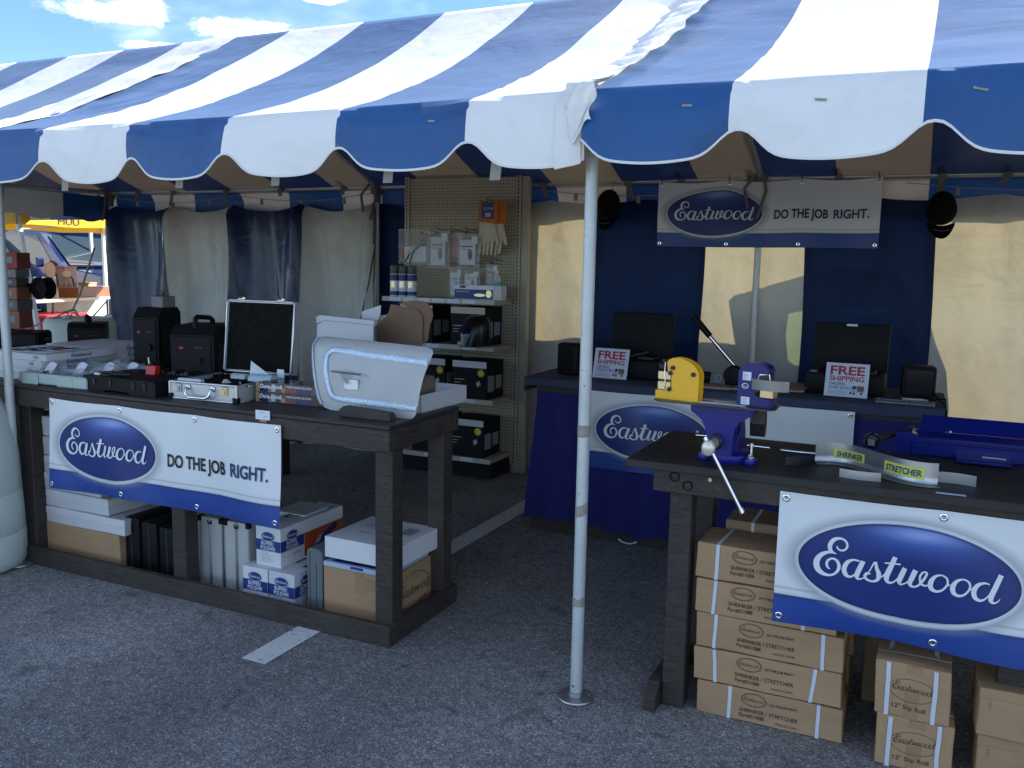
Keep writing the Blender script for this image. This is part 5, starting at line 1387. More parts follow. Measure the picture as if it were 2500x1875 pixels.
for k in range(3):
    x = -3.775+0.128*k
    T = thing('black_case', ['left one of three black cases standing under the bench, next to the brown carton', 'middle one of three black cases standing under the bench', 'right one of three black cases, next to the middle bench leg'][k], 'tool case', (x, 3.44, 0.003), 0, 'black cases standing under the bench')
    p = MB(); p.box(-0.056, 0.056, -0.15, 0.16, 0, 0.31-0.01*k, 0.012, 2); p.build('case_body', 'black_plastic', T, 40)
    p = MB(); p.box(-0.006, 0.006, -0.1515, -0.1495, 0.02, 0.28); p.build('case_seam', 'ink_black', T)
for k in range(2):
    x = -3.225+0.172*k
    T = thing('aluminium_case', ['left one of two aluminium cases standing on edge under the banner', 'right one of two aluminium cases standing on edge, beside the polisher boxes'][k], 'tool case', (x, 3.45, 0.004), radians(0.7*k), 'aluminium cases under the banner')
    p = MB(); p.box(-0.078, -0.0015, -0.15, 0.16, 0, 0.385, 0.003); p.box(0.0015, 0.078, -0.15, 0.16, 0, 0.385, 0.003); p.build('case_shell', 'alu_panel', T)
    p = MB()
    for xx in (-0.078, 0.078, -0.005, 0.005): p.cyl((xx, -0.15, 0.004), (xx, -0.15, 0.381), 0.0045, n=6)
    p.build('edge_trim', 'alu', T, 50)
    for xx in (-0.084, 0.058):
        p = MB(); p.box(xx, xx+0.026, -0.157, -0.13, 0.36, 0.389, 0.004); p.build('corner_guard', 'black_plastic', T)
    p = MB(); p.box(-0.012, 0.012, -0.158, -0.148, 0.352, 0.362, 0.002); p.box(-0.012, -0.006, -0.158, -0.15, 0.362, 0.372); p.box(0.006, 0.012, -0.158, -0.15, 0.362, 0.372); p.build('latch', 'steel_dark', T)
o = MB().box(-0.016, 0.016, -0.15, 0.15, 0, 0.39, 0.004).build('slim_case', 'alu'); o.location = (-3.335, 3.46, 0.003); tag(o, 'slim silver case edge beside the middle bench leg', 'tool case')
T = thing('sander_carton', 'white and navy carton with red stripe behind the right aluminium case', 'box', (-2.90, 3.62, 0.003))
p = MB(); p.box(-0.10, 0.10, -0.10, 0.12, 0, 0.40, 0.003); p.build('carton', 'white_card_in', T)
p = Pr(); F = front(0.2, 0.2); p.rect(F, 0, 0.26, 0.2, 0.335); p.done('navy_band', 'ink_navy', T)
p = Pr(); p.rect(F, 0, 0.25, 0.2, 0.259); p.done('red_band', 'ink_red', T)
p = Pr(); p.oval(F, 0.10, 0.19, 0.03, 0.02); p.shape(F, [(0.07, 0.05), (0.12, 0.04), (0.13, 0.17), (0.09, 0.17)]); p.done('tool_picture', 'ink_black', T)

def buffer_box(label, x, y, z, big, rz=0.0):
    T = thing('polisher_box', label, 'box', (x, y, z), rz, 'white and navy polisher boxes under the bench')
    W_, D_, H_ = 0.154, 0.50, 0.198
    p = MB(); p.box(-W_/2, W_/2, 0, D_, 0, H_, 0.0015); p.build('carton', 'white_card', T)
    F = lambda u, v, e: Vector((-W_/2+u, -e, v)); Rr = lambda u, v, e: Vector((W_/2+e, u, v)); Tp = lambda u, v, e: Vector((-W_/2+u, v, H_+e))
    p = Pr(); p.rect(F, 0, 0.078, W_, 0.133); p.rect(Rr, 0, 0.078, 0.175, 0.133)
    p.done('navy_band', 'print_blue', T)
    for G, u0 in ((F, 0.077), (Rr, 0.085)):
        p = Pr(); p.oval(G, u0, 0.151, 0.043, 0.0245, e=0.0020); p.done('badge_rim', 'print_silver', T)
        p = Pr(); p.oval(G, u0, 0.152, 0.039, 0.0215, e=0.0028); p.done('badge', 'print_blue', T)
        p = Pr(); p.east(G, u0-0.032, 0.1455, 0.064, 0.0036, 1.25, 3); p.text(G, 'BUFFER/', u0-0.042, 0.1075, 0.0195, 0.078, 0.014, e=0.0026); p.text(G, 'POLISHER', u0-0.046, 0.0835, 0.0195, 0.092, 0.014, e=0.0026); p.done('lettering', 'print_white', T)
    p = Pr(); p.rect(Rr, 0.178, 0.012, D_-0.004, 0.133); p.done('orange_panel', 'print_orange', T)
    p = Pr(); p.shape(Rr, [(0.20, 0.02), (0.23, 0.035), (0.29, 0.075), (0.40, 0.12), (0.44, 0.132), (0.45, 0.10), (0.34, 0.055), (0.26, 0.012)], 0.0024); p.done('tool_picture', 'ink_navy', T)
    p = Pr(); p.oval(Rr, 0.235, 0.03, 0.04, 0.022, e=0.003); p.done('pad_picture', 'ink_black', T)
    p = Pr(); p.shape(Rr, [(0.25, 0.05), (0.30, 0.06), (0.325, 0.10), (0.29, 0.09)], 0.0034); p.done('chrome_picture', 'print_silver', T)
    p = Pr()
    for k in range(8): p.rect(F, 0.034, 0.070-0.0068*k, 0.034+R.uniform(0.03, 0.085), 0.0715-0.0068*k); p.rect(F, 0.026, 0.070-0.0068*k, 0.0285, 0.072-0.0068*k)
    for k in range(6): p.rect(Rr, 0.115+0.006*k, 0.045, 0.118+0.006*k, 0.06)
    for k in range(4): p.rect(Rr, 0.088+0.006*k, 0.042, 0.091+0.006*k, 0.058)
    p.rect(Rr, 0.02, 0.052, 0.03, 0.056); p.rect(Rr, 0.036, 0.050, 0.07, 0.051); p.rect(Rr, 0.016, 0.06, 0.02, 0.064)
    p.done('small_print', 'ink_grey', T)
    p = Pr()
    for k in range(14):
        u, v = R.uniform(0.0, 0.12), R.uniform(0.05, 0.42)
        p.shape(Tp, [(u, v), (u+R.uniform(0.02, 0.035), v+0.01), (u+0.02, v+R.uniform(0.03, 0.07)), (u-0.0, v+0.03)], 0.0014+0.0001*k)
    p.done('lid_print', 'ink_black' if big else 'print_blue', T)
    p = Pr(); p.rect(Tp, 0, 0.0, W_, 0.002, 0.0012); p.done('lid_edge', 'ink_grey', T)
    return T
buffer_box('upper polisher box lying on two others under the right end of the left bench', -2.842, 3.29, 0.199, True, radians(-0.6))
buffer_box('lower left polisher box beside the aluminium cases', -2.893, 3.25, 0.0, False)
buffer_box('lower right polisher box beside the grey folded case', -2.730, 3.25, 0.0, False)
T = thing('folded_case', 'grey green plastic case standing on end between the polisher boxes and brown carton', 'tool case', (-2.553, 3.42, 0.003))
p = MB(); p.prism_y([(-0.042, 0.0), (0.042, 0.0), (0.044, 0.30), (0.036, 0.325), (0.012, 0.335), (-0.03, 0.335), (-0.044, 0.32)], -0.14, 0.14); p.build('case_body', mat('grey green plastic', (0.13, 0.155, 0.165), 0.5), T, 30)
p = MB(); p.box(-0.03, -0.028, -0.1415, -0.139, 0.01, 0.325); p.box(0.008, 0.010, -0.1415, -0.139, 0.01, 0.26); p.build('case_seam', 'ink_black', T)
T = thing('brown_carton', 'large brown carton with oval script mark behind the right front bench leg', 'box', (-2.312, 3.46, 0.004))
p = MB(); p.box(-0.19, 0.19, -0.18, 0.18, 0, 0.264, 0.003); p.build('carton', 'brown_card', T)
Rr = right(0.38, 0.36)
p = Pr(); p.oval(Rr, 0.19, 0.145, 0.15, 0.085, 0.975, 48, 0.0014); p.east(Rr, 0.06, 0.125, 0.27, 0.0016, 0.8, 4); p.text(Rr, '13HP 300', 0.14, 0.032, 0.018, None, 0.0); p.done('print', 'ink_brown', T)
p = Pr(); p.rect(front(0.38, 0.36), 0.18, 0.16, 0.23, 0.264); p.shape(front(0.38, 0.36), [(0.17, 0.155), (0.27, 0.18), (0.35, 0.20), (0.33, 0.235), (0.24, 0.24), (0.23, 0.19)], 0.0011); p.done('tape_patch', 'tape_clear', T)
warp(T, 8.8, 0.003)
T = thing('flat_carton', 'flat pale blue printed carton pinched between the brown and white cartons', 'box', (-2.32, 3.44, 0.2690))
p = MB(); p.box(-0.175, 0.19, -0.17, 0.18, 0, 0.022, 0.001); p.build('carton', mat('pale blue print', (0.42, 0.50, 0.62), 0.4), T)
Tp = topf(0.35, 0.34, 0.022); F = lambda u, v, e: Vector((-0.175+u, -0.17-e, v))
p = Pr(); p.rect(Tp, 0.04, 0.018, 0.36, 0.06); p.done('navy_band', 'print_blue', T)
p = MB(); p.box(-0.02, 0.05, -0.173, -0.168, 0.008, 0.02, 0.001); p.build('tab', 'print_blue', T)
T = thing('white_carton', 'white carton with script oval on its lid lying over the large brown carton', 'box', (-2.285, 3.445, 0.2925), radians(-1))
p = MB(); p.box(-0.205, 0.195, -0.17, 0.21, 0.018, 0.118, 0.0015); p.build('carton', 'white_card', T)
Tp = topf(0.4, 0.38, 0.118)
p = Pr(); p.oval(Tp, 0.13, 0.27, 0.075, 0.042, 0.97); p.east(Tp, 0.075, 0.255, 0.11, 0.0016, 0.8, 3); p.text(Tp, '51212', 0.10, 0.15, 0.016, None, 0.01); p.rect(Tp, 0.26, 0.20, 0.262, 0.33); p.rect(Tp, 0.26, 0.33, 0.36, 0.332); p.rect(Tp, 0.26, 0.198, 0.36, 0.20); p.rect(Tp, 0.358, 0.20, 0.36, 0.33); p.done('lid_print', 'ink_black', T)
p = Pr(); p.rect(Tp, 0.275, 0.215, 0.345, 0.315, 0.001); p.done('lid_label', 'ink_grey', T)

# ------------------------------------------------------------------ on the vise bench
Z = 0.983
T = thing('bench_vise', 'large blue bench vise with chrome tommy bar bolted to the black bench', 'vise', (-0.655, 3.285, Z), 0)
T.scale = (0.82, 0.86, 1.0)
p = MB()
# swivel base with three bolt lugs
p.lathe([(0.0, 0.0), (0.098, 0.0), (0.102, 0.01), (0.098, 0.028), (0.085, 0.036), (0.0, 0.036)], (0.025, 0.03, 0), 28, cap=False)
for a in (205, 330, 90, 160):
    c_ = (0.025+0.118*cos(radians(a)), 0.03+0.118*sin(radians(a)))
    p.lathe([(0.0, 0.001), (0.030, 0.001), (0.032, 0.01), (0.029, 0.022), (0.0, 0.022)], (c_[0], c_[1], 0), 16, cap=False)
p.build('swivel_base', 'vise_blue', T, 40)
for a in (205, 330, 90):
    c_ = (0.025+0.118*cos(radians(a)), 0.03+0.118*sin(radians(a)))
    p = MB(); p.cyl((c_[0], c_[1], 0.022), (c_[0], c_[1], 0.027), 0.017, n=14); p.cyl((c_[0], c_[1], 0.027), (c_[0], c_[1], 0.037), 0.010, n=6); p.build('bolt', 'chrome', T)
# front (moving) jaw: a T-shaped casting
p = MB()
prof = [(-0.060, 0.030), (0.052, 0.030), (0.056, 0.10), (0.055, 0.135), (0.075, 0.165), (0.105, 0.178), (0.135, 0.182), (0.137, 0.208), (0.125, 0.212), (-0.135, 0.214), (-0.142, 0.205), (-0.138, 0.186), (-0.110, 0.180), (-0.083, 0.162), (-0.066, 0.135), (-0.060, 0.10)]
p.prism_y(prof, -0.085, -0.010)
bmesh.ops.bevel(p.bm, geom=[e for e in p.bm.edges if abs(e.verts[0].co.y-e.verts[1].co.y) < 1e-5], offset=0.006, segments=2, affect='EDGES')
p.build('front_jaw', 'vise_blue', T, 45)
# rear (fixed) jaw, body and slide
p = MB()
p.prism_x([(-0.012, 0.03), (0.16, 0.03), (0.17, 0.06), (0.155, 0.10), (0.12, 0.16), (0.115, 0.212), (0.05, 0.214), (0.045, 0.17), (0.0, 0.105), (-0.012, 0.10)], 0.005, 0.065)
p.box(-0.10, 0.125, 0.055, 0.115, 0.178, 0.213, 0.01)
p.prism_x([(0.05, 0.03), (0.17, 0.03), (0.16, 0.08), (0.10, 0.17), (0.05, 0.17)], -0.055, 0.004)
p.build('rear_jaw', 'vise_blue', T, 40)
p = MB(); p.box(-0.045, 0.045, -0.06, 0.24, 0.055, 0.105, 0.004); p.build('slide_bar', 'vise_blue', T)
p = MB(); p.box(-0.115, 0.11, -0.012, -0.002, 0.182, 0.222, 0.002); p.box(-0.115, 0.11, 0.030, 0.042, 0.182, 0.222, 0.002); p.build('jaw_plate', 'steel_dark', T)
p = MB(); p.prism_x([(0.075, 0.09), (0.11, 0.09), (0.125, 0.12), (0.125, 0.165), (0.115, 0.185), (0.06, 0.185), (0.06, 0.14)], 0.10, 0.165); p.build('anvil_block', 'steel_dark', T)
p = MB(); p.lathe([(0.0, -0.105), (0.024, -0.105), (0.030, -0.10), (0.030, -0.085), (0.0, -0.085)], (-0.018, 0, 0.082), 20, 'Y', False); p.build('screw_collar', 'steel_dark', T, 40)
p = MB()
p.lathe([(0.0, -0.245), (0.022, -0.243), (0.0285, -0.236), (0.0295, -0.222), (0.027, -0.205), (0.020, -0.192), (0.018, -0.10), (0.0, -0.10)], (-0.018, 0, 0.080), 24, 'Y', False)
p.build('screw_head', mat('cream nickel', (0.72, 0.68, 0.56), 0.3, 0.4), T, 45)
p = MB(); A_ = Vector((-0.031, -0.219, 0.106)); B_ = Vector((0.134, -0.219, -0.132)); p.cyl(A_, B_, 0.0085, n=14); p.build('tommy_bar', 'chrome', T, 50)
d_ = (B_-A_).normalized()
p = MB(); p.cyl(A_-d_*0.012, A_+d_*0.010, 0.0135, n=14); p.cyl(B_-d_*0.006, B_+d_*0.012, 0.013, n=14); p.build('bar_end', 'chrome', T, 40)
p = MB(); p.cyl((0.125, 0.0, 0.036), (0.125, 0.0, 0.075), 0.010, n=12); p.cyl((0.105, 0.0, 0.066), (0.205, -0.01, 0.066), 0.0045, n=10); p.build('lock_lever', 'chrome', T, 50)
p = MB(); p.cyl((-0.14, 0.04, 0.078), (-0.08, 0.05, 0.078), 0.0045, n=10); p.build('lock_lever', 'chrome', T, 50)

# steel plate clamped in the jaws
T = thing('steel_plate', 'thin dark steel plate lying on the vise jaws under the yellow and blue tools', 'plate', (-0.665, 3.195, Z+0.2235), radians(0))
T.scale = (0.885, 1.0, 1.0)
p = MB(); p.prism_z([(-0.262, -0.028), (-0.225, -0.062), (0.205, -0.075), (0.225, -0.06), (0.238, -0.03), (0.232, 0.10), (-0.25, 0.10)], 0.0, 0.0055); p.build('plate_body', mat('brown black plate', (0.055, 0.045, 0.035), 0.35, 0.3), T)
o = MB().box(-0.105, 0.105, -0.045, 0.045, 0, 0.0012).build('info_sheet', 'paper'); o.location = (-0.665, 3.20, Z+0.2295); o.rotation_euler = (0, 0, radians(-2)); tag(o, 'white printed sheet lying between the yellow and blue tools', 'paper')
p = Pr(); F = topf(0.21, 0.09, 0.0012); p.oval(F, 0.06, 0.05, 0.028, 0.014, e=0.0006); p.done('blue_mark', 'print_blue', o)
p = Pr(); p.oval(F, 0.095, 0.055, 0.009, 0.006, e=0.0006); p.done('yellow_mark', 'print_yellow', o)
p = Pr(); [p.rect(F, 0.11, 0.02+0.012*k, 0.11+R.uniform(0.05, 0.09), 0.023+0.012*k, 0.0005) for k in range(5)]; p.done('small_print', 'ink_grey', o)

# yellow shrinker
T = thing('metal_shrinker', 'yellow metal shrinker head with rounded top on the plate above the vise', 'metal shrinker', (-0.806, 3.19, Z+0.2295), radians(-9))
T.scale = (0.9, 0.9, 0.93)
def side_prof(): return [(-0.098, 0.0), (0.088, 0.0), (0.090, 0.09)] + [(0.090-0.105*(1-cos(radians(a))), 0.098+0.070*sin(radians(a))) for a in range(10, 91, 10)] + [(-0.028, 0.166), (-0.044, 0.158), (-0.050, 0.148), (-0.046, 0.112), (-0.030, 0.106), (-0.028, 0.036), (-0.098, 0.034)]
p = MB(); p.prism_y(side_prof(), -0.026, -0.016); p.build('side_plate', 'tool_yellow', T, 30)
p = MB(); p.prism_y(side_prof(), 0.016, 0.026); p.build('side_plate', 'tool_yellow', T, 30)
p = MB(); p.prism_y([(-0.02, 0.05), (0.08, 0.02), (0.082, 0.09), (0.03, 0.13), (-0.02, 0.12)], -0.0155, 0.0155); p.box(-0.096, 0.084, -0.0155, 0.0155, 0.001, 0.033); p.build('core_block', 'tool_yellow', T)
p = MB(); p.box(-0.092, -0.032, -0.024, 0.022, 0.035, 0.071, 0.003); p.build('lower_die', 'brass', T)
p = MB(); p.box(-0.092, -0.032, -0.024, 0.022, 0.077, 0.112, 0.003); p.build('upper_die', 'brass', T)
p = MB(); p.box(-0.096, -0.048, -0.020, 0.020, 0.112, 0.147, 0.008); p.lathe([(0.0, 0.147), (0.017, 0.147), (0.014, 0.158), (0.0, 0.16)], (-0.07, 0, 0), 12, cap=False); p.build('die_holder', 'black_gloss', T)
for x, z in ((-0.024, 0.128), (0.066, 0.108), (-0.034, 0.106), (-0.036, 0.042)):
    p = MB(); p.cyl((x, -0.026, z), (x, -0.034, z), 0.0092, n=14); p.cyl((x, -0.034, z), (x, -0.037, z), 0.005, n=6); p.build('bolt', 'steel_dark', T, 40)
p = MB(); p.tube([(-0.058, -0.027, 0.148), (-0.060, -0.028, 0.10), (-0.056, -0.028, 0.085), (-0.058, -0.027, 0.04)], 0.0022, 6); p.build('spring_wire', 'chrome', T, 50)

# blue stretcher
T = thing('metal_stretcher', 'blue metal stretcher head with silver sheet in its die on the plate above the vise', 'metal stretcher', (-0.527, 3.19, Z+0.2295), radians(-12))
T.scale = (0.9, 0.9, 0.93)
prof = [(-0.072, 0.0), (0.068, 0.0), (0.069, 0.034), (0.01, 0.036), (-0.004, 0.05), (-0.004, 0.105), (0.012, 0.118), (0.050, 0.124), (0.058, 0.140), (0.045, 0.158), (0.02, 0.168), (-0.028, 0.168), (-0.055, 0.156), (-0.070, 0.132)]
p = MB(); p.prism_y(prof, -0.034, 0.034)
bmesh.ops.bevel(p.bm, geom=[e for e in p.bm.edges if abs(e.verts[0].co.y-e.verts[1].co.y) < 1e-5], offset=0.004, segments=2, affect='EDGES')
p.build('frame_casting', 'tool_blue', T, 40)
p = MB(); p.box(0.018, 0.072, -0.026, 0.026, 0.036, 0.068, 0.003); p.build('lower_die', 'brass', T)
p = MB(); p.prism_y([(0.016, 0.104), (0.056, 0.104), (0.058, 0.128), (0.02, 0.126)], -0.037, 0.02); p.build('upper_die', 'steel_dark', T)
p = MB(); p.tube([(0.012, -0.036, 0.104), (0.02, -0.038, 0.126), (0.058, -0.038, 0.130), (0.062, -0.036, 0.105)], 0.0022, 6); p.build('spring_wire', 'chrome', T)
F = lambda u, v, e: Vector((u, -0.034-e, v))
p = Pr(); p.rect(F, -0.050, 0.100, -0.015, 0.132); p.done('sticker', 'paper', T)
p = Pr(); p.rect(F, -0.053, 0.006, -0.018, 0.036); p.done('sticker', 'paper', T)
p = Pr(); [p.rect(F, -0.047, 0.105+0.006*k, -0.047+R.uniform(0.012, 0.026), 0.107+0.006*k, 0.002) for k in range(4)]; [p.rect(F, -0.050, 0.011+0.006*k, -0.050+R.uniform(0.012, 0.026), 0.013+0.006*k, 0.002) for k in range(4)]; p.done('sticker_print', 'ink_grey', T)
p = Pr(); p.oval(F, -0.038, 0.078, 0.014, 0.0105, 0.82, 30, 0.002); p.east(F, -0.048, 0.075, 0.020, 0.0024, 1.5, 3); p.done('badge', 'print_white', T)
p = MB(); p.grid(lambda u, v: Vector((0.0+0.145*u, -0.062-0.02*sin(u*pi*0.9)+0.05*max(0, u-0.75), 0.072+0.040*v)), 18, 2); bmesh.ops.solidify(p.bm, geom=p.bm.faces[:], thickness=0.0015)
p.grid(lambda u, v: Vector((0.0+0.145*u, -0.062-0.02*sin(u*pi*0.9)+0.05*max(0, u-0.75)+0.05*v, 0.0725)), 18, 2)
p.build('test_strip', 'steel_sheet', T, 60)

# S-shaped demonstration strip
T = thing('shaped_strip', 'long S curved sheet metal angle with two yellow word stickers', 'sheet metal', (-0.340, 3.405, Z))
CUR = [(0.0, 0.0), (0.045, 0.022), (0.09, 0.025), (0.135, 0.005), (0.18, -0.035), (0.225, -0.085), (0.265, -0.125), (0.305, -0.158), (0.345, -0.175), (0.385, -0.178), (0.412, -0.168)]
cv = _smooth([(a, b, 0) for a, b in CUR], 8)
ln = [0.0]
for i in range(1, len(cv)): ln.append(ln[-1]+sqrt((cv[i][0]-cv[i-1][0])**2+(cv[i][1]-cv[i-1][1])**2))
LT = ln[-1]
def on_curve(s):
    s = max(0, min(LT-1e-6, s))
    for i in range(1, len(ln)):
        if ln[i] >= s:
            t = (s-ln[i-1])/(ln[i]-ln[i-1])
            a, b = cv[i-1], cv[i]
            d = Vector((b[0]-a[0], b[1]-a[1], 0)).normalized()
            return Vector((a[0]+(b[0]-a[0])*t, a[1]+(b[1]-a[1])*t, 0)), d
def SF(s, v, e):
    q, d = on_curve(s); n = Vector((d.y, -d.x, 0))
    return q + n*(e+0.001) + Vector((0, 0, v))
p = MB(); p.grid(lambda u, v: SF(u*LT, 0.008+0.072*v, 0), 80, 3); p.grid(lambda u, v: SF(u*LT, 0.008-0.006*v, 0.006*v+0.022*max(0, v-0.5)*2), 80, 4)
bmesh.ops.remove_doubles(p.bm, verts=p.bm.verts[:], dist=0.0003); bmesh.ops.solidify(p.bm, geom=p.bm.faces[:], thickness=0.0014)
p.build('strip_body', 'steel_sheet', T, 50)
p = Pr(); p.rect(SF, 0.068, 0.023, 0.198, 0.057, 0.0014, 16, 1); p.done('sticker', 'print_yellow', T)
p = Pr(); p.rect(SF, 0.300, 0.021, 0.452, 0.061, 0.0014, 16, 1); p.done('sticker', 'print_yellow', T)
p = Pr(); p.text(SF, 'SHRINKER', 0.078, 0.030, 0.021, 0.110, 0.03, 0.12, e=0.003); p.done('lettering', 'ink_navy', T)
p = Pr(); p.text(SF, 'STRETCHER', 0.309, 0.031, 0.021, 0.134, 0.028, 0.10, e=0.003); p.done('lettering', 'ink_navy', T)
M['print_yellow_sticker'] = mat('lemon sticker', (0.56, 0.60, 0.10), 0.5)
for c_ in T.children:
    if c_.name.startswith('sticker'): c_.data.materials[0] = M['print_yellow_sticker']
def scrap(label, x, y, rz, L, bend, h, m_='steel_sheet'):
    p = MB()
    f = lambda u: (L*(u-0.5), bend*(1-(2*u-1)**2))
    p.grid(lambda u, v: Vector((f(u)[0], -f(u)[1], 0.001+h*v)), 16, 2); p.grid(lambda u, v: Vector((f(u)[0], -f(u)[1]+0.022*v, 0.001)), 16, 2)
    bmesh.ops.remove_doubles(p.bm, verts=p.bm.verts[:], dist=0.0003); bmesh.ops.solidify(p.bm, geom=p.bm.faces[:], thickness=0.0014)
    o = p.build('metal_offcut', m_, None, 50); o.location = (x, y, Z); o.rotation_euler = (0, 0, rz)
    return tag(o, label, 'sheet metal', 'curved sheet metal offcuts on the bench')
scrap('short curved light metal offcut lying in front of the S curved strip', -0.170, 3.215, radians(-3), 0.135, 0.012, 0.030)
scrap('curved metal offcut standing at the right end of the S curved strip', 0.125, 3.30, radians(-4), 0.13, -0.016, 0.036)
scrap('dark curved metal offcut between the vise and the S curved strip', -0.385, 3.37, radians(50), 0.15, 0.014, 0.030, mat('dark oiled steel', (0.07, 0.07, 0.075), 0.35, 0.8))
p = MB(); p.cyl((-0.11, 0, 0.008), (0.11, 0, 0.008), 0.007, n=12); o = p.build('chrome_rod', 'chrome', None, 50); o.location = (-0.375, 3.545, Z); o.rotation_euler = (0, 0, radians(-2)); tag(o, 'straight chrome rod lying right of the vise', 'rod')
o = MB().box(0, 0.088, 0, 0.016, 0, 0.0015).build('price_strip', mat('lilac white paper', (0.52, 0.54, 0.78), 0.6)); o.location = (0.068, 3.138, Z); tag(o, 'narrow white price strip at the front edge of the vise bench', 'tag')
T = thing('clamp_handle', 'dark wooden handle with round black knob leaning left of the blue folding brake', 'handle', (-0.165, 3.80, Z))
p = MB(); p.lathe([(0.0, -0.03), (0.026, -0.026), (0.032, -0.012), (0.032, 0.012), (0.026, 0.024), (0.0, 0.026)], (0, 0, 0.034), 18, 'Y', False); p.build('knob', 'black_gloss', T, 50)
p = MB(); p.cyl((0.01, 0.0, 0.035), (0.145, 0.12, 0.085), 0.013, 0.011, 12); p.build('shaft', mat('dark wood shaft', (0.05, 0.03, 0.02), 0.6), T, 50)
p = MB(); p.box(-0.014, 0.012, -0.034, -0.031, 0.02, 0.045); p.build('worn_patch', 'steel_sheet', T)
# blue folding brake
T = thing('folding_brake', 'blue sheet metal folding brake at the right rear of the vise bench', 'folding brake', (-0.02, 3.84, Z), radians(-1))
p = MB(); p.box(0.0, 0.9, -0.07, 0.08, 0.0, 0.055, 0.004); p.build('bed', 'tool_blue', T)
p = MB(); p.prism_x([(-0.03, 0.056), (0.09, 0.056), (0.085, 0.075), (0.02, 0.085), (-0.03, 0.068)], -0.02, 0.92); p.build('clamp_beam', 'tool_blue', T)
p = MB(); p.prism_x([(0.055, 0.08), (0.070, 0.08), (0.100, 0.135), (0.094, 0.138)], 0.03, 0.92); p.build('apron_leaf', 'tool_blue', T)
p = MB(); p.prism_y([(-0.05, 0.0), (0.05, 0.0), (0.045, 0.07), (0.0, 0.085), (-0.06, 0.08)], -0.06, 0.06); p.build('end_bracket', 'tool_blue', T)
p = MB(); p.box(0.16, 0.345, -0.165, -0.072, 0.004, 0.020, 0.003); p.build('foot_plate', 'tool_blue', T)
p = MB(); p.box(0.25, 0.33, -0.095, -0.080, 0.0205, 0.022); p.build('white_strip', 'paper', T)
for x in (0.13, 0.40, 0.7): 
    p = MB(); p.cyl((x, 0.03, 0.08), (x, 0.03, 0.092), 0.011, n=6); p.build('bolt', 'chrome', T)

# ------------------------------------------------------------------ under the vise bench
def strap_loop(F, T, u, h, extra=None, w_=0.011, lean=0.0):
    p = Pr()
    p.shape(F, [(u-w_/2, 0.0), (u+w_/2, 0.0), (u+w_/2+lean, h), (u-w_/2+lean, h)], 0.0022)
    return p
specs = [(-0.696, -0.166, 0.000, 0.128, 'bottom', 0.125, 0.445, 0.0), (-0.714, -0.180, 0.130, 0.131, 'second from the bottom', 0.085, 0.430, -0.008), (-0.712, -0.180, 0.263, 0.134, 'middle', 0.072, 0.465, 0.002),
         (-0.720, -0.212, 0.399, 0.133, 'second from the top', 0.070, 0.395, 0.004), (-0.722, -0.205, 0.534, 0.137, 'top', 0.075, 0.43, 0.004)]
for k, (x0, x1, z, h, nm_, s1, s2, lean) in enumerate(specs):
    W_, D_ = x1-x0, 0.225
    T = thing('shrinker_carton', 'strapped brown shrinker carton, %s in the stack of five' % nm_, 'box', ((x0+x1)/2, 3.225+D_/2, z+0.002), radians((0, 0.6, -0.5, 0.4, -0.4)[k]), 'five strapped brown cartons stacked under the vise bench')
    p = MB(); p.box(-W_/2, W_/2, -D_/2, D_/2, 0, h-0.002, 0.003)
    for v in p.bm.verts: v.co.x += 0.003*sin(v.co.z*30+k)
    p.build('carton', 'brown_card', T)
    F = front(W_, D_); Tp = topf(W_, D_, h-0.002)
    u0 = 0.145 if k < 3 else 0.125
    u0 = (0.165, 0.158, 0.158, 0.128, 0.128)[k]
    p = Pr(); p.oval(F, u0+0.048, h-0.036, 0.046, 0.0265, 0.97, 40, 0.0016); p.oval(F, u0+0.048, h-0.036, 0.0425, 0.0235, 0.975, 40, 0.0016); p.east(F, u0+0.012, h-0.042, 0.070, 0.0018, 0.75, 4)
    p.text(F, 'DO THE JOB RIGHT.', u0+0.106, h-0.045, 0.0095, 0.102, 0.012); p.text(F, 'SHRINKER / STRETCHER', u0-0.002, h-0.088, 0.0145, 0.212, 0.008); p.text(F, 'Part#51088', u0-0.002, h-0.109, 0.0140, 0.090, 0.010); p.text(F, 'MADE IN CHINA', u0+0.130, h-0.114, 0.0085, 0.080, 0.0)
    p.done('print', 'ink_brown', T)
    for s_, le in ((s1, lean), (s2, -lean*1.5)):
        p = strap_loop(F, T, s_, h-0.001, lean=le, w_=0.013)
        p.shape(Tp, [(s_-0.0065+le, 0.0), (s_+0.0065+le, 0.0), (s_+0.0065+le+0.01, D_), (s_-0.0065+le+0.01, D_)], 0.0016)
        p.done('strapping_band', 'banding', T)
    p = MB(); p.box(-W_/2, W_/2, -0.001, 0.001, h-0.0022, h-0.0008); p.build('lid_seam', 'brown_dark', T)
    warp(T, k+1.0, 0.0036)
for x0, x1, z, lab in ((-0.69, -0.17, 0.0, 'lowest brown carton of the hidden rear stack'), (-0.68, -0.16, 0.235, 'middle brown carton of the hidden rear stack'), (-0.665, -0.15, 0.47, 'brown strapped carton at the top of the rear stack, behind the stack of five')):
    T = thing('rear_carton', lab, 'box', ((x0+x1)/2, 3.575, z+0.002), 0, 'brown cartons in the rear stack under the vise bench')
    p = MB(); p.box(-0.26, 0.26, -0.105, 0.105, 0, 0.232, 0.003); p.build('carton', 'brown_card', T)
    Tp = topf(0.52, 0.21, 0.232); F = front(0.52, 0.21)
    p = Pr(); p.rect(Tp, 0.10, 0, 0.112, 0.21); p.rect(F, 0.10, 0, 0.112, 0.232); p.done('strapping_band', 'banding', T)
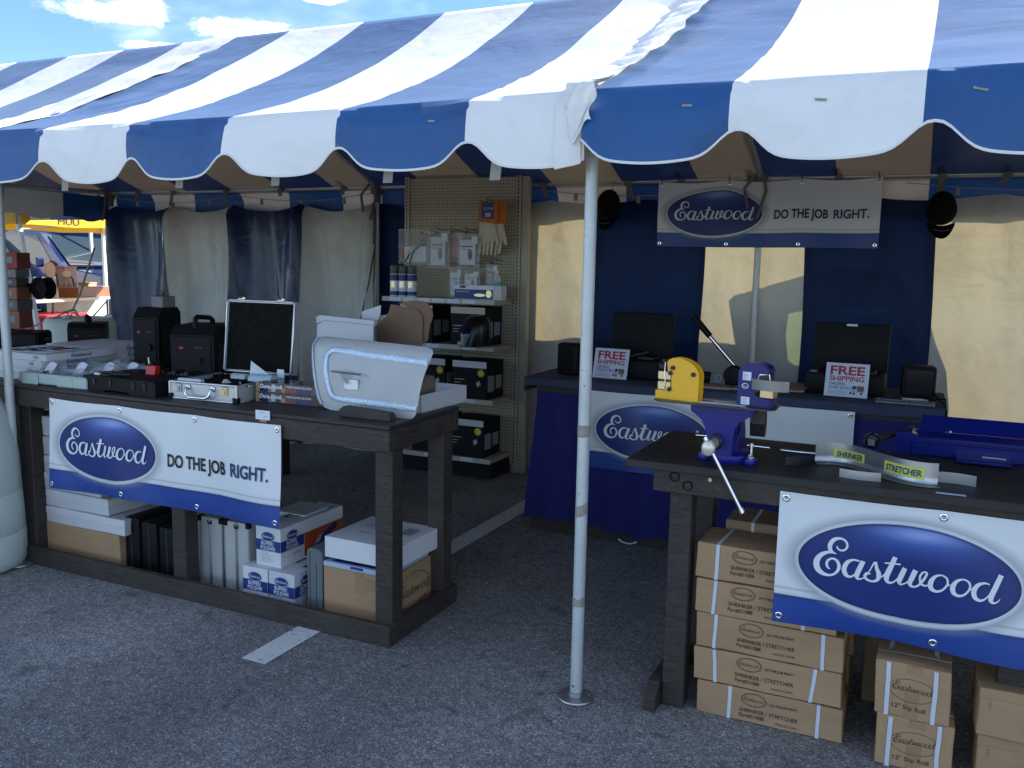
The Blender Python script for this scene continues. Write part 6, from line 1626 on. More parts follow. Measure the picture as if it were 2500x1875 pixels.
def slip(label, x0, x1, z0, z1, yf, rz, back=0.40):
    W_, h, D_ = x1-x0, z1-z0, back
    T = thing('slip_roll_carton', label, 'box', ((x0+x1)/2, yf+D_/2, z0), rz, 'slip roll cartons under the vise bench')
    p = MB(); p.box(-W_/2, W_/2, -D_/2, D_/2, 0, h, 0.004)
    for v in p.bm.verts:
        v.co.x += 0.004*sin(v.co.z*22+z0*9)
        if v.co.y < 0 and v.co.z > h*0.5: v.co.z -= 0.004*cos(v.co.x*20)
    p.build('carton', 'brown_card', T)
    F = front(W_, D_); Tp = topf(W_, D_, h); Rr = right(W_, D_)
    p = Pr(); p.oval(F, W_*0.50, h*0.55, W_*0.315, 0.042, 0.98, 48, 0.0016); p.east(F, W_*0.235, h*0.525, W_*0.53, 0.0018, 0.8, 4); p.text(F, '12" Slip Roll', W_*0.24, h*0.17, 0.0165, W_*0.46, 0.004); p.done('print', 'ink_brown', T)
    for u in (W_*0.17, W_*0.80):
        p = Pr(); p.rect(F, u-0.007, 0, u+0.007, h, 0.0026); p.rect(Tp, u-0.007, 0.0, u+0.007, D_, 0.0018); p.done('strapping_band', 'banding', T)
    p = Pr(); p.rect(Tp, 0, 0.085, W_, 0.094, 0.003); p.rect(Rr, 0.085, 0, 0.094, h, 0.002); p.done('strapping_band', 'banding', T)
    p = Pr(); p.rect(Tp, W_*0.42, 0.0, W_*0.62, D_, 0.0010); p.rect(F, W_*0.42, h*0.86, W_*0.62, h, 0.0010); p.rect(F, W_*0.40, 0.0, W_*0.60, h*0.5, 0.0008); p.done('tape_strip', 'tape_clear', T)
    p = Pr(); p.rect(Tp, W_*0.515, 0.0, W_*0.522, D_, 0.0014); p.done('flap_seam', 'ink_brown', T)
    warp(T, z0*20+3, 0.0042)
    return T
slip('upper brown slip roll carton with white straps under the right banner', -0.066, 0.168, 0.184, 0.373, 3.15, radians(-1.0))
slip('lower brown slip roll carton with white straps standing on the asphalt', -0.056, 0.186, 0.0, 0.182, 3.152, radians(0.6))
for x0, x1, z, h, lab, yf in ((0.245, 0.70, 0.182, 0.165, 'upper plain brown carton at the lower right corner of the photo', 3.15), (0.255, 0.70, 0.0, 0.180, 'lower plain brown carton at the lower right corner of the photo', 3.165), (-0.13, 0.10, 0.0, 0.40, 'plain brown carton in the dark gap behind the strapped cartons', 3.62)):
    T = thing('plain_carton', lab, 'box', ((x0+x1)/2, yf+0.14, z+0.001), radians(1), 'plain brown cartons under the vise bench')
    W_ = x1-x0
    p = MB(); p.box(-W_/2, W_/2, -0.14, 0.14, 0, h-0.003, 0.004); p.build('carton', 'brown_card', T)
    p = MB(); p.box(-W_/2-0.002, W_/2+0.002, -0.142, 0.142, h*0.80, h, 0.002); p.build('lid', 'brown_card', T)
    p = MB(); p.box(-W_/2+0.03, -W_/2+0.033, -0.1432, -0.1422, h*0.6, h*0.75); p.build('staple', 'galv', T)
    warp(T, x0*9+z*5, 0.004)

# ------------------------------------------------------------------ on the back counter
Z = 0.997
def ship_sign(label, x, y, rz):
    T = thing('shipping_sign', label, 'sign', (x, y, Z), rz, 'free shipping signs on the back counter')
    tilt = radians(-14); W_, H_ = 0.228, 0.190; sk = radians(-3)
    mt = Matrix.Rotation(tilt, 4, 'X')
    p = MB(); p.box(-W_/2, W_/2, -0.002, 0.002, 0.001, H_, mtx=mt); p.build('sign_board', 'sign', T)
    p = MB(); p.prism_x([(0.004, 0.002), (0.10, 0.002), (0.035, 0.13), (0.028, 0.12)], -0.05, 0.05); p.build('sign_foot', 'black_plastic', T)
    F = lambda u, v, e: mt @ Vector((-W_/2+u, -0.002-e, v))
    p = Pr(); p.text(F, 'FREE', 0.024, 0.125, 0.049, 0.182, 0.03); p.text(F, 'SHIPPING', 0.022, 0.089, 0.028, 0.183, 0.022); p.done('red_lettering', 'ink_red', T)
    p = Pr(); p.text(F, 'ORDERS', 0.022, 0.064, 0.0165, 0.086, 0.004); p.text(F, 'OVER $100', 0.022, 0.043, 0.0165, 0.106, 0.004); p.done('navy_lettering', 'ink_navy', T)
    p = Pr(); [p.rect(F, 0.020, 0.012+0.0052*k, 0.020+R.uniform(0.09, 0.105), 0.0138+0.0052*k) for k in range(5)]; p.done('small_print', 'ink_grey', T)
    p = Pr(); p.rect(F, 0.172, 0.035, 0.208, 0.066); p.done('truck_load', mat('brown picture', (0.18, 0.11, 0.06), 0.6), T)
    p = Pr(); p.rect(F, 0.135, 0.028, 0.206, 0.034); p.rect(F, 0.139, 0.034, 0.165, 0.046); p.done('truck_picture', 'print_silver', T)
    p = Pr(); p.oval(F, 0.157, 0.056, 0.013, 0.0095); p.shape(F, [(0.128, 0.052), (0.135, 0.044), (0.143, 0.053), (0.135, 0.049)]); p.done('oval_badge', 'print_blue', T)
    for wu, wv in ((0.139, 0.024), (0.157, 0.022), (0.196, 0.024)):
        p = Pr(); p.oval(F, wu, wv, 0.0058, 0.007); p.done('wheel_picture', 'ink_black', T)
ship_sign('white free shipping sign leaning beside the white tent pole', -1.772, 5.22, radians(-3))
ship_sign('white free shipping sign on the right half of the back counter', -0.382, 5.20, radians(-2))
def open_case(label, x, y, w_, d_, rz, tag_=False, lidh=0.30):
    T = thing('black_tool_case', label, 'tool case', (x, y, Z), rz, 'open black tool cases on the back counter')
    p = MB(); p.box(-w_/2, w_/2, -d_/2, d_/2, 0, 0.115, 0.012, 2); p.build('case_base', 'black_plastic', T, 40)
    p = MB(); p.box(-w_/2, w_/2, -0.035, 0.02, 0.0, lidh, 0.012, 2, mtx=Matrix.Translation((0, d_/2, 0.10)) @ Matrix.Rotation(radians(-4), 4, 'X')); p.build('case_lid', 'black_plastic', T, 40)
    p = MB(); p.tube([(-0.06, -d_/2, 0.05), (-0.06, -d_/2-0.03, 0.05), (0.06, -d_/2-0.03, 0.05), (0.06, -d_/2, 0.05)], 0.008, 6); p.build('carry_handle', 'black_gloss', T, 50)
    p = MB()
    for k in range(5): p.cyl((-w_*0.38+0.03*k, -d_*0.2, 0.115), (-w_*0.30+0.05*k, d_*0.2, 0.13+0.006*k), 0.012, n=8)
    p.box(0.05, 0.16, -0.08, 0.06, 0.114, 0.135, 0.004); p.build('case_tools', 'steel_dark', T, 40)
    if tag_:
        p = MB(); p.box(-0.028, 0.032, d_/2-0.045, d_/2-0.042, 0.375, 0.387); p.build('lid_label', 'paper', T)
    p = MB(); p.box(-w_/2+0.02, -w_/2+0.06, -d_/2+0.03, -d_/2+0.10, 0.115, 0.123, 0.002); p.build('paper_slip', 'ink_grey', T)
open_case('open black tool case with its lid raised behind the left shipping sign', -1.69, 5.45, 0.42, 0.30, radians(-2), False, 0.30)
open_case('open black tool case with a small white lid label behind the right shipping sign', -0.40, 5.45, 0.42, 0.30, radians(-1), True, 0.29)
T = thing('black_speaker', 'small rounded black speaker at the left end of the back counter', 'speaker', (-2.06, 5.28, Z), radians(-10))
p = MB(); p.box(-0.075, 0.075, -0.05, 0.05, 0, 0.205, 0.022, 3); p.build('housing', 'black_plastic', T, 40)
p = MB(); p.box(-0.06, 0.06, -0.054, -0.049, 0.03, 0.185, 0.004); p.build('grille', 'black_gloss', T)
T = thing('black_speaker', 'boxy black speaker near the right end of the back counter', 'speaker', (-0.02, 5.36, Z), radians(6))
p = MB(); p.box(-0.085, 0.085, -0.06, 0.07, 0.01, 0.185, 0.014, 2); p.build('housing', 'black_plastic', T, 40)
p = MB(); p.box(-0.07, 0.07, -0.064, -0.059, 0.03, 0.17, 0.004); p.build('grille', 'black_gloss', T)
p = MB(); p.box(-0.08, 0.05, -0.075, -0.055, 0.0, 0.01); p.build('grey_foot', 'tray', T)
T = thing('power_cord', 'loop of black cord hanging over the right end of the back counter', 'cord', (0.07, 5.25, Z))
p = MB(); p.tube([(-0.03, 0.1, 0.06), (0.02, 0.0, 0.02), (0.045, -0.1, 0.005), (0.055, -0.16, -0.02), (0.06, -0.18, -0.08), (0.04, -0.20, -0.12), (0.05, -0.14, -0.05)], 0.006, 6); p.tube([(-0.1, 0.08, 0.02), (-0.02, -0.02, 0.015), (0.05, -0.05, 0.03), (0.055, -0.2, -0.06)], 0.004, 6); p.build('cord', 'black_plastic', T, 60)
T = thing('glass_sheet', 'clear sheet with papers lying at the right end of the back counter', 'sheet', (-0.08, 5.17, Z))
p = MB(); p.box(-0.14, 0.15, -0.07, 0.05, 0, 0.006); p.build('clear_sheet', 'clear', T)
p = MB(); p.box(-0.12, 0.02, -0.05, 0.04, -0.001, 0.0005); p.build('paper', 'ink_grey', T)
T = thing('lever_tool', 'long chrome lever with black grip rising from the counter left of the grey pole', 'lever tool', (-1.015, 5.40, Z))
p = MB(); p.cyl((0.0, 0, 0.09), (-0.205, -0.02, 0.315), 0.012, n=12); p.build('lever_bar', 'chrome', T, 50)
p = MB(); p.cyl((-0.175, -0.018, 0.285), (-0.285, -0.028, 0.405), 0.019, 0.022, 12); p.build('grip', 'black_plastic', T, 40)
p = MB(); p.lathe([(0.0, -0.035), (0.052, -0.03), (0.06, -0.02), (0.06, 0.015), (0.0, 0.02)], (-0.01, -0.06, 0.062), 22, 'Y', False); p.build('wheel', 'black_plastic', T, 40)
p = MB(); p.box(-0.06, 0.10, -0.05, 0.06, 0, 0.05, 0.008); p.cyl((-0.02, 0, 0.05), (0.06, 0, 0.10), 0.03, n=14); p.build('base_casting', 'steel_dark', T, 40)
T = thing('air_tool', 'grey and black air tool lying behind the yellow shrinker', 'air tool', (-1.19, 5.32, Z), radians(20))
p = MB(); p.lathe([(0.0, -0.10), (0.028, -0.09), (0.034, -0.02), (0.026, 0.05), (0.012, 0.09), (0.0, 0.095)], (0, 0, 0.045), 16, 'X', False); p.build('body', 'black_plastic', T, 50)
p = MB(); p.prism_y([(0.02, 0.01), (0.11, 0.0), (0.115, 0.085), (0.03, 0.075)], -0.03, 0.03); p.build('nose', mat('grey casting', (0.12, 0.125, 0.14), 0.45, 0.3), T)
p = Pr(); F = lambda u, v, e: Vector((u, -0.03-e, v)); p.oval(F, 0.07, 0.04, 0.018, 0.022, 0.85); p.done('badge', 'print_silver', T)
for k, (x, y, w_, d_, rz, lab) in enumerate(((-1.11, 5.19, 0.20, 0.13, 4, 'left pile of tan sheets on the back counter behind the steel plate'), (-0.96, 5.20, 0.10, 0.12, -4, 'narrow pile of tan sheets beside the blue stretcher'), (-0.70, 5.32, 0.16, 0.16, 12, 'pile of brown metal samples right of the blue stretcher'))):
    T = thing('sheet_pile', lab, 'sheets', (x, y, Z), radians(rz), 'tan sheet piles on the back counter')
    for j in range(3):
        o = MB().box(-w_/2, w_/2, -d_/2, d_/2, 0.004*j, 0.004*j+0.0032).build('sheet', 'kraft', T); o.location = (R.uniform(-0.008, 0.008), R.uniform(-0.008, 0.008), 0); o.rotation_euler = (0, 0, R.uniform(-0.06, 0.06))
    if k == 2:
        for j in range(5):
            o = MB().box(-0.10, 0.10, -0.012, 0.012, 0.016+0.004*j, 0.022+0.004*j).build('sample_bar', 'brown_dark', T); o.location = (0.01*j, -0.06+0.028*j, 0); o.rotation_euler = (0, 0, 0.35)
T = thing('long_tool', 'dark tool with thin bright bars lying behind the yellow shrinker', 'tool', (-1.40, 5.40, Z), radians(10))
p = MB(); p.prism_y([(-0.15, 0.0), (0.20, 0.0), (0.16, 0.05), (0.02, 0.11), (-0.10, 0.09)], -0.06, 0.06); p.build('housing', 'black_plastic', T)
p = MB(); p.cyl((-0.15, -0.07, 0.08), (0.02, -0.07, 0.118), 0.003, n=6); p.cyl((0.02, -0.07, 0.118), (0.09, -0.07, 0.09), 0.003, n=6); p.build('wire_bar', 'steel_sheet', T)

M['cloth_black'] = mat('black cotton', (0.008, 0.008, 0.009), 0.95, spec=0.1)
# caps hanging from the rail
def cap(label, x, z, rz):
    T = thing('baseball_hat', label, 'cap', (x, 6.50, z), rz, 'black caps hanging from the back rail')
    p = MB()
    for v in range(1): pass
    p.grid(lambda u, v: Vector((0.092*cos(2*pi*u)*cos(v*pi/2)**0.7 if v < 1 else 0, -0.105*sin(v*pi/2), 0.025+(0.125 if sin(2*pi*u) > 0 else 0.095)*sin(2*pi*u)*cos(v*pi/2)**0.7 if v < 1 else 0.025)), 28, 9)
    p.build('crown', 'cloth_black', T, True)
    p = MB(); p.grid(lambda u, v: Vector((0.086*(2*u-1)*(1-0.12*v*v), -0.055*(1-(2*u-1)**2)-0.006-0.02*v, -0.045-0.030*abs(1-(2*u-1)**2)-(0.085)*v*sqrt(max(0.0, 1-0.75*(2*u-1)**2)))), 14, 6); bmesh.ops.solidify(p.bm, geom=p.bm.faces[:], thickness=0.003); p.build('brim', 'cloth_black', T, True)
    p = MB(); p.tube([(0, 0.0, 0.09), (0.005, 0.03, 0.16), (0.0, 0.06, 0.22)], 0.003, 6); p.build('hanging_tie', 'strap', T)
    p = MB(); p.tube([(-0.05, -0.062, -0.10), (0.0, -0.085, -0.112), (0.05, -0.062, -0.10)], 0.0018, 6); p.build('stitching', 'strap', T)
cap('black cap hanging right beside the white tent pole', -2.25, 2.12, radians(-10))
cap('black cap with a curved brim hanging at the right of the high banner', 0.03, 2.07, radians(8))

# ------------------------------------------------------------------ beyond the open left end of the tent
G0 = 0.33
M['can_yellow'] = mat('yellow canopy cloth', (0.80, 0.50, 0.02), 0.6, trans=0.25, tcol=(0.8, 0.5, 0.04))
M['can_blue'] = mat('blue canopy cloth', (0.03, 0.10, 0.42), 0.6, trans=0.2, tcol=(0.03, 0.1, 0.4))
M['car_blue'] = mat('dark blue car paint', (0.010, 0.020, 0.085), 0.22, 0.2, coat=0.6)
M['car_white'] = mat('white van paint', (0.72, 0.72, 0.70), 0.3, coat=0.3)
M['van_brown'] = mat('brown stripe', (0.16, 0.085, 0.05), 0.4)
M['win_dark'] = mat('car glass', (0.03, 0.045, 0.05), 0.06, spec=0.9)
M['rubber'] = mat('tyre rubber', (0.015, 0.015, 0.015), 0.85)
M['wood_red'] = mat('varnished red wood', (0.26, 0.10, 0.05), 0.35, 0, 0.25, 9)
M['wood_tan'] = mat('tan wood', (0.42, 0.27, 0.16), 0.5, 0, 0.2, 9)

def popup(name, label, corner, wx, wy, zb, zt, zp, m, legs, letters=None):
    cx, cy = corner
    T = thing(name, label, 'canopy', (cx, cy, 0))
    p = MB()
    P = [(0, 0), (0, wy), (-wx, wy), (-wx, 0)]
    for i in range(4):
        a, b = P[i], P[(i+1) % 4]
        p.poly([(a[0], a[1], zt), (b[0], b[1], zt), (-wx/2, wy/2, zp)])
    p.build('canopy_roof', m, T)
    for i in range(4):
        a, b = P[i], P[(i+1) % 4]
        p = MB(); p.grid(lambda u, v: Vector((a[0]+(b[0]-a[0])*u, a[1]+(b[1]-a[1])*u, zt-0.001-(zt-zb)*v+0.008*sin(u*20)*v)) + Vector((0.003*sin(u*17)*v, 0.003*sin(u*13)*v, 0)), 16, 2); p.build('canopy_valance', m, T, smooth=80)
    for (lx, ly, dx_, dy_) in legs:
        p = MB(); p.box(-0.022, 0.022, -0.022, 0.022, 0, 1, 0.0)
        for v in p.bm.verts:
            k = 1-v.co.z
            v.co = Vector((lx+v.co.x+dx_*k, ly+v.co.y+dy_*k, G0+(zt-0.02-G0)*v.co.z))
        p.build('leg', 'car_white', T)
    p = MB(); p.tube([(-0.03, 0.05, zb+0.02), (-0.03, wy/2, zb+0.02), (-0.03, wy-0.05, zb+0.02)], 0.012, 6); p.tube([(-0.05, 0.05, zb-0.05), (-0.05, wy*0.5, zb+0.10)], 0.012, 6); p.build('truss_bar', 'car_white', T)
    if letters:
        F = lambda u, v, e: Vector((e, u, v))
        p = Pr(); p.text(F, letters, 0.52, zb+0.02, 0.07, 0.28, 0.0, e=0.005); p.done('lettering', 'ink_black', T)
popup('popup_canopy', 'bright yellow pop-up canopy beyond the open end of the tent', (-9.08, 6.55), 2.2, 3.0, 2.02, 2.215, 2.8, 'can_yellow', [(-0.03, 0.03, 0.22, 0.10), (-0.03, 2.95, 0.05, 0), (-2.15, 0.03, 0, 0), (-2.15, 2.95, 0, 0)], 'MUU')
popup('popup_canopy', 'blue canopy with a yellow corner patch standing behind the yellow one', (-13.2, 10.9), 4.0, 4.0, 2.36, 2.62, 3.6, 'can_blue', [(-0.03, 0.03, 0, 0), (-0.03, 3.95, 0, 0), (-3.95, 0.03, 0, 0), (-3.95, 3.95, 0, 0)])
T = [o for o in COL.objects if o.name.startswith('popup_canopy')][-1]
p = MB(); p.poly([(0.02, 0.25, 2.66), (0.02, 0.9, 2.66), (0.02, 0.75, 2.50), (0.02, 0.3, 2.55)]); p.build('yellow_patch', 'can_yellow', T)

# dark blue pickup
T = thing('parked_pickup', 'dark blue pickup truck parked nose right behind the antiques table', 'pickup truck', (-14.0, 10.9, 0.33), radians(4))
side = [(-2.6, 0.55), (-2.6, 1.12), (-0.35, 1.16), (0.95, 1.16), (1.2, 1.14), (2.3, 1.02), (2.45, 0.9), (2.5, 0.55), (2.1, 0.45), (-2.4, 0.45)]
p = MB(); p.prism_y(side, -0.92, 0.92)
bmesh.ops.bevel(p.bm, geom=[e for e in p.bm.edges], offset=0.05, segments=2, affect='EDGES'); p.build('body', 'car_blue', T, 35)
cab = [(-0.55, 1.14), (-0.42, 1.72), (-0.25, 1.79), (0.25, 1.78), (0.40, 1.72), (1.05, 1.17)]
p = MB(); A = p.verts([(a, -0.86+0.16*max(0, (b-1.14)/0.65), b) for a, b in cab]); B = p.verts([(a, 0.86-0.16*max(0, (b-1.14)/0.65), b) for a, b in cab]); p.face(A); p.face(B[::-1]); p.skin(A, B); p.build('cab', 'car_blue', T, 30)
p = MB(); p.poly([(1.052, -0.74, 1.20), (1.052, 0.74, 1.20), (0.45, 0.62, 1.70), (0.45, -0.62, 1.70)]); p.build('windscreen', 'win_dark', T)
p = MB(); p.poly([(-0.40, -0.855, 1.2), (0.80, -0.855, 1.2), (0.33, -0.735, 1.68), (-0.33, -0.735, 1.68)]); p.build('side_window', 'win_dark', T)
for x in (-1.7, 1.55):
    for y in (-0.93, 0.93):
        p = MB(); p.lathe([(0.0, -0.11), (0.30, -0.11), (0.36, -0.08), (0.36, 0.08), (0.30, 0.11), (0.0, 0.11)], (x, y*0.93, 0.36), 20, 'Y', False); w_ = p.build('wheel', 'rubber', T, 40)
        p = MB(); p.lathe([(0.0, -0.115), (0.19, -0.113), (0.2, -0.10)], (x, y*0.93, 0.36), 16, 'Y', False); p.build('rim', 'alu', w_, 40)
p = MB(); p.box(2.46, 2.56, -0.9, 0.9, 0.5, 0.66, 0.03); p.build('bumper', 'chrome', T)
for y in (-0.68, 0.68):
    p = MB(); p.box(2.38, 2.47, y-0.16, y+0.16, 0.74, 0.92, 0.02); p.build('headlight', 'paper', T)
p = MB(); p.tube([(0.95, -0.70, 1.19), (0.98, -0.1, 1.22)], 0.012, 5); p.tube([(0.95, 0.0, 1.19), (0.98, 0.6, 1.22)], 0.012, 5); p.build('wiper', 'rubber', T)
p = MB(); p.box(0.6, 0.68, -1.06, -0.9, 1.16, 1.32, 0.03); p.build('door_mirror', 'car_blue', T)

# white van
T = thing('parked_van', 'white van with brown side stripes at the far left behind the yellow canopy leg', 'van', (-15.75, 8.5, 0.33), radians(30))
p = MB(); p.prism_y([(-2.5, 0.4), (-2.5, 1.7), (-2.35, 2.0), (1.5, 2.02), (1.75, 1.9), (2.3, 1.2), (2.5, 1.1), (2.55, 0.4)], -0.95, 0.95)
bmesh.ops.bevel(p.bm, geom=p.bm.edges[:], offset=0.06, segments=2, affect='EDGES'); p.build('body', 'car_white', T, 35)
for z0, z1 in ((0.80, 0.98), (0.62, 0.74)):
    p = MB(); p.box(-2.4, 2.4, -0.956, -0.952, z0, z1); p.build('side_stripe', 'van_brown', T)
for x0, x1 in ((-2.1, -0.9), (-0.7, 0.45), (0.7, 1.5)):
    p = MB(); p.box(x0, x1, -0.957, -0.952, 1.15, 1.70); p.build('side_window', 'win_dark', T)
for x in (-1.6, 1.6):
    for y in (-0.88, 0.88):
        p = MB(); p.lathe([(0.0, -0.1), (0.34, -0.1), (0.34, 0.1), (0.0, 0.1)], (x, y, 0.35), 20, 'Y', False); p.build('wheel', 'rubber', T, 40)
p = MB(); p.box(1.45, 1.6, -1.15, -0.96, 1.05, 1.25, 0.03); p.tube([(1.5, -1.0, 1.2), (1.48, -1.05, 1.75)], 0.012, 5); p.build('door_mirror', 'rubber', T)

# far trailer with square windows
T = thing('white_trailer', 'long pale trailer with square dark windows far behind the pickup', 'trailer', (-18.6, 15.2, 0.33), radians(52))
p = MB(); p.box(-4.5, 4.5, -1.2, 1.2, 0.5, 2.75, 0.08, 2); p.build('body', 'car_white', T)
for k in range(9):
    x = -4.0+k*0.95
    p = MB()
    for a in ((x, x+0.62, 1.55, 1.60), (x, x+0.62, 2.05, 2.10), (x, x+0.05, 1.6, 2.05), (x+0.57, x+0.62, 1.6, 2.05)): p.box(a[0], a[1], -1.225, -1.201, a[2], a[3])
    f_ = p.build('window', 'alu', T)
    p = MB(); p.box(x+0.05, x+0.57, -1.21, -1.203, 1.6, 2.05); p.build('pane', 'win_dark', f_)
for x in (-1.0, 1.0):
    p = MB(); p.lathe([(0.0, -0.1), (0.36, -0.1), (0.36, 0.1), (0.0, 0.1)], (x, -1.15, 0.36), 18, 'Y', False); p.build('wheel', 'rubber', T, 40)
p = MB(); p.box(-4.4, 4.4, -1.207, -1.202, 1.0, 1.12); p.build('side_stripe', 'print_blue', T)

# antiques table: along the line of sight edge
ta = Vector((-9.94, 7.28, 0)); tb = Vector((-10.42, 9.05, 0)); tdir = (tb-ta).normalized(); trz = atan2(tdir.y, tdir.x)
T = thing('folding_table', 'white folding table with antiques in the sun beyond the tent', 'table', ((ta+tb)/2)+Vector((0, 0, 0.30)), trz)
TL = (tb-ta).length
p = MB(); p.box(-TL/2-0.1, TL/2+0.1, -0.10, 0.60, 0.80, 0.84, 0.01); p.build('table_top', 'car_white', T)
for x in (-0.55, 0.55):
    p = MB(); p.tube([(x, -0.05, 0), (x, -0.05, 0.8)], 0.014, 6); p.tube([(x, 0.55, 0), (x, 0.55, 0.8)], 0.014, 6); p.tube([(x, -0.05, 0.3), (x, 0.55, 0.3)], 0.012, 6); p.tube([(x, -0.05, 0.78), (x-0.3*(1 if x > 0 else -1), 0.25, 0.3)], 0.010, 6); p.build('folding_leg', 'steel_dark', T, 50)
ZT = 1.142
def ont(s, d=0.2):
    q = ta + tdir*s + Vector((-tdir.y, tdir.x, 0))*d
    return (q.x, q.y, ZT)
for k in range(7):
    s = 0.22+0.055*k; d = 0.05+0.06*(k % 3)
    T = thing('glass_bottle', ['leftmost', 'second', 'third', 'middle', 'fifth', 'sixth', 'rightmost'][k]+' of the seven clear long necked bottles on the antiques table', 'bottle', ont(s, d), 0, 'row of clear bottles on the antiques table')
    p = MB(); p.lathe([(0.0, 0.0), (0.036, 0.0), (0.040, 0.02), (0.040, 0.09), (0.030, 0.12), (0.013, 0.155), (0.012, 0.24), (0.015, 0.245), (0.015, 0.26), (0.0, 0.26)], n=14, cap=False); p.build('bottle_body', 'glass', T, 50)
    p = MB(); p.lathe([(0.0, 0.255), (0.012, 0.255), (0.012, 0.275), (0.0, 0.275)], n=10, cap=False); p.build('stopper', 'alu', T)
T = thing('framed_board', 'bright white board in a dark frame leaning back on the antiques table', 'picture frame', ont(0.17, 0.36), trz)
mt = Matrix.Rotation(radians(-15), 4, 'X') @ Matrix.Rotation(radians(-9), 4, 'Y')
p = MB(); p.box(-0.15, 0.15, 0.0, 0.012, 0.18, 0.70, mtx=mt); p.build('white_board', 'car_white', T)
p = MB()
for a in ((-0.165, -0.15, 0.165, 0.715), (0.15, 0.165, 0.165, 0.715), (-0.15, 0.15, 0.165, 0.18), (-0.15, 0.15, 0.70, 0.715)): p.box(a[0], a[1], -0.006, 0.016, a[2], a[3], mtx=mt)
p.build('frame', 'wood_tan', T)
p = MB(); p.box(-0.2, 0.24, -0.02, 0.2, 0.0, 0.20); p.build('stand_box', 'wood_tan', T)
T = thing('display_case', 'flat brown wooden display case with bluish glass lid on the antiques table', 'display case', ont(1.25, 0.12), trz)
p = MB(); p.box(-0.36, 0.55, -0.15, 0.4, 0, 0.13, 0.006); p.build('case_body', 'wood_red', T)
p = MB(); p.box(-0.32, 0.51, -0.11, 0.36, 0.131, 0.136); p.build('glass_lid', mat('bluish glass', (0.30, 0.36, 0.48), 0.1), T)
for k, (s, z, lab) in enumerate(((0.80, 0.36, 'tan round disc on an arm, left of the pair on the antiques table'), (1.12, 0.30, 'flat tan disc on an arm, right of the pair on the antiques table'))):
    T = thing('disc_on_arm', lab, 'ornament', ont(s, 0.3), trz, 'tan discs on the antiques table')
    p = MB(); p.lathe([(0.0, -0.008), (0.10-0.015*k, -0.006), (0.10-0.015*k, 0.006), (0.0, 0.008)], (0, 0, z), 20, 'Y', False)
    if k: 
        for v in p.bm.verts: v.co.z = z+(v.co.z-z)*0.5
    p.build('disc', 'wood_tan', T, 40)
    p = MB(); p.tube([(0, 0.01, z), (0.16, 0.03, z-0.06), (0.20, 0.03, 0.10), (0.10, 0.03, 0.02)], 0.012, 6); p.build('arm', 'steel_dark', T, 50)
    p = MB(); p.box(-0.06, 0.22, -0.02, 0.12, 0, 0.09, 0.01); p.build('base_block', 'steel_dark', T)
for k, (s, d, w_, h_, m_, lab) in enumerate(((1.30, 0.45, 0.26, 0.24, 'wood_red', 'red brown wooden box standing behind the display case'), (1.62, 0.35, 0.18, 0.16, 'wood_tan', 'tan wooden box at the right end of the antiques table'), (0.62, 0.42, 0.18, 0.20, 'wood_tan', 'tan wooden box behind the row of bottles'))):
    T = thing('wooden_box', lab, 'wooden box', ont(s, d), trz, 'wooden boxes on the antiques table')
    zz = 0.14 if k == 0 else 0
    p = MB(); p.box(-w_/2, w_/2, -0.08, 0.08, zz, zz+h_, 0.006); p.build('box_body', m_, T)
    p = MB(); p.box(-w_/2-0.006, w_/2+0.006, -0.086, 0.086, zz+h_, zz+h_+0.02, 0.004); p.build('box_lid', m_, T)
T = thing('red_tote', 'bright red cloth covered bin under the antiques table', 'bin', ont(0.52, 0.05), trz)
T.location.z = 0.31
p = MB(); p.prism_x([(-0.16, 0.0), (0.22, 0.0), (0.26, 0.62), (-0.20, 0.60)], -0.40, 0.34); p.build('bin_body', mat('red cloth', (0.50, 0.015, 0.04), 0.7, 0, 0.2, 9), T)
p = MB(); p.box(-0.42, 0.36, -0.21, 0.27, 0.60, 0.64, 0.01); p.build('rim', mat('red rim', (0.55, 0.02, 0.05), 0.5), T)
T = thing('white_sheet', 'pale sheet hanging down behind the legs of the antiques table', 'cloth', ont(1.45, 0.45), trz)
T.location.z = 0.31
p = MB(); p.grid(lambda u, v: Vector((-0.55+1.3*u, 0.03*sin(u*14), 0.80*v)), 20, 3); p.build('cloth', mat('pale cloth', (0.55, 0.52, 0.42), 0.8), T, 70)
T = thing('blue_tote', 'blue plastic crate on the ground below the antiques table', 'crate', ont(0.35, -0.25), trz)
T.location.z = 0.30
p = MB(); p.box(-0.2, 0.2, -0.14, 0.14, 0, 0.28, 0.02); p.build('crate_body', mat('mid blue plastic', (0.03, 0.10, 0.40), 0.4), T)
p = MB(); p.box(-0.21, 0.21, -0.15, 0.15, 0.26, 0.30, 0.01); p.build('rim', 'tool_blue', T)

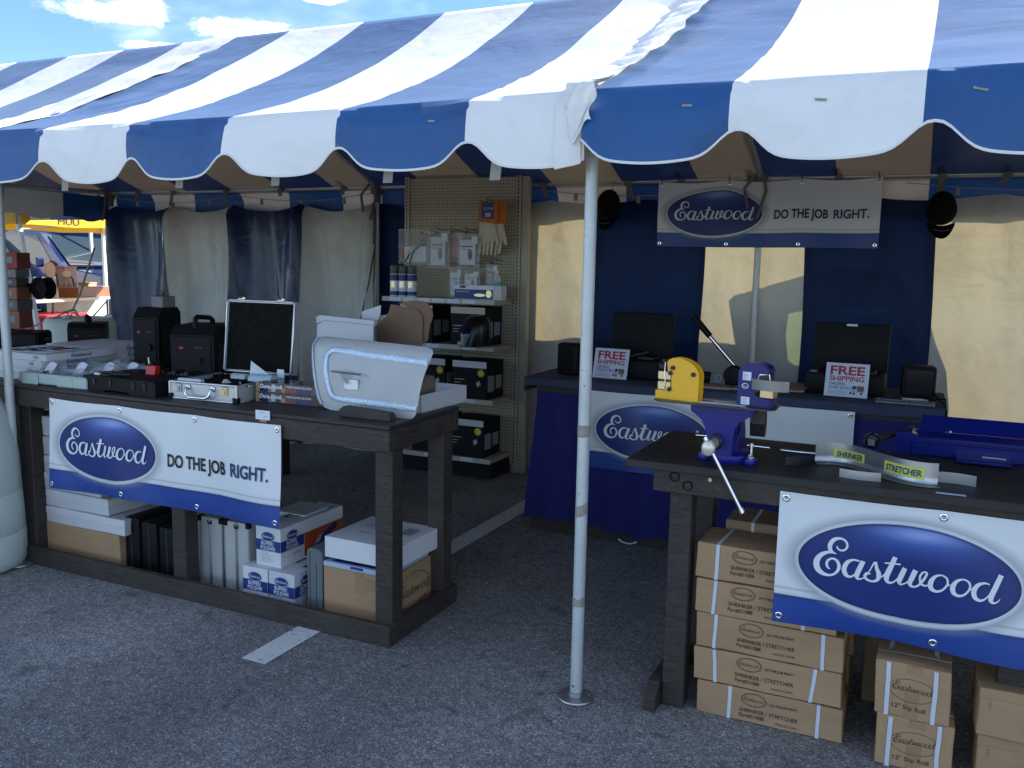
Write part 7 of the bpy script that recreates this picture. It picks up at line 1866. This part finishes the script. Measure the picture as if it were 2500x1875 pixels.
# person bending down, half hidden by the curtain edge
def person(label, loc, rz):
    T = thing('person', label, 'person', loc, rz)
    def skin(name, vs, es, rs, m):
        me = bpy.data.meshes.new(name); me.from_pydata(vs, es, []); o = bpy.data.objects.new(name, me); COL.objects.link(o)
        sm = o.modifiers.new('s', 'SKIN'); su = o.modifiers.new('u', 'SUBSURF'); su.levels = 1; su.render_levels = 1
        for v, r_ in zip(me.skin_vertices[0].data, rs): v.radius = (r_, r_)
        me.skin_vertices[0].data[0].use_root = True
        bpy.context.view_layer.update()
        nm_ = bpy.data.meshes.new_from_object(o.evaluated_get(bpy.context.evaluated_depsgraph_get()))
        bpy.data.objects.remove(o)
        nm_.materials.append(m); nm_.polygons.foreach_set('use_smooth', [True]*len(nm_.polygons))
        q = bpy.data.objects.new(name, nm_); COL.objects.link(q); q.parent = T; return q
    sk = mat('skin', (0.36, 0.19, 0.13), 0.5)
    # pelvis 0, spine, chest, neck, head, arms, legs: bent well forward towards -x
    vs = [(0, 0, 0.88), (-0.16, 0, 1.02), (-0.36, 0, 1.08), (-0.48, 0, 1.06), (-0.55, 0, 1.05), (-0.66, 0, 1.03), (-0.70, 0, 0.98),
          (-0.38, 0.19, 1.04), (-0.47, 0.23, 0.80), (-0.58, 0.20, 0.60), (-0.64, 0.18, 0.53), (-0.38, -0.19, 1.04), (-0.46, -0.23, 0.80), (-0.60, -0.20, 0.62), (-0.66, -0.18, 0.55),
          (0.02, 0.10, 0.84), (-0.02, 0.11, 0.48), (0.05, 0.11, 0.10), (-0.10, 0.12, 0.03), (0.02, -0.10, 0.84), (-0.02, -0.11, 0.48), (0.05, -0.11, 0.10), (-0.10, -0.12, 0.03)]
    es = [(0, 1), (1, 2), (2, 3), (3, 4), (4, 5), (5, 6), (2, 7), (7, 8), (8, 9), (9, 10), (2, 11), (11, 12), (12, 13), (13, 14), (0, 15), (15, 16), (16, 17), (17, 18), (0, 19), (19, 20), (20, 21), (21, 22)]
    rs = [0.15, 0.135, 0.14, 0.07, 0.06, 0.10, 0.075, 0.065, 0.048, 0.036, 0.03, 0.065, 0.048, 0.036, 0.03, 0.095, 0.065, 0.045, 0.04, 0.095, 0.065, 0.045, 0.04]
    skin('body', vs, es, rs, sk)
    k = 1.14
    ti = [0, 1, 2, 7, 11]
    skin('shirt', [vs[0], vs[1], vs[2], vs[7], tuple(Vector(vs[7]).lerp(Vector(vs[8]), 0.55)), vs[11], tuple(Vector(vs[11]).lerp(Vector(vs[12]), 0.55))], [(0, 1), (1, 2), (2, 3), (3, 4), (2, 5), (5, 6)], [0.165, 0.155, 0.16, 0.082, 0.075, 0.082, 0.075], mat('bright blue shirt', (0.03, 0.14, 0.50), 0.8))
    skin('trousers', [vs[0], vs[15], vs[16], (0.05, 0.11, 0.16), vs[19], vs[20], (0.05, -0.11, 0.16)], [(0, 1), (1, 2), (2, 3), (0, 4), (4, 5), (5, 6)], [0.165, 0.11, 0.085, 0.075, 0.11, 0.085, 0.075], mat('grey trousers', (0.20, 0.22, 0.30), 0.85))
    p = MB(); p.lathe([(0.0, 0.07), (0.07, 0.06), (0.108, 0.01), (0.10, -0.05)], (-0.645, 0, 1.065), 16, cap=False); p.build('hair', mat('brown hair', (0.05, 0.03, 0.02), 0.7), T, True)
    p = MB(); p.cyl((-0.765, 0, 1.0), (-0.745, 0, 1.02), 0.012, 0.02, 8); p.build('nose', sk, T, True)
    for y in (-0.035, 0.035):
        p = MB(); p.lathe([(0.0, -0.01), (0.010, 0.0), (0.0, 0.01)], (-0.748, y, 1.035), 8, cap=False); p.build('eye', 'ink_black', T)
person('person in a bright blue shirt bending down beside the curtain edge', (-8.15, 7.62, 0.06), radians(-60))
T = thing('plastic_bag', 'greyish plastic bag with white goods on a stand left of the curtain', 'bag', (-7.75, 6.62, 0.0))
p = MB(); p.box(-0.4, 0.22, -0.15, 0.3, 0.0, 0.86, 0.01); p.build('stand', 'car_white', T)
p = MB(); p.grid(lambda u, v: Vector((-0.38+0.6*u, -0.1+0.3*v, 0.862+0.22*sin(pi*u)**0.7*sin(pi*v)+0.03*mnoise.noise(Vector((u*6, v*6, 1))))), 16, 12); p.build('bag_film', mat('lilac plastic', (0.36, 0.37, 0.48), 0.3), T, True)
T = thing('guy_rope', 'grey guy rope tied in a loose knot at the open left end of the tent', 'rope', (-7.72, 6.30, 0))
p = MB()
p.tube([(0.02, 0.10, 1.78), (0.0, 0.02, 1.55), (-0.03, -0.06, 1.30), (-0.06, -0.12, 1.16)], 0.010, 6)
p.tube([(-0.06, -0.12, 1.16), (-0.10, -0.16, 1.12), (-0.09, -0.12, 1.04), (-0.03, -0.06, 1.05), (-0.04, -0.11, 1.15), (-0.11, -0.2, 1.13)], 0.010, 6)
p.tube([(-0.06, -0.12, 1.16), (-0.2, -0.32, 1.04), (-0.42, -0.62, 0.88)], 0.008, 6)
p.tube([(-0.06, -0.12, 1.13), (0.04, 0.02, 0.98), (0.14, 0.15, 0.82)], 0.008, 6)
p.tube([(-0.07, -0.12, 1.12), (-0.12, -0.2, 0.96), (-0.03, -0.1, 0.86), (0.06, 0.0, 0.88)], 0.008, 6)
p.build('rope', 'rope', T, 60)

# ropes hanging from the corner fitting in front of the curtain
T = thing('hanging_ropes', 'dark ropes and grey pole hanging beside the pegboard in front of the white curtain', 'rope', (-4.47, 6.48, 0))
p = MB(); p.tube([(0.10, 0, 2.15), (0.105, 0, 1.82), (0.04, 0, 1.50), (-0.09, 0, 1.02)], 0.006, 6); p.tube([(0.105, 0, 1.82), (0.08, 0.02, 1.5), (0.09, 0.02, 1.0)], 0.006, 6); p.build('rope', mat('dark rope', (0.07, 0.065, 0.06), 0.9), T, 60)
p = MB(); p.tube([(0.10, -0.01, 2.18), (0.108, -0.01, 2.0), (0.10, -0.01, 1.84)], 0.010, 6); p.build('chain', 'steel_dark', T)

# unseen, added behind the back wall only to throw shadows on the wall panels
T = thing('shade_trailer', 'unseen box trailer added behind the left sidewall to shade it', 'trailer', (-5.3, 8.25, 0), 0)
p = MB(); p.box(-3.0, 2.98, -0.95, 0.95, 0.45, 2.75, 0.04); p.build('body', 'car_white', T)
p = MB(); p.box(-2.9, 2.9, -0.85, 0.85, 0.0, 0.449); p.build('chassis', 'rubber', T)
T = thing('shadow_board', 'unseen board with a window hole, added to shadow the lit wall panels', 'board', (-1.4, 7.02, 0), 0)  # unseen; outline shaped to throw the dark silhouette on the wall
dx_, dz_ = 0.30, 0.305
def sh(x, z): return (x+dx_+1.4, z+dz_)
p = MB()
p.prism_y([(-2.0, 0.0), sh(0.10, -0.3), sh(0.15, 0.45), sh(0.16, 0.75), sh(0.12, 1.0), sh(0.04, 1.18), sh(-0.02, 1.36), sh(-0.25, 1.66), sh(-0.55, 1.69), sh(-0.80, 1.63)] +
          [sh(-0.80, 1.42), sh(-0.88, 1.40), sh(-0.935, 1.36), sh(-0.945, 1.20), sh(-0.92, 1.02), sh(-0.88, 0.985), sh(-0.80, 0.955)] +
          [sh(-0.799, 0.40), sh(-2.6, 0.40), (-2.0, 0.4)], -0.03, 0.03)
p.bm.free(); p = MB()
p.prism_y([sh(-3.2, -0.3), sh(0.10, -0.3), sh(0.15, 0.45), sh(0.16, 0.75), sh(0.12, 1.0), sh(0.04, 1.18), sh(-0.02, 1.36), sh(-0.10, 1.40), sh(-0.25, 0.93), sh(-0.80, 0.965), sh(-0.88, 0.985), sh(-0.92, 1.02), sh(-0.945, 1.20), sh(-0.935, 1.36), sh(-0.88, 1.40), sh(-0.80, 1.42), sh(-0.25, 1.5), sh(-0.10, 1.42), sh(-0.02, 1.38), sh(-0.25, 1.68), sh(-0.55, 1.70), sh(-0.80, 1.64), sh(-1.32, 1.48), sh(-1.235, 1.115), sh(-3.2, 1.06)], -0.03, 0.03)
p.build('board', 'bench', T)
p = MB(); p.prism_y([sh(-0.12, 1.42), sh(-0.25, 0.94), sh(-0.80, 0.97), sh(-0.92, 1.03), sh(-0.94, 1.2), sh(-0.93, 1.35), sh(-0.80, 1.41)], -0.002, 0.002)
gm = bpy.data.materials.new('green tinted glass'); gm.use_nodes = True; t_ = NT(gm.node_tree)
tb_ = t_.node('ShaderNodeBsdfTransparent'); tb_.inputs[0].default_value = (0.72, 0.86, 0.66, 1); t_.l.new(tb_.outputs[0], t_.n['Material Output'].inputs[0])
p.build('tint_pane', gm, T)  # unseen pane added to tint the sun through the hole green
